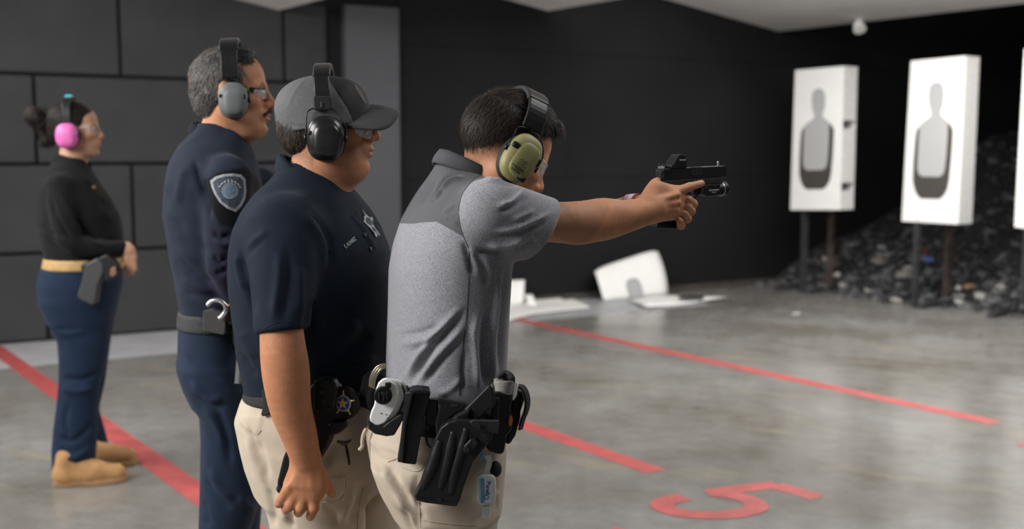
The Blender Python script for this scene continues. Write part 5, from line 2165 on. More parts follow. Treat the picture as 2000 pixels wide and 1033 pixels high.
# tall baton pouch with a slit
obj_bm('baton_pouch', plate(D, Z7s((290, 246), (410, 246), (412, 262), (372, 420), (330, 660), (322, 666), (270, 660), (224, 650), (226, 630), (262, 440)), YH - 0.022, 0.045, 0.1, 0.006, 3), M_plastic, beltD)
obj_bm('baton_pouch_flap', plate(D, Z7s((262, 250), (296, 246), (312, 260), (272, 440), (256, 655), (226, 648), (232, 560), (250, 400)), YH - 0.030, 0.030, -0.35, 0.004, 3), M_plastic, beltD)
obj_bm('baton_pouch_lid', plate(D, Z7s((300, 244), (345, 238), (410, 246), (406, 262), (318, 262)), YH - 0.028, 0.05, 0.1, 0.004, 2), M_plastic, beltD)
# hanger between pouch and holster
obj_bm('belt_keeper', plate(D, Z7s((385, 292), (455, 296), (455, 445), (380, 445)), YH - 0.004, 0.02, 0.0, 0.003), M_steelblk, beltD)
obj_bm('holster_hanger', plate(D, Z7s((450, 286), (560, 308), (622, 318), (600, 352), (560, 372), (500, 420), (470, 470), (444, 500), (438, 440), (462, 330)), YH - 0.020, 0.012, 0.0, 0.003), M_plastic, beltD)
obj_bm('hanger_slot', plate(D, Z7s((530, 322), (566, 326), (564, 336), (530, 332)), YH - 0.0215, 0.002, 0.0, 0.0005), M_cush, beltD)
pts = [D.m(*Z7(*p), YH - 0.008) for p in ((398, 450), (388, 500), (394, 545), (412, 570))]
obj_bm('retention_cord', bm_tube(pts, 0.0028, 8, 14), M_nylon, beltD, smooth=True)
# holster: shell built as a tapered solid with raised ribs
HB = Field((-0.21, 1.99, 0.66), (0.02, 2.34, 1.0), 0.0026)


def hz(x, y, dy):
    return (*Z7(x, y), dy)


for a, b, ra, rb in (((520, 500, YH - 0.02), (450, 800, YH - 0.045), 26, 24), ((575, 480, YH - 0.022), (505, 820, YH - 0.047), 25, 22), ((640, 480, YH - 0.015), (560, 800, YH - 0.04), 24, 19),
                     ((700, 470, YH - 0.012), (640, 600, YH - 0.03), 21, 16), ((470, 540, YH - 0.012), (395, 800, YH - 0.037), 19, 19)):
    HB.put(D.rc(hz(*a), hz(*b), ra, rb, ((0, 1, 0), 0.82)), 0.008)
v_, f_ = HB.mesh()
hol_out = Z7s((440, 515), (470, 455), (510, 425), (560, 408), (630, 412), (700, 430), (770, 450), (765, 500), (735, 555), (690, 610), (655, 650), (625, 730), (600, 800), (580, 870), (560, 908), (470, 895), (380, 885), (322, 868), (318, 845), (345, 790), (385, 690), (415, 600))
hs = plate(D, hol_out, YH - 0.050, 0.055, 0.0, 0.016, 4, about=Z7(540, 650))
holster = obj_bm('holster', hs, M_plastic, beltD, smooth=False)
for pts_, r_ in ((((545, 470), (520, 620), (470, 800)), 0.004), (((620, 450), (598, 560), (555, 700), (530, 830)), 0.0045), (((470, 520), (430, 660), (370, 800)), 0.003)):
    p3 = [D.m(*Z7(*p), YH - 0.0415) for p in pts_]
    t_ = bm_tube(p3, [0.010, 0.0135, 0.0135, 0.010], 20, 22)
    obj_bm('rib', t_, M_plastic, holster, smooth=True)
obj_bm('muzzle_plate', plate(D, Z7s((322, 848), (470, 876), (566, 890), (560, 908), (470, 897), (382, 886), (320, 868)), YH - 0.054, 0.05, 0.0, 0.004), M_plastic, holster)
obj_bm('hood', plate(D, Z7s((595, 362), (745, 210), (768, 222), (778, 320), (770, 345), (745, 352), (700, 400), (640, 420), (600, 425), (622, 372)), YH - 0.030, 0.030, -0.1, 0.006, 3), M_plastic, holster)
obj_bm('hood_wing', plate(D, Z7s((520, 425), (555, 385), (600, 362), (640, 346), (632, 400), (560, 420)), YH - 0.036, 0.02, 0.0, 0.004, 2), M_plastic, holster)
obj_bm('thumb_strap', plate(D, Z7s((636, 425), (655, 412), (800, 416), (806, 425), (800, 478), (790, 488), (740, 478), (690, 470), (645, 440)), YH - 0.060, 0.012, 0.1, 0.004, 3), M_polymer2, holster)
obj_bm('adjuster_plate', plate(D, Z7s((596, 590), (604, 560), (640, 520), (668, 515), (688, 530), (690, 548), (660, 580), (634, 604), (608, 604)), YH - 0.058, 0.010, 0.0, 0.004, 3), M_plastic, holster)
for x_, y_, r_, k in ((688, 443, 0.0055, -0.073), (716, 500, 0.005, -0.056), (625, 578, 0.0055, -0.069), (667, 541, 0.005, -0.069), (465, 868, 0.0055, -0.058), (752, 528, 0.004, -0.052)):
    M = px_frame(D, *Z7(x_, y_), YH + k + 0.008)
    sc_ = obj_bm('screw', bm_cyl(r_, r_, 0.003, 18, M, 0.0008), M_steelblk, holster, smooth=False)
    b = bm_cyl(r_ * 0.5, r_ * 0.5, 0.001, 6, M @ Matrix.Translation((0, 0, 0.0018)))
    me_ = obj_bm('screw_socket', b, M_cush, holster)
# tourniquet, light and radio pouches in front of the holster
Y2 = YH + 0.035
M_grey_tape = mat('grey_elastic_tape', (0.20, 0.19, 0.175), 0.85, noise=0.2, nscale=200)
obj_bm('pouch_body', plate(D, Z7s((770, 260), (810, 248), (872, 262), (880, 300), (872, 350), (886, 400), (878, 470), (850, 500), (834, 600), (810, 610), (745, 590), (735, 540), (762, 480), (800, 440), (772, 400)), Y2 - 0.02, 0.05, 0.25, 0.006, 3), M_plastic, beltD)
obj_bm('pouch_front', plate(D, Z7s((772, 292), (808, 280), (806, 410), (800, 490), (760, 492), (752, 400)), Y2 - 0.034, 0.02, 0.1, 0.005, 3), M_polymer2, beltD)
obj_bm('pouch_screw', bm_cyl(0.0045, 0.0045, 0.003, 16, px_frame(D, *Z7(795, 316), Y2 - 0.036), 0.0008), M_steelblk, beltD)
obj_bm('orange_emblem', plate(D, Z7s((866, 386), (876, 390), (884, 412), (876, 440), (866, 446), (862, 418)), Y2 - 0.034, 0.004, 0.4, 0.0005), mat('orange_print', (0.34, 0.085, 0.02), 0.6), beltD)
cyl0 = px_frame(D, *Z7(828, 218), Y2 + 0.005, 0.0, 0.10)
obj_bm('tape_roll', bm_cyl(0.0205, 0.0205, 0.028, 28, cyl0 @ Matrix.Rotation(math.pi / 2, 4, 'X'), 0.002), M_grey_tape, beltD, smooth=False)
tq = None
rr_ = random.Random(4)
pts = [(800, 165), (815, 150), (840, 140), (865, 150), (880, 172), (850, 160), (820, 172), (870, 182), (895, 185)]
obj_bm('coiled_cord', bm_tube([D.m(*Z7(x, y), Y2 - 0.01 + 0.02 * rr_.random()) for x, y in pts], 0.0055, 8, 40), M_nylon, beltD, smooth=True)
obj_bm('white_clip', plate(D, Z7s((888, 205), (905, 192), (914, 200), (906, 270), (890, 300), (878, 296)), Y2 + 0.0, 0.010, 0.3, 0.003), M_cuffw, beltD)
obj_bm('rear_pouch', plate(D, Z7s((878, 300), (920, 240), (945, 250), (950, 300), (930, 360), (928, 400), (900, 500), (870, 548), (848, 552), (850, 500), (876, 460)), Y2 + 0.04, 0.05, 0.3, 0.006, 3), M_plastic, beltD)
sp = [D.m(*Z7(x, y), Y2 + 0.03) for x, y in ((915, 215), (940, 225), (960, 260), (968, 310), (960, 360), (940, 410), (925, 465))]
obj_bm('strap', bm_tube(sp, 0.01, n=24, flat=(0.010, 0.0016), fdir=(0.4, 0.9, 0)), M_nylon, beltD)
sp = [D.m(*Z7(x, y), Y2 + 0.032) for x, y in ((912, 222), (935, 232), (952, 265), (960, 312), (952, 360), (935, 405), (925, 440))]
obj_bm('strap_lining', bm_tube(sp, 0.01, n=24, flat=(0.0085, 0.001), fdir=(0.4, 0.9, 0)), M_grey_tape, beltD)
obj_bm('hanging_knob', bm_sphere((0.0125, 0.0125, 0.0165), px_frame(D, *Z7(784, 690), Y2 - 0.01) @ Matrix.Rotation(math.pi / 2, 4, 'X')), M_nylon, beltD, smooth=True)
# pale drawstring at the small of the back
sp = [D.m(*Z7(x, y), -0.06) for x, y in ((45, 460), (30, 490), (22, 530), (22, 560), (5, 582))]
obj_bm('drawstring', bm_tube(sp, 0.0042, 8, 20), M_khaki, trouD, smooth=True)

# hand sanitiser hanging from the belt
hsan = empty('sanitizer_bottle', D.m(949, 965, Y2 - 0.03), 'small clear hand sanitizer bottle hanging upside down below the holster', 'bottle')
M_gel = mat('clear_gel', (0.80, 0.84, 0.86), 0.12, spec=0.5, trans=0.55, ior=1.35)
bo = Z7s((700, 726), (762, 726), (782, 742), (786, 800), (784, 870), (772, 892), (752, 902), (712, 902), (686, 890), (676, 870), (676, 745))
Yb = Y2 - 0.032
obj_bm('bottle_body', plate(D, bo, Yb, 0.024, 0.0, 0.007, 4), M_gel, hsan, smooth=True)
obj_bm('cap', plate(D, Z7s((709, 904), (754, 904), (752, 966), (746, 971), (714, 971), (708, 966)), Yb - 0.002, 0.018, 0.0, 0.004, 3), mat('frosted_cap', (0.75, 0.77, 0.78), 0.3, trans=0.35), hsan, smooth=True)
lab = obj_bm('label', plate(D, Z7s((698, 742), (764, 742), (766, 880), (700, 884)), Yb - 0.0012, 0.001, 0.0, 0.0), mat('white_label', (0.72, 0.76, 0.80), 0.5), hsan)
obj_bm('label_blue_band', plate(D, Z7s((697, 744), (720, 744), (721, 884), (699, 886)), Yb - 0.0022, 0.0008, 0.0, 0.0), mat('sky_blue_print', (0.06, 0.33, 0.62), 0.5), hsan)
Ml = px_frame(D, *Z7(740, 800), Yb - 0.0022) @ Matrix.Rotation(math.radians(-96), 4, 'Z')
o = obj_bm('lettering', text_bm('Purell', 0.0118, Ml, 0.0005), mat('navy_print', (0.02, 0.05, 0.28), 0.5), None)
o.parent = lab; o.data.transform(Matrix.Translation(-Vector(hsan.location)))
o = obj_bm('lettering', text_bm('advanced', 0.0045, px_frame(D, *Z7(709, 800), Yb - 0.0030) @ Matrix.Rotation(math.radians(-90), 4, 'Z'), 0.0004), M_whiteprint, None)
o.parent = lab; o.data.transform(Matrix.Translation(-Vector(hsan.location)))
em = bm_tube([Ml @ Vector((0.019 + 0.0042 * math.cos(a), -0.001 + 0.0042 * math.sin(a), 0)) for a in np.linspace(0, 6.283, 20)], 0.0006, 5)
o = obj_bm('emblem', em, MATS['navy_print'], None); o.parent = lab; o.data.transform(Matrix.Translation(-Vector(hsan.location)))
sp = [D.m(*Z7(x, y), Yb + 0.008) for x, y in ((738, 612), (748, 650), (736, 700), (730, 728))]
obj_bm('hang_strap', bm_tube(sp, 0.01, n=12, flat=(0.0055, 0.001), fdir=(1, 0, 0)), mat('clear_strap', (0.75, 0.78, 0.80), 0.25, alpha=0.55), hsan)
obj_bm('blue_clip', plate(D, Z7s((694, 612), (712, 600), (722, 612), (716, 634), (698, 632)), Yb + 0.004, 0.006, 0.0, 0.002), mat('bright_blue_clip', (0.03, 0.35, 0.75), 0.4), hsan)
# ---------------------------------------------------------------- person: navy polo and cap
C = Fig(2.65)
AC = -0.40


def Z3(x, y):
    return (440 + x * 0.30, 110 + y * 0.30)


def Z6(x, y):
    return (420 + x * 0.4162, 350 + y * 0.4163)


def Z8(x, y):
    return (440 + x * 0.3417, 680 + y * 0.3417)


def zz(fn, *pts):
    return [fn(*p) for p in pts]


personC = empty('person', (C.m(620, 900)[0], 2.65, 0.0), 'stocky man in navy polo, grey mesh cap and khaki trousers, arm hanging down', 'person', 'people on the firing line')
hdC = Head(C.m(640, 238, 0.0), yaw=0.08, pitch=0.02, scale=1.05)
SKC = (0.39, 0.168, 0.085)
fc = Field((-0.66, 2.22, 0.60), (-0.26, 2.82, 1.68), 0.0032)
hdC.put(fc, nose=1.0, chin=0.95, jowl=1.1, crown=0.80)
fc.put(C.rc((640, 305, 0.0), (612, 392, 0.0), 62, 68), 0.03)
fc.put(C.ell((676, 338, 0.0), (32, 36, 18)), 0.03)
fc.put(C.rc((625, 420, 0.10), (545, 455, -0.17), 45, 45), 0.05)
ya = -0.285
fc.put(C.chain([(545, 450, -0.16, 40), (548, 580, ya + 0.03, 38), (551, 660, ya, 43.5), (558, 724, ya - 0.005, 47), (567, 793, ya, 41.5), (585, 851, ya + 0.01, 35.5), (597, 897, ya + 0.02, 29)], 28), 0.02)
# hanging right hand
yh = ya + 0.02
fc.put(C.rc((598, 903, yh), (596, 946, yh), 30, 45, ((0.1, 1, 0), 0.46)), 0.016)
for (x0, y0), (x1, y1), (x2, y2), r0, r1, r2, d1, d2 in (
        ((562, 958), (551, 975), (544, 984), 12.5, 10.8, 8.8, -0.004, 0.010),
        ((576, 970), (567, 987), (559, 995), 13, 11.6, 9.6, -0.010, 0.012),
        ((593, 974), (588, 992), (583, 1001), 13, 11.8, 9.8, -0.012, 0.016),
        ((611, 968), (613, 992), (606, 1009), 12.5, 11.2, 9.0, -0.010, 0.012)):
    fc.put(C.rc((x0, y0, yh - 0.004), (x1, y1, yh + d1), r0, r1), 0.005)
    fc.put(C.rc((x1, y1, yh + d1), (x2, y2, yh + d2), r1 - 0.3, r2), 0.0015)
    fc.put(C.ell((x0, y0, yh - 0.013), (7, 4, 7)), 0.012)
fc.put(C.rc((622, 922, yh + 0.012), (638, 948, yh + 0.016), 17, 12), 0.014)
fc.put(C.rc((638, 948, yh + 0.016), (649, 965, yh + 0.022), 11.5, 8.0), 0.004)
for x0, x1 in ((586, 566), (593, 579), (600, 593), (607, 608)):
    fc.put(C.rc((x0, 915, yh - 0.013), (x1, 948, yh - 0.017), 2.5, 4), 0.014)
vC, fC = fc.mesh()
cC = skin_colors(vC, hdC, SKC, stub=((0.15, 0.085, 0.06), 0.30), lip=(0.34, 0.15, 0.12))
uC = proj(vC)
nape = np.clip((318 - (uC[:, 1] - 0.25 * (uC[:, 0] - 540))) / 26, 0, 1) * (uC[:, 0] < 612) * (uC[:, 1] < 340)
cC = cC * (1 - 0.5 * nape[:, None] * (0.8 + 0.4 * vnoise(vC, 350, 9))[:, None])
for x, y in ((543, 985), (650, 967), (603, 1010)):
    m = np.exp(-(((uC[:, 0] - x) / 4.5) ** 2 + ((uC[:, 1] - y) / 4) ** 2))
    cC = cC * (1 - 0.4 * m[:, None]) + np.array((0.6, 0.36, 0.28)) * 0.4 * m[:, None]
bodyC = obj_vf('body', vC, fC, M_skin, personC, smooth=True, attrs={'col': cC})
eyes(hdC, personC)

# hair below the cap
hf = Field(hdC.o - 0.18, hdC.o + 0.18, 0.003)
hf.put(hdC.ell((-0.016, 0, 0.026), (0.0985, 0.078, 0.082)), 0.01)
hf.put(hdC.ell((-0.045, 0, -0.030), (0.062, 0.066, 0.050)), 0.03)
vH, fH = hf.mesh()
uh = proj(vH)
hairpoly = [(500, 200), (640, 200), (640, 262), (606, 272), (598, 300), (585, 314), (565, 306), (548, 302), (500, 290)]
nH = vnormals(vH, fH)
ins = mask_poly(vH, hairpoly, 10)
vH = vH + nH * (0.0015 * vnoise(vH, 140, 3) - 0.006 * np.clip(1 - (ins - 0.5) * 3, 0, 1))[:, None]
fH = fH[(ins[fH] > 0.5).all(1)]
us = np.unique(fH)
HCc = np.array((0.030, 0.021, 0.016))
st = strands(hdC, vH[us], nH[us], lambda q: np.tile((-0.25, 0, -0.9), (len(q), 1)), 2600, 0.016, 0.0011, 0.003, lambda q, r: HCc * r.uniform(0.5, 2.2, len(q))[:, None], 12, 0.4)
vv, ff, cc = join_vf((vH, fH, solid(HCc, len(vH))), st)
obj_vf('hair', vv, ff, M_hair, personC, smooth=True, attrs={'col': cc})


# cap
def m_mesh():
    m = bpy.data.materials.new('grey_cap_mesh')
    nt, N, L, b = nodes_of(m)
    tc = N.new('ShaderNodeTexCoord')
    vo = N.new('ShaderNodeTexVoronoi'); vo.inputs['Scale'].default_value = 520
    L.new(tc.outputs['Object'], vo.inputs['Vector'])
    r = N.new('ShaderNodeValToRGB')
    r.color_ramp.elements[0].position = 0.15; r.color_ramp.elements[0].color = (0.045, 0.045, 0.048, 1)
    r.color_ramp.elements[1].position = 0.6; r.color_ramp.elements[1].color = (0.092, 0.092, 0.097, 1)
    L.new(vo.outputs['Distance'], r.inputs['Fac'])
    a = N.new('ShaderNodeAttribute'); a.attribute_name = 'mask'
    mr = N.new('ShaderNodeMapRange'); mr.inputs['From Min'].default_value = 0.47; mr.inputs['From Max'].default_value = 0.53
    L.new(a.outputs['Fac'], mr.inputs['Value'])
    mx = N.new('ShaderNodeMix'); mx.data_type = 'RGBA'
    L.new(mr.outputs['Result'], mx.inputs['Factor']); L.new(r.outputs['Color'], mx.inputs['A'])
    mx.inputs['B'].default_value = (0.010, 0.0095, 0.0105, 1)
    L.new(mx.outputs['Result'], b.inputs['Base Color'])
    b.inputs['Roughness'].default_value = 0.8
    bp = N.new('ShaderNodeBump'); bp.inputs['Strength'].default_value = 0.25; bp.inputs['Distance'].default_value = 0.001
    L.new(vo.outputs['Distance'], bp.inputs['Height']); L.new(bp.outputs['Normal'], b.inputs['Normal'])
    return m


M_capmesh = m_mesh()
M_brim = cloth('charcoal_brim_cloth', (0.040, 0.040, 0.043), 0.8, 900, 0.2)
cf = Field((-0.60, 2.50, 1.46), (-0.30, 2.80, 1.70), 0.003)
Cc = C.m(632, 234, 0.0)
cf.put(Ell(Cc, (C.r(91), 0.093, C.r(86)), rotY(0.06)), 0.0)
cf.put(C.ell((676, 196, 0.0), (34, 50, 34)), 0.03)
cf.put(C.ell((590, 205, 0.0), (46, 60, 40)), 0.03)
cf.put(Half(C.m(610, 254, 0.0), (0.13, 0, -1)), 0.002, '&')
vc_, fc_ = cf.mesh()
vc_ = folds(vc_, fc_, [([(655, 150), (652, 170), (677, 209), (690, 235)], 2.6, -0.0015), ([(545, 240), (600, 248), (660, 240)], 3, -0.0012), ([(600, 150), (575, 180), (560, 215)], 3, 0.001)])
front = [(634, 140), (640, 152), (651, 170), (663, 188), (677, 209), (684, 224), (690, 240), (740, 240), (760, 130)]
mkc = mask_poly(vc_, front, 6)
cap = obj_vf('cap', vc_, fc_, M_capmesh, personC, smooth=True, attrs={'mask': np.repeat(mkc[:, None], 3, 1)}, label='grey mesh cap with black front panel')
# bill: inner edge on the crown, outer edge curving down towards both sides
inn = spline([C.m(*q) for q in ((668, 247, -0.082), (690, 238, -0.074), (708, 223, -0.045), (718, 211, 0.0), (708, 206, 0.045), (690, 212, 0.074), (668, 222, 0.082))], 29)
out_ = spline([C.m(*q) for q in ((690, 250, -0.094), (738, 253, -0.088), (764, 245, -0.058), (779, 223, 0.0), (768, 212, 0.055), (745, 214, 0.085), (700, 222, 0.092))], 29)
bg = []
for i in range(29):
    col = []
    for k in np.linspace(0, 1, 9):
        p = inn[i] * (1 - k) + out_[i] * k
        p[2] += 0.006 * math.sin(k * math.pi)
        col.append(p)
    bg.append(col)
brim = sheet('brim', bg, M_brim, cap, thick=0.0035)
obj_bm('front_patch', patch_on(vc_, fc_, [(694, 166), (703, 176), (712, 192), (716, 200), (712, 203), (705, 194), (696, 178), (692, 168)], 0.0015, 0.0018), mat('grey_felt_patch', (0.09, 0.086, 0.08), 0.9), cap)
obj_bm('top_button', bm_sphere((0.007, 0.007, 0.003), Matrix.Translation(C.m(640, 147, 0.0))), M_brim, cap, smooth=True)
obj_bm('back_strap', bm_tube([C.m(x, y, d) for x, y, d in ((541.5, 250, 0.02), (541, 250, -0.01), (545, 251, -0.035), (553, 253, -0.055))], 0.01, n=10, flat=(0.008, 0.0012), fdir=(0, 0, 1)), mat('grey_plastic_strap', (0.14, 0.14, 0.145), 0.5), cap)
obj_bm('back_opening', bm_tube([C.m(x, y, -0.02) for x, y in ((547, 214), (541, 224), (540, 240))], [0.004, 0.006, 0.004], 8, 10), M_cush, cap, smooth=True)
glasses(hdC, 'black framed safety glasses under the cap brim of the man in the navy polo', mat('black_frame', (0.012, 0.012, 0.013), 0.35), mat('smoky_clear_lens', (0.75, 0.78, 0.80), 0.05, spec=0.6, alpha=0.30), 0.030, (0.058, 0.066), 1.15, 0.040, -0.019, thick=0.0028)
M_gloss = mat('glossy_black_shell', (0.012, 0.012, 0.013), 0.28, noise=0.08, nscale=50)
ear_defenders(hdC, 'black ear defenders worn over the grey cap', M_gloss, M_plastic, (0.040, 0.028, 0.049), (0.004, -0.100, -0.038), cup_tilt=0.0, band_tilt=-0.06, band_w=0.0165, band_top=0.122, band_end=0.030, band_off=-0.006, bracket=M_polymer2)

# navy polo
M_navy = cloth('navy_polo_knit', (0.0055, 0.0100, 0.0195), 0.8, 1100, 0.2, sheen=0.10, noise=0.06)
sf = Field((-0.70, 2.30, 0.86), (-0.20, 2.95, 1.50), 0.0046)
rows = [(318, 552, 640, 0.0, 0.060, 0.0), (345, 536, 668, 0.0, 0.100, -0.1), (378, 508, 692, 0.0, 0.150, -0.3), (410, 487, 714, 0.0, 0.185), (446, 470, 737, 0.0, 0.205), (487, 461, 753, 0.0, 0.212), (537, 459, 762, 0.0, 0.215), (600, 465, 768, 0.0, 0.212),
        (674, 474, 768, 0.0, 0.207), (737, 486, 760, 0.0, 0.200), (762, 491, 756, 0.0, 0.198)]
sf.put(Loft(C.rows(rows, AC), 2.2), 0.0)
sl = Inter(C.rc((556, 450, -0.165), (549, 700, -0.312), 76, 48), Half(C.m(549, 647, -0.29), (0.10, -0.16, -1)))
sf.put(sl, 0.030)
sf.put(C.rc((690, 470, 0.20), (690, 640, 0.25), 60, 48), 0.03)
sf.put(C.rc((628, 318, 0.0), (618, 375, 0.0), 58, 62), 0.006, '-')
vS, fS = sf.mesh()
vS = relax(vS, fS, 2, 0.5)
vS = emboss(vS, fS, zz(Z6, (640, 180), (690, 235), (738, 330), (755, 322), (712, 215), (670, 150)), 0.003, 3)
vS = folds(vS, fS, [
    (zz(Z6, (440, 140), (500, 210), (540, 300), (530, 420)), 7, -0.008), (zz(Z6, (400, 150), (470, 230), (505, 320), (500, 430)), 9, 0.007),
    (zz(Z6, (300, 330), (300, 450), (280, 600), (270, 680)), 9, 0.007), (zz(Z6, (340, 320), (345, 450), (330, 600), (320, 680)), 9, -0.006), (zz(Z6, (390, 400), (400, 500), (390, 640)), 9, 0.006),
    (zz(Z6, (120, 330), (130, 420), (165, 520), (190, 640)), 6, -0.010), (zz(Z6, (105, 340), (112, 430), (145, 530)), 6, 0.007), (zz(Z6, (160, 330), (200, 280), (250, 240)), 8, 0.005), (zz(Z6, (140, 370), (180, 320), (230, 280)), 6, -0.005),
    (zz(Z6, (460, 560), (440, 650), (430, 720)), 8, -0.012), (zz(Z6, (520, 820), (600, 740), (680, 660)), 14, 0.008), (zz(Z6, (560, 860), (650, 790), (740, 720)), 14, -0.007), (zz(Z6, (500, 700), (560, 640), (640, 600)), 12, -0.006),
    (zz(Z6, (140, 820), (160, 880), (200, 930)), 8, -0.005), (zz(Z6, (120, 700), (150, 780), (190, 850)), 10, 0.005), (zz(Z6, (600, 880), (680, 860), (760, 840)), 8, 0.005)])
vS = vS + vnormals(vS, fS) * (0.0015 * vnoise(vS, 22, 3))[:, None]
shirtC = obj_vf('polo_shirt', vS, fS, M_navy, personC, smooth=True, label='navy short-sleeved polo shirt')
collar(C, (609, 340, 0.0, 0.048), (607, 371, 0.0, 0.040), 0.074, 0.083, 0.0, M_navy, shirtC, 0.25, lat=1.02, thick=0.005)
collar(C, (610, 342, 0.0, 0.048), (615, 368, 0.0, 0.044), 0.069, 0.066, 0.0, M_navy, shirtC, 0.25, lat=1.0, name='collar_stand')
obj_bm('undershirt', plate(C, [(650, 378), (664, 371), (677, 384), (686, 412), (676, 408), (664, 396)], -0.035, 0.05, 0.1, 0.004), mat('pale_grey_cotton', (0.50, 0.50, 0.51), 0.9), personC, label='light grey T-shirt showing at the open collar')
obj_bm('seam', bm_tube(surf_path(vS, fS, zz(Z6, (360, 120), (440, 160), (500, 220), (535, 300), (540, 380), (520, 470)), 0.0003, 26), 0.0010, 5), mat('navy_seam', (0.003, 0.005, 0.011), 0.9), shirtC, smooth=True)
obj_bm('sleeve_hem', bm_tube(surf_path(vS, fS, [(507, 648), (530, 634), (555, 628), (580, 633), (597, 642)], 0.0004, 22), 0.0009, 5), MATS['navy_seam'], shirtC, smooth=True)
for q in ((702, 262), (729, 328)):
    p_, n_ = pick(vS, proj(vS), vnormals(vS, fS), *Z6(*q))
    z_ = Vector(n_); 
    obj_bm('button', bm_cyl(0.0048, 0.0048, 0.002, 16, Matrix.Translation(p_ + n_ * 0.002) @ z_.to_track_quat('Z', 'Y').to_matrix().to_4x4(), 0.0006), mat('navy_button', (0.010, 0.014, 0.022), 0.35), shirtC)
# embroidered name and star
uS, nS = proj(vS), vnormals(vS, fS)
pa, na = pick(vS, uS, nS, 671, 484)
pb, nb_ = pick(vS, uS, nS, 693.5, 465.5)
ex = (pb - pa) / np.linalg.norm(pb - pa)
nm_ = na + nb_
nm_ = nm_ - ex * np.dot(nm_, ex); nm_ /= np.linalg.norm(nm_)
ey = np.cross(nm_, ex)
wid = np.linalg.norm(pb - pa)
tb = text_bm('E. ALVAREZ', wid / 5.6, frame((pa + pb) / 2 + nm_ * 0.0030, ex, ey * 1.5, nm_), 0.0006)
xs = [v.co.dot(Vector(ex)) for v in tb.verts]
o = obj_bm('name_embroidery', tb, mat('silver_thread', (0.42, 0.44, 0.48), 0.6), shirtC)
bc = np.array((723.5, 436.0)); mj = np.array((15.5, 24.0)); mn = np.array((-9.0, 8.0))
star = [(660 + x * 0.1065, 390 + y * 0.1065) for x, y in ((440, 180), (500, 270), (570, 330), (622, 325), (632, 370), (625, 440), (680, 540), (740, 610), (768, 665), (740, 662), (715, 625), (710, 690), (688, 692), (660, 620), (600, 545), (530, 470), (462, 405), (480, 370), (462, 320), (490, 300))]
sb = obj_bm('star_embroidery', patch_on(vS, fS, star, 0.0018, 0.0014), mat('pale_thread', (0.33, 0.35, 0.37), 0.7, noise=0.5, nscale=260), shirtC)
obj_bm('star_seal', patch_on(vS, fS, [np.array((719.5, 433.0)) + mj * math.cos(a) * 0.30 + mn * math.sin(a) * 0.40 for a in np.linspace(0, 6.0, 14)], 0.0030, 0.0012), mat('navy_thread', (0.05, 0.06, 0.08), 0.7, noise=0.5, nscale=400), shirtC)

# khaki trousers
tf = Field((-0.72, 2.30, 0.02), (-0.18, 3.0, 0.98), 0.0065)
hips = [(746, 496, 756, 0.0, 0.195), (775, 480, 768, 0.0, 0.200), (812, 467, 776, 0.0, 0.205), (850, 476, 778, 0.0, 0.205), (900, 488, 774, 0.0, 0.200), (950, 505, 768, 0.0, 0.185)]
tf.put(Loft(C.rows(hips, AC), 2.2), 0.0)
legr = [(880, 482, 712, -0.09, 0.105), (950, 510, 712, -0.10, 0.105), (1033, 529, 715, -0.10, 0.10), (1150, 535, 700, -0.10, 0.092), (1300, 545, 690, -0.10, 0.085), (1450, 545, 670, -0.10, 0.08), (1530, 540, 665, -0.10, 0.08)]
legl = [(880, 600, 778, 0.09, 0.10), (950, 620, 778, 0.10, 0.10), (1033, 640, 782, 0.12, 0.10), (1150, 650, 780, 0.12, 0.09), (1300, 655, 775, 0.12, 0.082), (1420, 655, 765, 0.12, 0.078)]
tf.put(Loft(C.rows(legr, AC), 2.2), 0.03)
tf.put(Loft(C.rows(legl, AC), 2.2), 0.015)
vT, fT = tf.mesh()
vT = relax(vT, fT, 2, 0.5)
vT = emboss(vT, fT, zz(Z8, (75, 385), (215, 385), (200, 480), (170, 498), (110, 455), (80, 430)), 0.003, 3)
vT = emboss(vT, fT, zz(Z8, (570, 735), (690, 735), (680, 820), (640, 870), (560, 860)), 0.005, 3)
vT = folds(vT, fT, [(p_, w_ * 0.8, a_ * 1.35) for p_, w_, a_ in [(zz(Z8, (120, 500), (160, 620), (240, 780)), 9, 0.006), (zz(Z8, (180, 520), (220, 640), (245, 760)), 8, -0.006), (zz(Z8, (240, 790), (270, 900), (280, 1030)), 8, -0.006), (zz(Z8, (380, 930), (375, 980), (390, 1033)), 7, -0.006),
                    (zz(Z8, (560, 680), (620, 560), (700, 530)), 10, -0.005), (zz(Z8, (700, 1020), (760, 900), (800, 760)), 12, -0.008), (zz(Z8, (640, 1020), (700, 900), (720, 800)), 10, 0.006), (zz(Z8, (130, 420), (170, 560), (215, 700)), 6, -0.004), (zz(Z8, (570, 900), (620, 950), (640, 1033)), 8, -0.005), (zz(Z8, (300, 830), (330, 900), (345, 1000)), 8, 0.005)]])
trouC = obj_vf('trousers', vT, fT, M_khaki, personC, smooth=True, label='khaki trousers with flapped pockets')
for pts, n_ in ((zz(Z8, (90, 430), (120, 460), (175, 495), (205, 470)), 14), (zz(Z8, (560, 740), (690, 738)), 10), (zz(Z8, (690, 738), (685, 820), (650, 868), (560, 880)), 14), (zz(Z8, (790, 800), (765, 900), (755, 1033)), 12)):
    obj_bm('stitching', bm_tube(surf_path(vT, fT, pts, 0.0005, n_), 0.0011, 5), M_stitch, trouC, smooth=True)
obj_bm('zip', bm_tube(surf_path(vT, fT, zz(Z8, (688, 552), (698, 600), (708, 665)), 0.001, 8), [0.0025, 0.0032, 0.0025], 6), M_nylon, trouC, smooth=True)
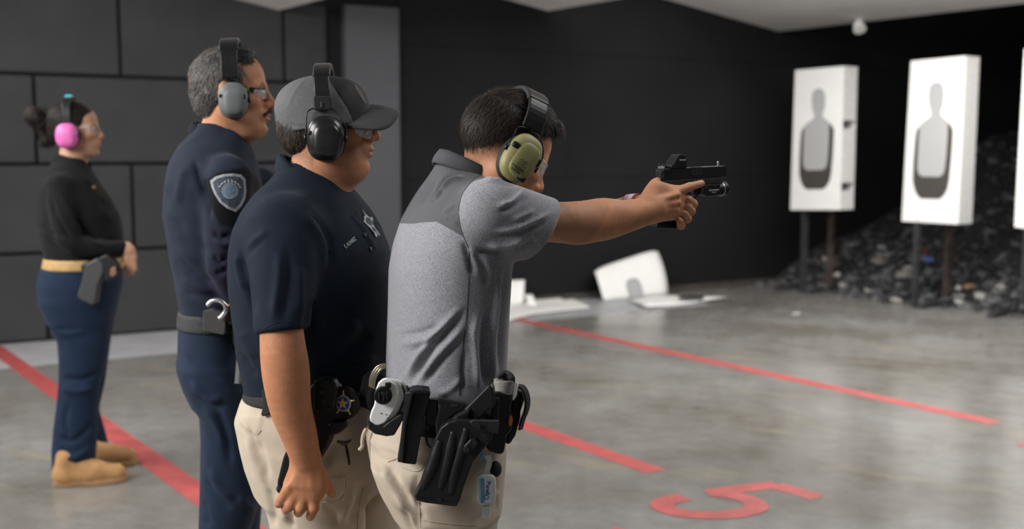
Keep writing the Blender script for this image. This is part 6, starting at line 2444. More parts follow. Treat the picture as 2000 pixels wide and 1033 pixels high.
obj_bm('pocket_mouth', bm_tube(surf_path(vT, fT, zz(Z8, (640, 530), (680, 545), (720, 525)), 0.0005, 8), [0.003, 0.006, 0.002], 6), mat('dark_pocket_lining', (0.10, 0.085, 0.07), 0.9), trouC, smooth=True)
obj_bm('knife_clip', plate(C, zz(Z8, (480, 985), (500, 975), (515, 985), (505, 1033), (480, 1036)), -0.205, 0.012, 0.0, 0.003), M_plastic, trouC)
for dy, x0 in ((-0.10, 560), (0.12, 670)):
    h0 = P(x0, 900, 2.65 + dy); h0[2] = 0
    boot(personC, h0, (math.cos(AC * .6), math.sin(AC * .6)), 0.29, M_bootb, M_soleb, 0.14)

# duty belt, holster and badge
beltC = empty('duty_belt', C.m(640, 760), 'black duty belt with star badge on the man in the navy polo', 'duty belt', 'duty belts')
bf = Field((-0.70, 2.34, 0.84), (-0.20, 2.98, 1.0), 0.005)
bf.put(Loft(C.rows([(744, 492, 764, 0.0, 0.202), (750, 490, 768, 0.0, 0.204), (764, 486, 774, 0.0, 0.206), (768, 487, 774, 0.0, 0.205)], AC), 2.2), 0.0)
v_, f_ = bf.mesh()
obj_vf('belt', v_, f_, M_nylon, beltC, smooth=True)
YC = -0.222
hol = obj_bm('holster', plate(C, [(606, 752), (640, 740), (660, 760), (668, 800), (672, 830), (650, 842), (640, 870), (620, 905), (582, 950), (566, 968), (546, 966), (540, 958), (541, 940), (552, 895), (570, 850), (590, 800)], YC, 0.045, -0.1, 0.010, 3), M_plastic, beltC)
obj_bm('muzzle_plug', plate(C, zz(Z8, (290, 790), (330, 800), (330, 834), (300, 832), (288, 812)), YC - 0.006, 0.03, 0.0, 0.004), M_polymer2, hol)
obj_bm('hood', plate(C, [(612, 745), (628, 738), (652, 742), (660, 760), (652, 800), (630, 810), (612, 800)], YC - 0.016, 0.03, -0.1, 0.006, 3), M_plastic, hol)
obj_bm('thumb_strap', plate(C, zz(Z8, (580, 440), (620, 420), (690, 410), (695, 455), (640, 495), (590, 500)), YC - 0.020, 0.03, -0.1, 0.006, 3), M_plastic, hol)
for x_, y_ in ((550, 250), (560, 300), (590, 350)):
    obj_bm('screw', bm_cyl(0.005, 0.005, 0.004, 16, px_frame(C, *Z8(x_, y_), YC - 0.018), 0.001), M_steelblk, hol)
bd = px_frame(C, *Z8(686, 310), YC - 0.004, -0.35)
obj_bm('badge_holder', bm_cyl(0.036, 0.037, 0.010, 40, bd, 0.003), M_plastic, beltC)
M_gold = mat('polished_gold', (0.62, 0.47, 0.22), 0.3, metal=0.9)
M_enam = mat('blue_enamel', (0.02, 0.045, 0.22), 0.25)
stp = []
for i in range(10):
    a = math.pi / 2 + 2 * math.pi * i / 10
    r_ = 0.0265 if i % 2 == 0 else 0.0125
    stp.append((r_ * math.cos(a), r_ * math.sin(a)))
badge = obj_bm('badge', bm_prism(stp, 0.003, bd @ Matrix.Translation((0, 0, 0.009)), 0.0008), M_gold, beltC)
for i in range(5):
    a = math.pi / 2 + 2 * math.pi * i / 5
    obj_bm('ball_tip', bm_sphere(0.0026, bd @ Matrix.Translation((0.0268 * math.cos(a), 0.0268 * math.sin(a), 0.008)), 10, 8), M_gold, badge, smooth=True)
obj_bm('ring', bm_cyl(0.0185, 0.0185, 0.004, 36, bd @ Matrix.Translation((0, 0, 0.008)), 0.001), mat('silver_filigree', (0.4, 0.4, 0.38), 0.4, metal=0.8, noise=0.5, nscale=500), badge)
obj_bm('enamel', bm_cyl(0.0150, 0.0150, 0.002, 32, bd @ Matrix.Translation((0, 0, 0.0105)), 0.0006), M_enam, badge)
stp2 = [(x * 0.5, y * 0.5) for x, y in stp]
obj_bm('inner_star', bm_prism(stp2, 0.0012, bd @ Matrix.Translation((0, 0, 0.0127)), 0.0003), M_gold, badge)
obj_bm('clip', plate(C, zz(Z8, (205, 240), (222, 238), (255, 350), (250, 380), (212, 392), (200, 380), (214, 330)), -0.19, 0.014, -0.3, 0.003), M_nylon, beltC)
# ---------------------------------------------------------------- person: navy uniform, moustache
B = Fig(3.15)
AB = 0.12


def Z2(x, y):
    return (300 + x * 0.3293, 60 + y * 0.3293)


def Zb(x, y):
    return (310 + x * 0.4648, 280 + y * 0.4648)


personB = empty('person', (B.m(430, 700)[0], 3.15, 0.0), 'grey-haired man with moustache in long-sleeved navy uniform with shoulder patch', 'person', 'people on the firing line')
hdB = Head(B.m(452, 180, 0.0), yaw=0.14, pitch=0.0, scale=1.03)
SKB = (0.42, 0.19, 0.10)
fb_ = Field((-0.98, 2.80, 0.92), (-0.66, 3.34, 1.80), 0.0036)
hdB.put(fb_, nose=1.05, chin=1.05)
fb_.put(B.rc((445, 225, 0.0), (425, 300, 0.0), 42, 46), 0.03)
fb_.put(B.ell((478, 262, 0.0), (24, 26, 12)), 0.03)
fb_.put(B.rc((425, 330, 0.05), (440, 352, -0.17), 34, 34), 0.05)
for a, b, ra, rb in (((440, 352, -0.18), (430, 505, -0.20), 30, 24), ((430, 505, -0.20), (458, 590, -0.16), 23, 14), ((458, 590, -0.16), (466, 612, -0.14), 15, 16)):
    fb_.put(B.rc(a, b, ra, rb), 0.02)
for k in range(4):
    fb_.put(B.rc((462 + 5 * k, 612 - 2 * k, -0.15 + 0.012 * k), (470 + 7 * k, 634 - 3 * k, -0.13 + 0.02 * k), 7, 5.5), 0.004)
fb_.put(B.rc((470, 604, -0.15), (484, 618, -0.16), 7, 5.5), 0.004)
vB, fB = fb_.mesh()
cB = skin_colors(vB, hdB, SKB, stub=((0.18, 0.12, 0.09), 0.22), brow=(0.05, 0.045, 0.04))
bodyB = obj_vf('body', vB, fB, M_skin, personB, smooth=True, attrs={'col': cB})
eyes(hdB, personB)
mo = Field(hdB.w(0.09, 0, -0.05) - 0.05, hdB.w(0.09, 0, -0.05) + 0.05, 0.0022)
for s in (-1, 1):
    mo.put(hdB.rc((0.1000, s * 0.004, -0.0495), (0.088, s * 0.027, -0.060), 0.0072, 0.0042), 0.006)
v_, f_ = mo.mesh()
st = strands(hdB, v_, vnormals(v_, f_), lambda q: np.stack([np.full(len(q), -0.1), np.sign(q[:, 1]) * 0.5, np.full(len(q), -0.9)], 1), 500, 0.008, 0.0009, 0.001, lambda q, r: np.array((0.03, 0.027, 0.025)) * r.uniform(0.5, 2, len(q))[:, None], 4, 0.2)
vv, ff, cc = join_vf((v_, f_, solid((0.025, 0.022, 0.02), len(v_))), st)
obj_vf('moustache', vv, ff, M_hair, personB, smooth=True, attrs={'col': cc})
# short wavy greying hair
hf = Field(hdB.o - 0.19, hdB.o + 0.19, 0.0032)
hf.put(hdB.ell((-0.014, 0, 0.030), (0.096, 0.079, 0.090)), 0.01)
hf.put(hdB.ell((-0.044, 0, -0.022), (0.056, 0.062, 0.058)), 0.03)
hf.put(hdB.ell((0.040, 0, 0.086), (0.042, 0.050, 0.030)), 0.02)
vH, fH = hf.mesh()
uh = proj(vH)
nH = vnormals(vH, fH)
hp = [(340, 60), (500, 60), (500, 124), (487, 131), (482, 150), (478, 168), (466, 172), (462, 190), (440, 196), (424, 206), (416, 222), (402, 232), (384, 231), (340, 232)]
ins = mask_poly(vH, hp, 10)
vH = vH + nH * (0.0035 * vnoise(vH, 75, 3) + 0.002 * vnoise(vH, 160, 6) - 0.008 * np.clip(1 - (ins - 0.5) * 3, 0, 1))[:, None]
fH = fH[(ins[fH] > 0.5).all(1)]
us = np.unique(fH)


def cols_B(q, r):
    k = np.clip(0.5 + 0.5 * vnoise(q, 30, 2) + r.normal(0, 0.25, len(q)) + 0.2 * (q[:, 0] < 0), 0, 1)[:, None]
    return np.array((0.028, 0.024, 0.022)) * (1 - k) + np.array((0.12, 0.112, 0.106)) * k


st = strands(hdB, vH[us], nH[us], lambda q: np.stack([-0.6 + 0 * q[:, 0], 0 * q[:, 0], np.where(q[:, 2] > 0.07, -0.2, -0.8)], 1), 4600, 0.024, 0.0016, 0.003, cols_B, 12, 0.45)
vv, ff, cc = join_vf((vH, fH, cols_B(hdB.loc(vH), np.random.default_rng(2))), st)
obj_vf('hair', vv, ff, M_hair, personB, smooth=True, attrs={'col': cc})
M_lime = mat('lime_green_temple', (0.42, 0.55, 0.02), 0.5)
glasses(hdB, 'dark safety glasses with lime green temples on the man with the moustache', M_plastic, mat('grey_lens', (0.55, 0.57, 0.60), 0.08, spec=0.6, alpha=0.25), 0.026, (0.052, 0.066), 1.1, 0.040, -0.004, temple=M_plastic, thick=0.0030)
gB = [o for o in bpy.data.objects if o.name.startswith('safety_glasses')][-1]
gl_ = bpy.data.objects['safety_glasses.002'] if 'safety_glasses.002' in bpy.data.objects else gB
pts = [hdB.w(0.052, -0.0755, 0.004), hdB.w(0.036, -0.0785, 0.004)]
obj_bm('lime_inlay', bm_tube(pts, 0.01, flat=(0.0045, 0.0022), fdir=hdB.R @ np.array([0, 0, 1.0])), M_lime, gl_)
M_greycup = mat('grey_green_shell', (0.105, 0.112, 0.112), 0.55, noise=0.06, nscale=40)
ear_defenders(hdB, 'grey ear defenders with wide black band on the man with the moustache', M_greycup, M_plastic, (0.038, 0.026, 0.047), (0.014, -0.098, -0.026), band_tilt=-0.05, band_w=0.022, band_top=0.136, band_end=0.032, band_off=-0.006)

# uniform shirt with long sleeves
M_unif = cloth('navy_uniform_twill', (0.012, 0.0165, 0.030), 0.82, 900, 0.2, sheen=0.15, noise=0.1, attr='col')
M_unif2 = M_unif
sf = Field((-1.02, 2.80, 0.98), (-0.62, 3.42, 1.60), 0.0048)
rows = [(240, 388, 458, 0.0, 0.06), (262, 374, 478, 0.0, 0.09), (290, 349, 492, 0.0, 0.14), (320, 334, 502, 0.0, 0.185), (360, 326, 508, 0.0, 0.205), (420, 325, 510, 0.0, 0.205), (500, 335, 505, 0.0, 0.198), (570, 350, 500, 0.0, 0.188), (612, 356, 495, 0.0, 0.182), (628, 357, 495, 0.0, 0.182)]
sf.put(Loft(B.rows(rows, AB), 2.25), 0.0)
sf.put(B.chain([(446, 352, -0.160, 50), (440, 400, -0.185, 45), (436, 450, -0.20, 37), (432, 510, -0.205, 29), (444, 552, -0.185, 24), (456, 583, -0.165, 19)], 24), 0.022)
sf.put(B.rc((440, 235, 0.0), (432, 275, 0.0), 40, 44), 0.006, '-')
sf.put(B.rc((505, 370, 0.19), (520, 560, 0.15), 44, 24), 0.03)
vS, fS = sf.mesh()
vS = relax(vS, fS, 2, 0.5)
zf = lambda *p: zz(Zb, *p)
vS = folds(vS, fS, [(zf((150, 60), (170, 150), (200, 240), (220, 330)), 6, -0.010), (zf((190, 140), (185, 210), (215, 300)), 6, -0.007), (zf((225, 370), (260, 400), (300, 380)), 5, -0.008), (zf((230, 400), (275, 425), (320, 410)), 5, 0.008), (zf((225, 470), (260, 500), (290, 470)), 6, -0.008),
                    (zf((235, 540), (265, 545), (285, 520)), 5, -0.008), (zf((60, 300), (120, 400), (220, 460)), 9, -0.005), (zf((70, 420), (140, 500), (230, 560)), 8, 0.006), (zf((80, 480), (150, 545), (230, 590)), 8, -0.006), (zf((85, 560), (150, 600), (240, 625)), 7, 0.006), (zf((100, 620), (180, 645), (260, 650)), 7, -0.006), (zf((110, 100), (90, 180), (80, 260)), 9, 0.006)])
vS = vS + vnormals(vS, fS) * (0.003 * vnoise(vS, 24, 3))[:, None]
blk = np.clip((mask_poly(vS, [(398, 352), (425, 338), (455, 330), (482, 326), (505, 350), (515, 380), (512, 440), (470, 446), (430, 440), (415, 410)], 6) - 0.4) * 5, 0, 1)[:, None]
low = np.clip((proj(vS)[:, 1] - 438) / 10, 0, 1) * (proj(vS)[:, 0] > 408) * (vS[:, 1] < 3.02)
cU = np.array((0.0125, 0.0175, 0.031)) * (1 - low[:, None]) + np.array((0.017, 0.0165, 0.033)) * low[:, None]
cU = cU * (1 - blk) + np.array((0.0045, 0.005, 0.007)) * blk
shirtB = obj_vf('uniform_shirt', vS, fS, M_unif, personB, smooth=True, attrs={'col': cU}, label='navy long-sleeved uniform shirt')
M_collB = cloth('black_navy_collar', (0.006, 0.008, 0.013), 0.85, 900, 0.2)
collar(B, (427, 267, 0.0, 0.044), (424, 288, 0.0, 0.044), 0.069, 0.076, 0.0, M_collB, shirtB, 0.2, lat=1.0, thick=0.006)
collar(B, (428, 268, 0.0, 0.044), (430, 284, 0.0, 0.040), 0.064, 0.062, 0.0, M_collB, shirtB, 0.2, lat=1.0, name='collar_stand')
# shoulder patch: shield border, field, ring of lettering, seal
sh = zf((218, 158), (240, 140), (275, 130), (310, 127), (345, 132), (362, 150), (366, 200), (360, 235), (345, 265), (323, 288), (290, 275), (258, 250), (236, 215), (224, 185))
cs = np.array(sh).mean(0)
pb_ = obj_bm('shoulder_patch', patch_on(vS, fS, sh, 0.0022, 0.0020), mat('silver_border_thread', (0.25, 0.26, 0.28), 0.8, noise=0.2, nscale=500), shirtB, label='silver and blue shield-shaped shoulder patch')
obj_bm('patch_field', patch_on(vS, fS, [cs + (np.array(q) - cs) * 0.84 for q in sh], 0.0038, 0.0016), mat('slate_thread', (0.035, 0.045, 0.065), 0.8, noise=0.5, nscale=300), shirtB)
ctr = np.array(Zb(298, 200))
obj_bm('patch_ring', patch_on(vS, fS, [ctr + np.array((15.5 * math.cos(a), 16.5 * math.sin(a))) for a in np.linspace(0, 5.9, 18)], 0.0050, 0.0012), mat('steel_blue_thread', (0.13, 0.165, 0.20), 0.8, noise=0.6, nscale=420), shirtB)
obj_bm('patch_seal', patch_on(vS, fS, [ctr + np.array((7.5 * math.cos(a), 8 * math.sin(a))) for a in np.linspace(0, 5.9, 14)], 0.0058, 0.0010), mat('pale_blue_thread', (0.10, 0.15, 0.23), 0.8, noise=0.5, nscale=600), shirtB)
uS, nS = proj(vS), vnormals(vS, fS)
pa, na = pick(vS, uS, nS, *Zb(232, 172)); pb2, nb2 = pick(vS, uS, nS, *Zb(355, 158))
ex = (pb2 - pa) / np.linalg.norm(pb2 - pa)
nm_ = na + nb2; nm_ = nm_ - ex * np.dot(nm_, ex); nm_ /= np.linalg.norm(nm_)
ey = np.cross(nm_, ex)
for k in range(8):
    a = math.radians(205 + k * 19)
    q = ctr + np.array((20.0 * math.cos(a), 19.0 * math.sin(a)))
    p_, n_ = pick(vS, uS, nS, *q)
    Mt = Matrix.Translation(p_ + n_ * 0.0045) @ Vector(n_).to_track_quat('Z', 'Y').to_matrix().to_4x4() @ Matrix.Rotation(a + math.pi / 2, 4, 'Z')
    obj_bm('patch_letter', bm_box((0.0045, 0.0075, 0.0016), 0.0006, 1, Mt), MATS.get('pale_lettering') or mat('pale_lettering', (0.26, 0.28, 0.30), 0.8), shirtB)
# trousers
tf = Field((-1.0, 2.86, 0.02), (-0.62, 3.42, 1.06), 0.0065)
M_navyt = cloth('navy_trouser_twill', (0.013, 0.022, 0.043), 0.8, 900, 0.2, sheen=0.15, noise=0.1)
hips = [(612, 357, 494, 0.0, 0.178), (640, 352, 497, 0.0, 0.183), (700, 350, 500, 0.0, 0.188), (745, 359, 502, 0.0, 0.182), (780, 374, 505, 0.0, 0.165)]
tf.put(Loft(B.rows(hips, AB), 2.25), 0.0)
legr = [(720, 352, 480, -0.08, 0.10), (770, 373, 490, -0.09, 0.10), (800, 390, 496, -0.09, 0.098), (860, 393, 505, -0.09, 0.095), (950, 391, 512, -0.09, 0.092), (1010, 389, 500, -0.09, 0.088), (1033, 388, 490, -0.09, 0.086), (1150, 388, 480, -0.09, 0.085), (1290, 390, 485, -0.09, 0.085)]
legl = [(720, 370, 502, 0.08, 0.10), (800, 405, 510, 0.09, 0.095), (950, 420, 515, 0.10, 0.09), (1033, 425, 508, 0.10, 0.085), (1240, 425, 505, 0.10, 0.085)]
tf.put(Loft(B.rows(legr, AB), 2.2), 0.03)
tf.put(Loft(B.rows(legl, AB), 2.2), 0.02)
vT, fT = tf.mesh()
vT = relax(vT, fT, 2, 0.5)
zl = lambda *p: [(x * 0.4385, 580 + y * 0.4385) for x, y in p]
vT = folds(vT, fT, [(zl((850, 370), (920, 450), (1000, 460)), 7, 0.010), (zl((870, 420), (930, 480), (1010, 490)), 7, -0.010), (zl((900, 480), (960, 560), (1010, 680)), 8, 0.008), (zl((960, 480), (1000, 600), (1030, 760)), 8, -0.008), (zl((930, 760), (980, 850), (1050, 900)), 8, 0.008), (zl((910, 800), (960, 890), (1040, 950)), 8, -0.008), (zl((1060, 880), (1100, 930), (1140, 940)), 8, 0.008), (zl((820, 250), (900, 330), (1000, 380)), 8, -0.005), (zl((900, 900), (920, 960), (930, 1030)), 8, -0.006)])
obj_vf('trousers', vT, fT, M_navyt, personB, smooth=True)
for dy, x0 in ((-0.09, 400), (0.10, 432)):
    h0 = P(x0, 900, 3.15 + dy); h0[2] = 0
    boot(personB, h0, (1, 0.1), 0.29, mat('black_boot_leather', (0.012, 0.012, 0.013), 0.45), M_soleb, 0.14)
# belt gear
beltB = empty('duty_belt', B.m(420, 615), 'black duty belt with silver handcuff in a pouch on the uniformed man', 'duty belt', 'duty belts')
bf = Field((-1.0, 2.90, 0.95), (-0.64, 3.40, 1.06), 0.005)
bf.put(Loft(B.rows([(600, 353, 499, 0.0, 0.184), (606, 351, 501, 0.0, 0.187), (628, 349, 503, 0.0, 0.189), (633, 350, 502, 0.0, 0.188)], AB), 2.25), 0.0)
v_, f_ = bf.mesh()
M_webgrey = mat('grey_black_web', (0.026, 0.026, 0.028), 0.75, noise=0.3, nscale=150, bump=0.5, bscale=500)
obj_vf('belt', v_, f_, M_webgrey, beltB, smooth=True)
YB = -0.205
obj_bm('cuff_pouch', plate(B, zf((185, 705), (225, 695), (285, 720), (278, 800), (270, 806), (186, 790)), YB, 0.04, 0.0, 0.006, 3), mat('grey_cordura', (0.042, 0.040, 0.040), 0.8), beltB)
pts = [B.m(*Zb(x, y), YB - 0.012) for x, y in ((203, 682), (225, 662), (255, 660), (278, 678), (280, 705), (262, 730), (252, 735))]
obj_bm('cuff_ring', bm_tube(pts, 0.0062, 10, 26), M_silver, beltB, smooth=True)
obj_bm('holster', plate(B, zf((285, 715), (325, 690), (345, 760), (345, 840), (330, 860), (310, 850), (296, 770)), YB + 0.02, 0.05, 0.0, 0.008, 3), M_plastic, beltB)
obj_bm('radio', plate(B, zf((280, 690), (318, 680), (330, 740), (300, 770), (282, 750)), YB + 0.0, 0.03, 0.0, 0.006, 3), M_plastic, beltB)
obj_bm('baton', bm_tube([B.m(*Zb(352, 840), YB + 0.02), B.m(*Zb(338, 1010), YB - 0.005)], 0.0125, 14), mat('grey_baton', (0.075, 0.075, 0.08), 0.5), beltB, smooth=False)
# ---------------------------------------------------------------- person: woman in black pullover
A = Fig(4.99)
AA = 0.15


def Z1(x, y):
    return (x * 0.4743, 150 + y * 0.4743)


z1 = lambda *p: zz(Z1, *p)
zL = lambda *p: [(x * 0.4385, 580 + y * 0.4385) for x, y in p]
personA = empty('person', (A.m(160, 700)[0], 4.99, 0.0), 'woman with hair bun in black pullover, navy trousers and tan boots', 'person', 'people on the firing line')
hdA = Head(A.m(150, 253, 0.0), yaw=0.14, pitch=0.0, scale=0.98)
SKA = (0.42, 0.235, 0.155)
fa = Field((-2.10, 4.70, 0.90), (-1.60, 5.25, 1.74), 0.0042)
hdA.put(fa, nose=0.7, chin=0.9)
fa.put(A.rc((145, 290, 0.0), (140, 335, 0.0), 25, 29), 0.03)
fa.put(A.rc((122, 368, -0.13), (150, 365, 0.13), 13, 13), 0.03)
fa.put(A.chain([(122, 368, -0.13, 12), (134, 468, -0.195, 11), (190, 483, -0.15, 10), (236, 484, -0.115, 10.5), (252, 490, -0.10, 13)], 18), 0.01)
fa.put(A.rc((248, 485, -0.10), (256, 502, -0.10), 13, 13, ((0.3, 1, 0), 0.6)), 0.01)
for k, (x, y) in enumerate(((247, 532), (253, 535), (259, 533), (264, 526))):
    fa.put(A.rc((248 + 4.5 * k, 503, -0.115 + 0.004 * k), (x, y, -0.10), 5.2, 4.2), 0.003)
fa.put(A.rc((243, 488, -0.09), (238, 508, -0.10), 5.5, 4.2), 0.004)
vA, fA = fa.mesh()
cA = skin_colors(vA, hdA, SKA, lip=(0.42, 0.17, 0.15))
obj_vf('body', vA, fA, M_skin, personA, smooth=True, attrs={'col': cA})
eyes(hdA, personA)
hf = Field(A.m(110, 250) - 0.26, A.m(110, 250) + 0.26, 0.0042)
hf.put(hdA.ell((-0.018, 0, 0.034), (0.104, 0.084, 0.096)), 0.01)
hf.put(hdA.ell((-0.055, 0, -0.020), (0.062, 0.062, 0.060)), 0.03)
vH, fH = hf.mesh()
nH = vnormals(vH, fH)
hp = [(40, 150), (186, 150), (186, 218), (178, 226), (168, 232), (160, 250), (150, 256), (146, 270), (120, 284), (104, 290), (88, 282), (60, 262)]
ins = mask_poly(vH, hp, 8)
vH = vH + nH * (0.002 * vnoise(vH, 60, 3) - 0.007 * np.clip(1 - (ins - 0.5) * 3, 0, 1))[:, None]
fH = fH[(ins[fH] > 0.5).all(1)]
bun = Field(A.m(72, 230) - 0.12, A.m(72, 230) + 0.12, 0.0045)
bun.put(A.ell((72, 229, 0.0), (21, 22, 20)), 0.0)
bun.put(A.ell((64, 221, 0.0), (13, 16, 11)), 0.01)
bun.put(A.ell((84, 240, 0.0), (14, 18, 16)), 0.02)
bun.put(A.rc((78, 245, 0.0), (94, 276, 0.0), 10, 12), 0.02)
vb, fb2 = bun.mesh()
vb = vb + vnormals(vb, fb2) * (0.004 * vnoise(vb, 55, 4) + 0.002 * vnoise(vb, 120, 5))[:, None]
HCa = np.array((0.014, 0.010, 0.009))
us = np.unique(fH)
st = strands(hdA, vH[us], nH[us], lambda q: np.tile((-1.0, 0, -0.1), (len(q), 1)), 1800, 0.05, 0.0022, 0.003, lambda q, r: HCa * r.uniform(0.6, 2, len(q))[:, None], 2, 0.15)
st2 = strands(hdA, vb, vnormals(vb, fb2), lambda q: np.stack([np.cos(q[:, 2] * 60), np.sin(q[:, 0] * 50), np.sin(q[:, 2] * 40)], 1), 900, 0.03, 0.0020, 0.006, lambda q, r: HCa * r.uniform(0.6, 2.2, len(q))[:, None], 3, 0.5)
vv, ff, cc = join_vf((vH, fH, solid(HCa, len(vH))), (vb, fb2, solid(HCa, len(vb))), st, st2)
obj_vf('hair', vv, ff, M_hair, personA, smooth=True, attrs={'col': cc})
glasses(hdA, 'clear safety glasses on the woman with the hair bun', M_clearframe, M_clear, 0.040, (0.052, 0.066), 1.25, 0.040, -0.002)
M_pink = mat('pink_shell', (0.62, 0.12, 0.38), 0.45)
M_aqua = mat('aqua_plastic', (0.05, 0.38, 0.50), 0.45)
ear_defenders(hdA, 'pink ear defenders with aqua accents on the woman with the hair bun', M_pink, M_plastic, (0.048, 0.030, 0.056), (-0.020, -0.098, -0.030), band_tilt=-0.04, band_w=0.018, band_top=0.142, band_end=0.030, accent=(M_pink, M_aqua, M_plastic))

# pullover
M_black = cloth('black_knit', (0.0085, 0.0085, 0.0090), 0.9, 700, 0.3, sheen=0.15)
sf = Field((-2.15, 4.66, 0.96), (-1.56, 5.30, 1.50), 0.0062)
rows = [(302, 118, 165, 0.0, 0.055), (318, 104, 170, 0.0, 0.085), (335, 94, 178, 0.0, 0.130), (352, 87, 188, 0.0, 0.165), (387, 78, 212, 0.0, 0.180), (420, 77, 228, 0.0, 0.180), (453, 82, 236, 0.0, 0.172), (482, 88, 238, 0.0, 0.165), (500, 93, 236, 0.0, 0.160), (512, 97, 232, 0.0, 0.158)]
sf.put(Loft(A.rows(rows, AA), 2.2), 0.0)
sf.put(A.chain([(120, 366, -0.135, 29), (124, 420, -0.17, 26), (134, 468, -0.195, 22), (160, 482, -0.175, 19), (195, 485, -0.148, 17), (236, 484, -0.115, 14)], 24), 0.02)
for a, b, ra, rb in (((165, 368, 0.145), (175, 468, 0.20), 26, 20), ((175, 468, 0.20), (236, 490, 0.02), 19, 14)):
    sf.put(A.rc(a, b, ra, rb), 0.02)
sf.put(A.rc((143, 285, 0.0), (142, 312, 0.0), 24, 26), 0.006, '-')
vS, fS = sf.mesh()
vS = relax(vS, fS, 2, 0.5)
vS = folds(vS, fS, [(z1((210, 480), (225, 560), (300, 680)), 5, -0.012), (z1((240, 470), (290, 560), (330, 660)), 6, 0.008), (z1((170, 600), (210, 640), (280, 660)), 5, -0.008), (z1((180, 650), (230, 700), (300, 720)), 5, -0.008), (z1((340, 660), (400, 690), (480, 700)), 5, 0.008), (z1((300, 560), (360, 640), (420, 680)), 5, -0.01)])
vS = vS + vnormals(vS, fS) * (0.004 * vnoise(vS, 20, 3))[:, None]
shA = obj_vf('pullover', vS, fS, M_black, personA, smooth=True)
collar(A, (141, 305, 0.0, 0.018), (139, 320, 0.0, 0.024), 0.064, 0.082, 0.0, M_black, shA, 0.3, thick=0.006)
obj_bm('collar_pin', bm_sphere((0.009, 0.005, 0.008), Matrix.Translation(A.m(184, 366, -0.09))), mat('bronze_pin', (0.10, 0.055, 0.03), 0.5, metal=0.3), shA, smooth=True)
# trousers
tf = Field((-2.18, 4.66, 0.03), (-1.56, 5.40, 1.06), 0.0075)
hips = [(505, 94, 234, 0.0, 0.155), (530, 82, 237, 0.0, 0.165), (553, 77, 236, 0.0, 0.172), (590, 82, 228, 0.0, 0.175), (625, 97, 220, 0.0, 0.160)]
tf.put(Loft(A.rows(hips, AA), 2.2), 0.0)
legr = [(590, 82, 212, -0.06, 0.09), (625, 98, 214, -0.06, 0.092), (668, 115, 212, -0.06, 0.088), (711, 117, 206, -0.06, 0.082), (747, 116, 196, -0.06, 0.078), (790, 112, 189, -0.06, 0.075), (843, 105, 190, -0.06, 0.078), (883, 102, 186, -0.06, 0.08), (920, 104, 184, -0.06, 0.09), (944, 107, 182, -0.06, 0.09)]
legl = [(590, 92, 226, 0.08, 0.09), (668, 122, 214, 0.12, 0.088), (747, 125, 204, 0.18, 0.075), (800, 125, 192, 0.22, 0.072), (843, 130, 204, 0.24, 0.074), (883, 140, 214, 0.26, 0.074), (902, 145, 216, 0.26, 0.074)]
tf.put(Loft(A.rows(legr, AA), 2.1), 0.03)
tf.put(Loft(A.rows(legl, AA), 2.1), 0.012)
vT, fT = tf.mesh()
vT = relax(vT, fT, 2, 0.5)
vT = folds(vT, fT, [(zL((280, 360), (360, 370), (440, 340)), 6, -0.012), (zL((270, 400), (340, 420), (420, 400)), 6, 0.012), (zL((250, 620), (330, 640), (420, 560)), 6, -0.012), (zL((240, 700), (320, 720), (420, 660)), 6, 0.012), (zL((250, 760), (330, 770), (400, 730)), 6, -0.012), (zL((300, 480), (290, 560), (310, 640)), 6, -0.01), (zL((200, 120), (280, 160), (400, 150)), 7, 0.01)])
obj_vf('trousers', vT, fT, cloth('dark_blue_trouser', (0.010, 0.020, 0.043), 0.8, 600, 0.25, sheen=0.15, noise=0.12), personA, smooth=True)
M_tan = mat('tan_suede', (0.37, 0.20, 0.085), 0.85, noise=0.15, nscale=25, bump=0.2, bscale=300)
M_tansole = mat('tan_gum_sole', (0.30, 0.17, 0.08), 0.8)
h1 = FL(98, 957) + np.array([-0.01, 0.06, 0]); h2 = FL(238, 946) + np.array([0.005, 0.06, 0])
boot(personA, h1, (h2 - h1)[:2], np.linalg.norm(h2 - h1), M_tan, M_tansole, 0.13, width=0.052)
h1 = FL(132, 921) + np.array([0, 0.05, 0]); h2 = FL(262, 911) + np.array([0, 0.05, 0])
boot(personA, h1, (h2 - h1)[:2], np.linalg.norm(h2 - h1), M_tan, M_tansole, 0.13, width=0.052)
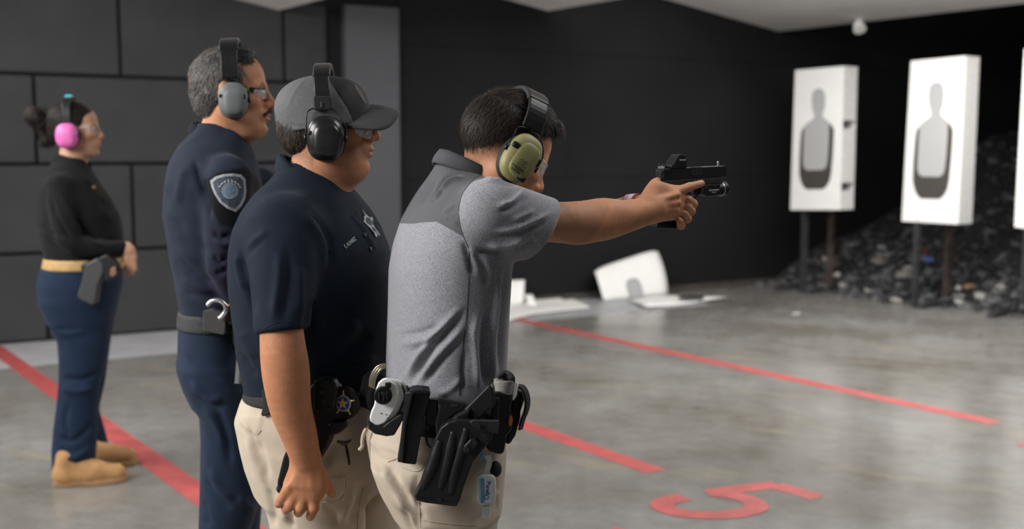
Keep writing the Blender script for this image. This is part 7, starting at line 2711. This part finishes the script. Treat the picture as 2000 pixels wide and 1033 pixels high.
# belt gear
beltA = empty('duty_belt', A.m(160, 512), 'tan and black belt with holster on the woman with the hair bun', 'duty belt', 'duty belts')
bf = Field((-2.14, 4.72, 0.96), (-1.58, 5.26, 1.08), 0.006)
bf.put(Loft(A.rows([(503, 91, 238, 0.0, 0.163), (507, 90, 239, 0.0, 0.165), (521, 87, 240, 0.0, 0.168), (524, 88, 239, 0.0, 0.167)], AA), 2.2), 0.0)
v_, f_ = bf.mesh()
obj_vf('belt', v_, f_, mat('tan_leather', (0.40, 0.25, 0.10), 0.6, noise=0.1), beltA, smooth=True)
YA = -0.205
obj_bm('holster', plate(A, z1((345, 770), (400, 745), (425, 770), (430, 800), (405, 860), (395, 930), (380, 945), (318, 915), (316, 895), (335, 840)), YA, 0.05, 0.0, 0.010, 3), mat('dark_grey_polymer', (0.035, 0.035, 0.037), 0.45), beltA)
obj_bm('pistol_grip', plate(A, z1((400, 745), (440, 730), (485, 770), (490, 800), (470, 830), (430, 850), (420, 800)), YA + 0.005, 0.04, 0.0, 0.008, 3), M_plastic, beltA)
obj_bm('holster_hood', plate(A, z1((330, 775), (400, 742), (440, 750), (440, 800), (400, 850), (340, 830)), YA + 0.02, 0.03, 0.0, 0.008, 3), M_plastic, beltA)
obj_bm('badge', plate(A, z1((455, 790), (475, 780), (480, 810), (462, 825), (450, 812)), YA - 0.002, 0.006, 0.0, 0.002), mat('bronze_badge', (0.22, 0.12, 0.08), 0.4, metal=0.5), beltA)
obj_bm('belt_keeper', plate(A, z1((208, 735), (240, 740), (242, 785), (206, 780)), -0.12, 0.05, -0.5, 0.004), M_nylon, beltA) if False else None
obj_bm('thigh_clip', plate(A, z1((288, 947), (300, 944), (310, 956), (303, 961), (290, 956)), -0.165, 0.006, 0.0, 0.001), mat('grey_tab', (0.2, 0.2, 0.22), 0.6), beltA)
# aqua tab on top of the black headband
tb_ = [o for o in bpy.data.objects if o.name.startswith('ear_defenders') and 'pink' in o.get('label', '')][0]
obj_bm('band_tab', bm_box((0.030, 0.05, 0.012), 0.004, 2, frame(hdA.w(-0.026, -0.030, 0.137), *((hdA.R @ rotX(0.55)).T))), M_aqua, tb_)
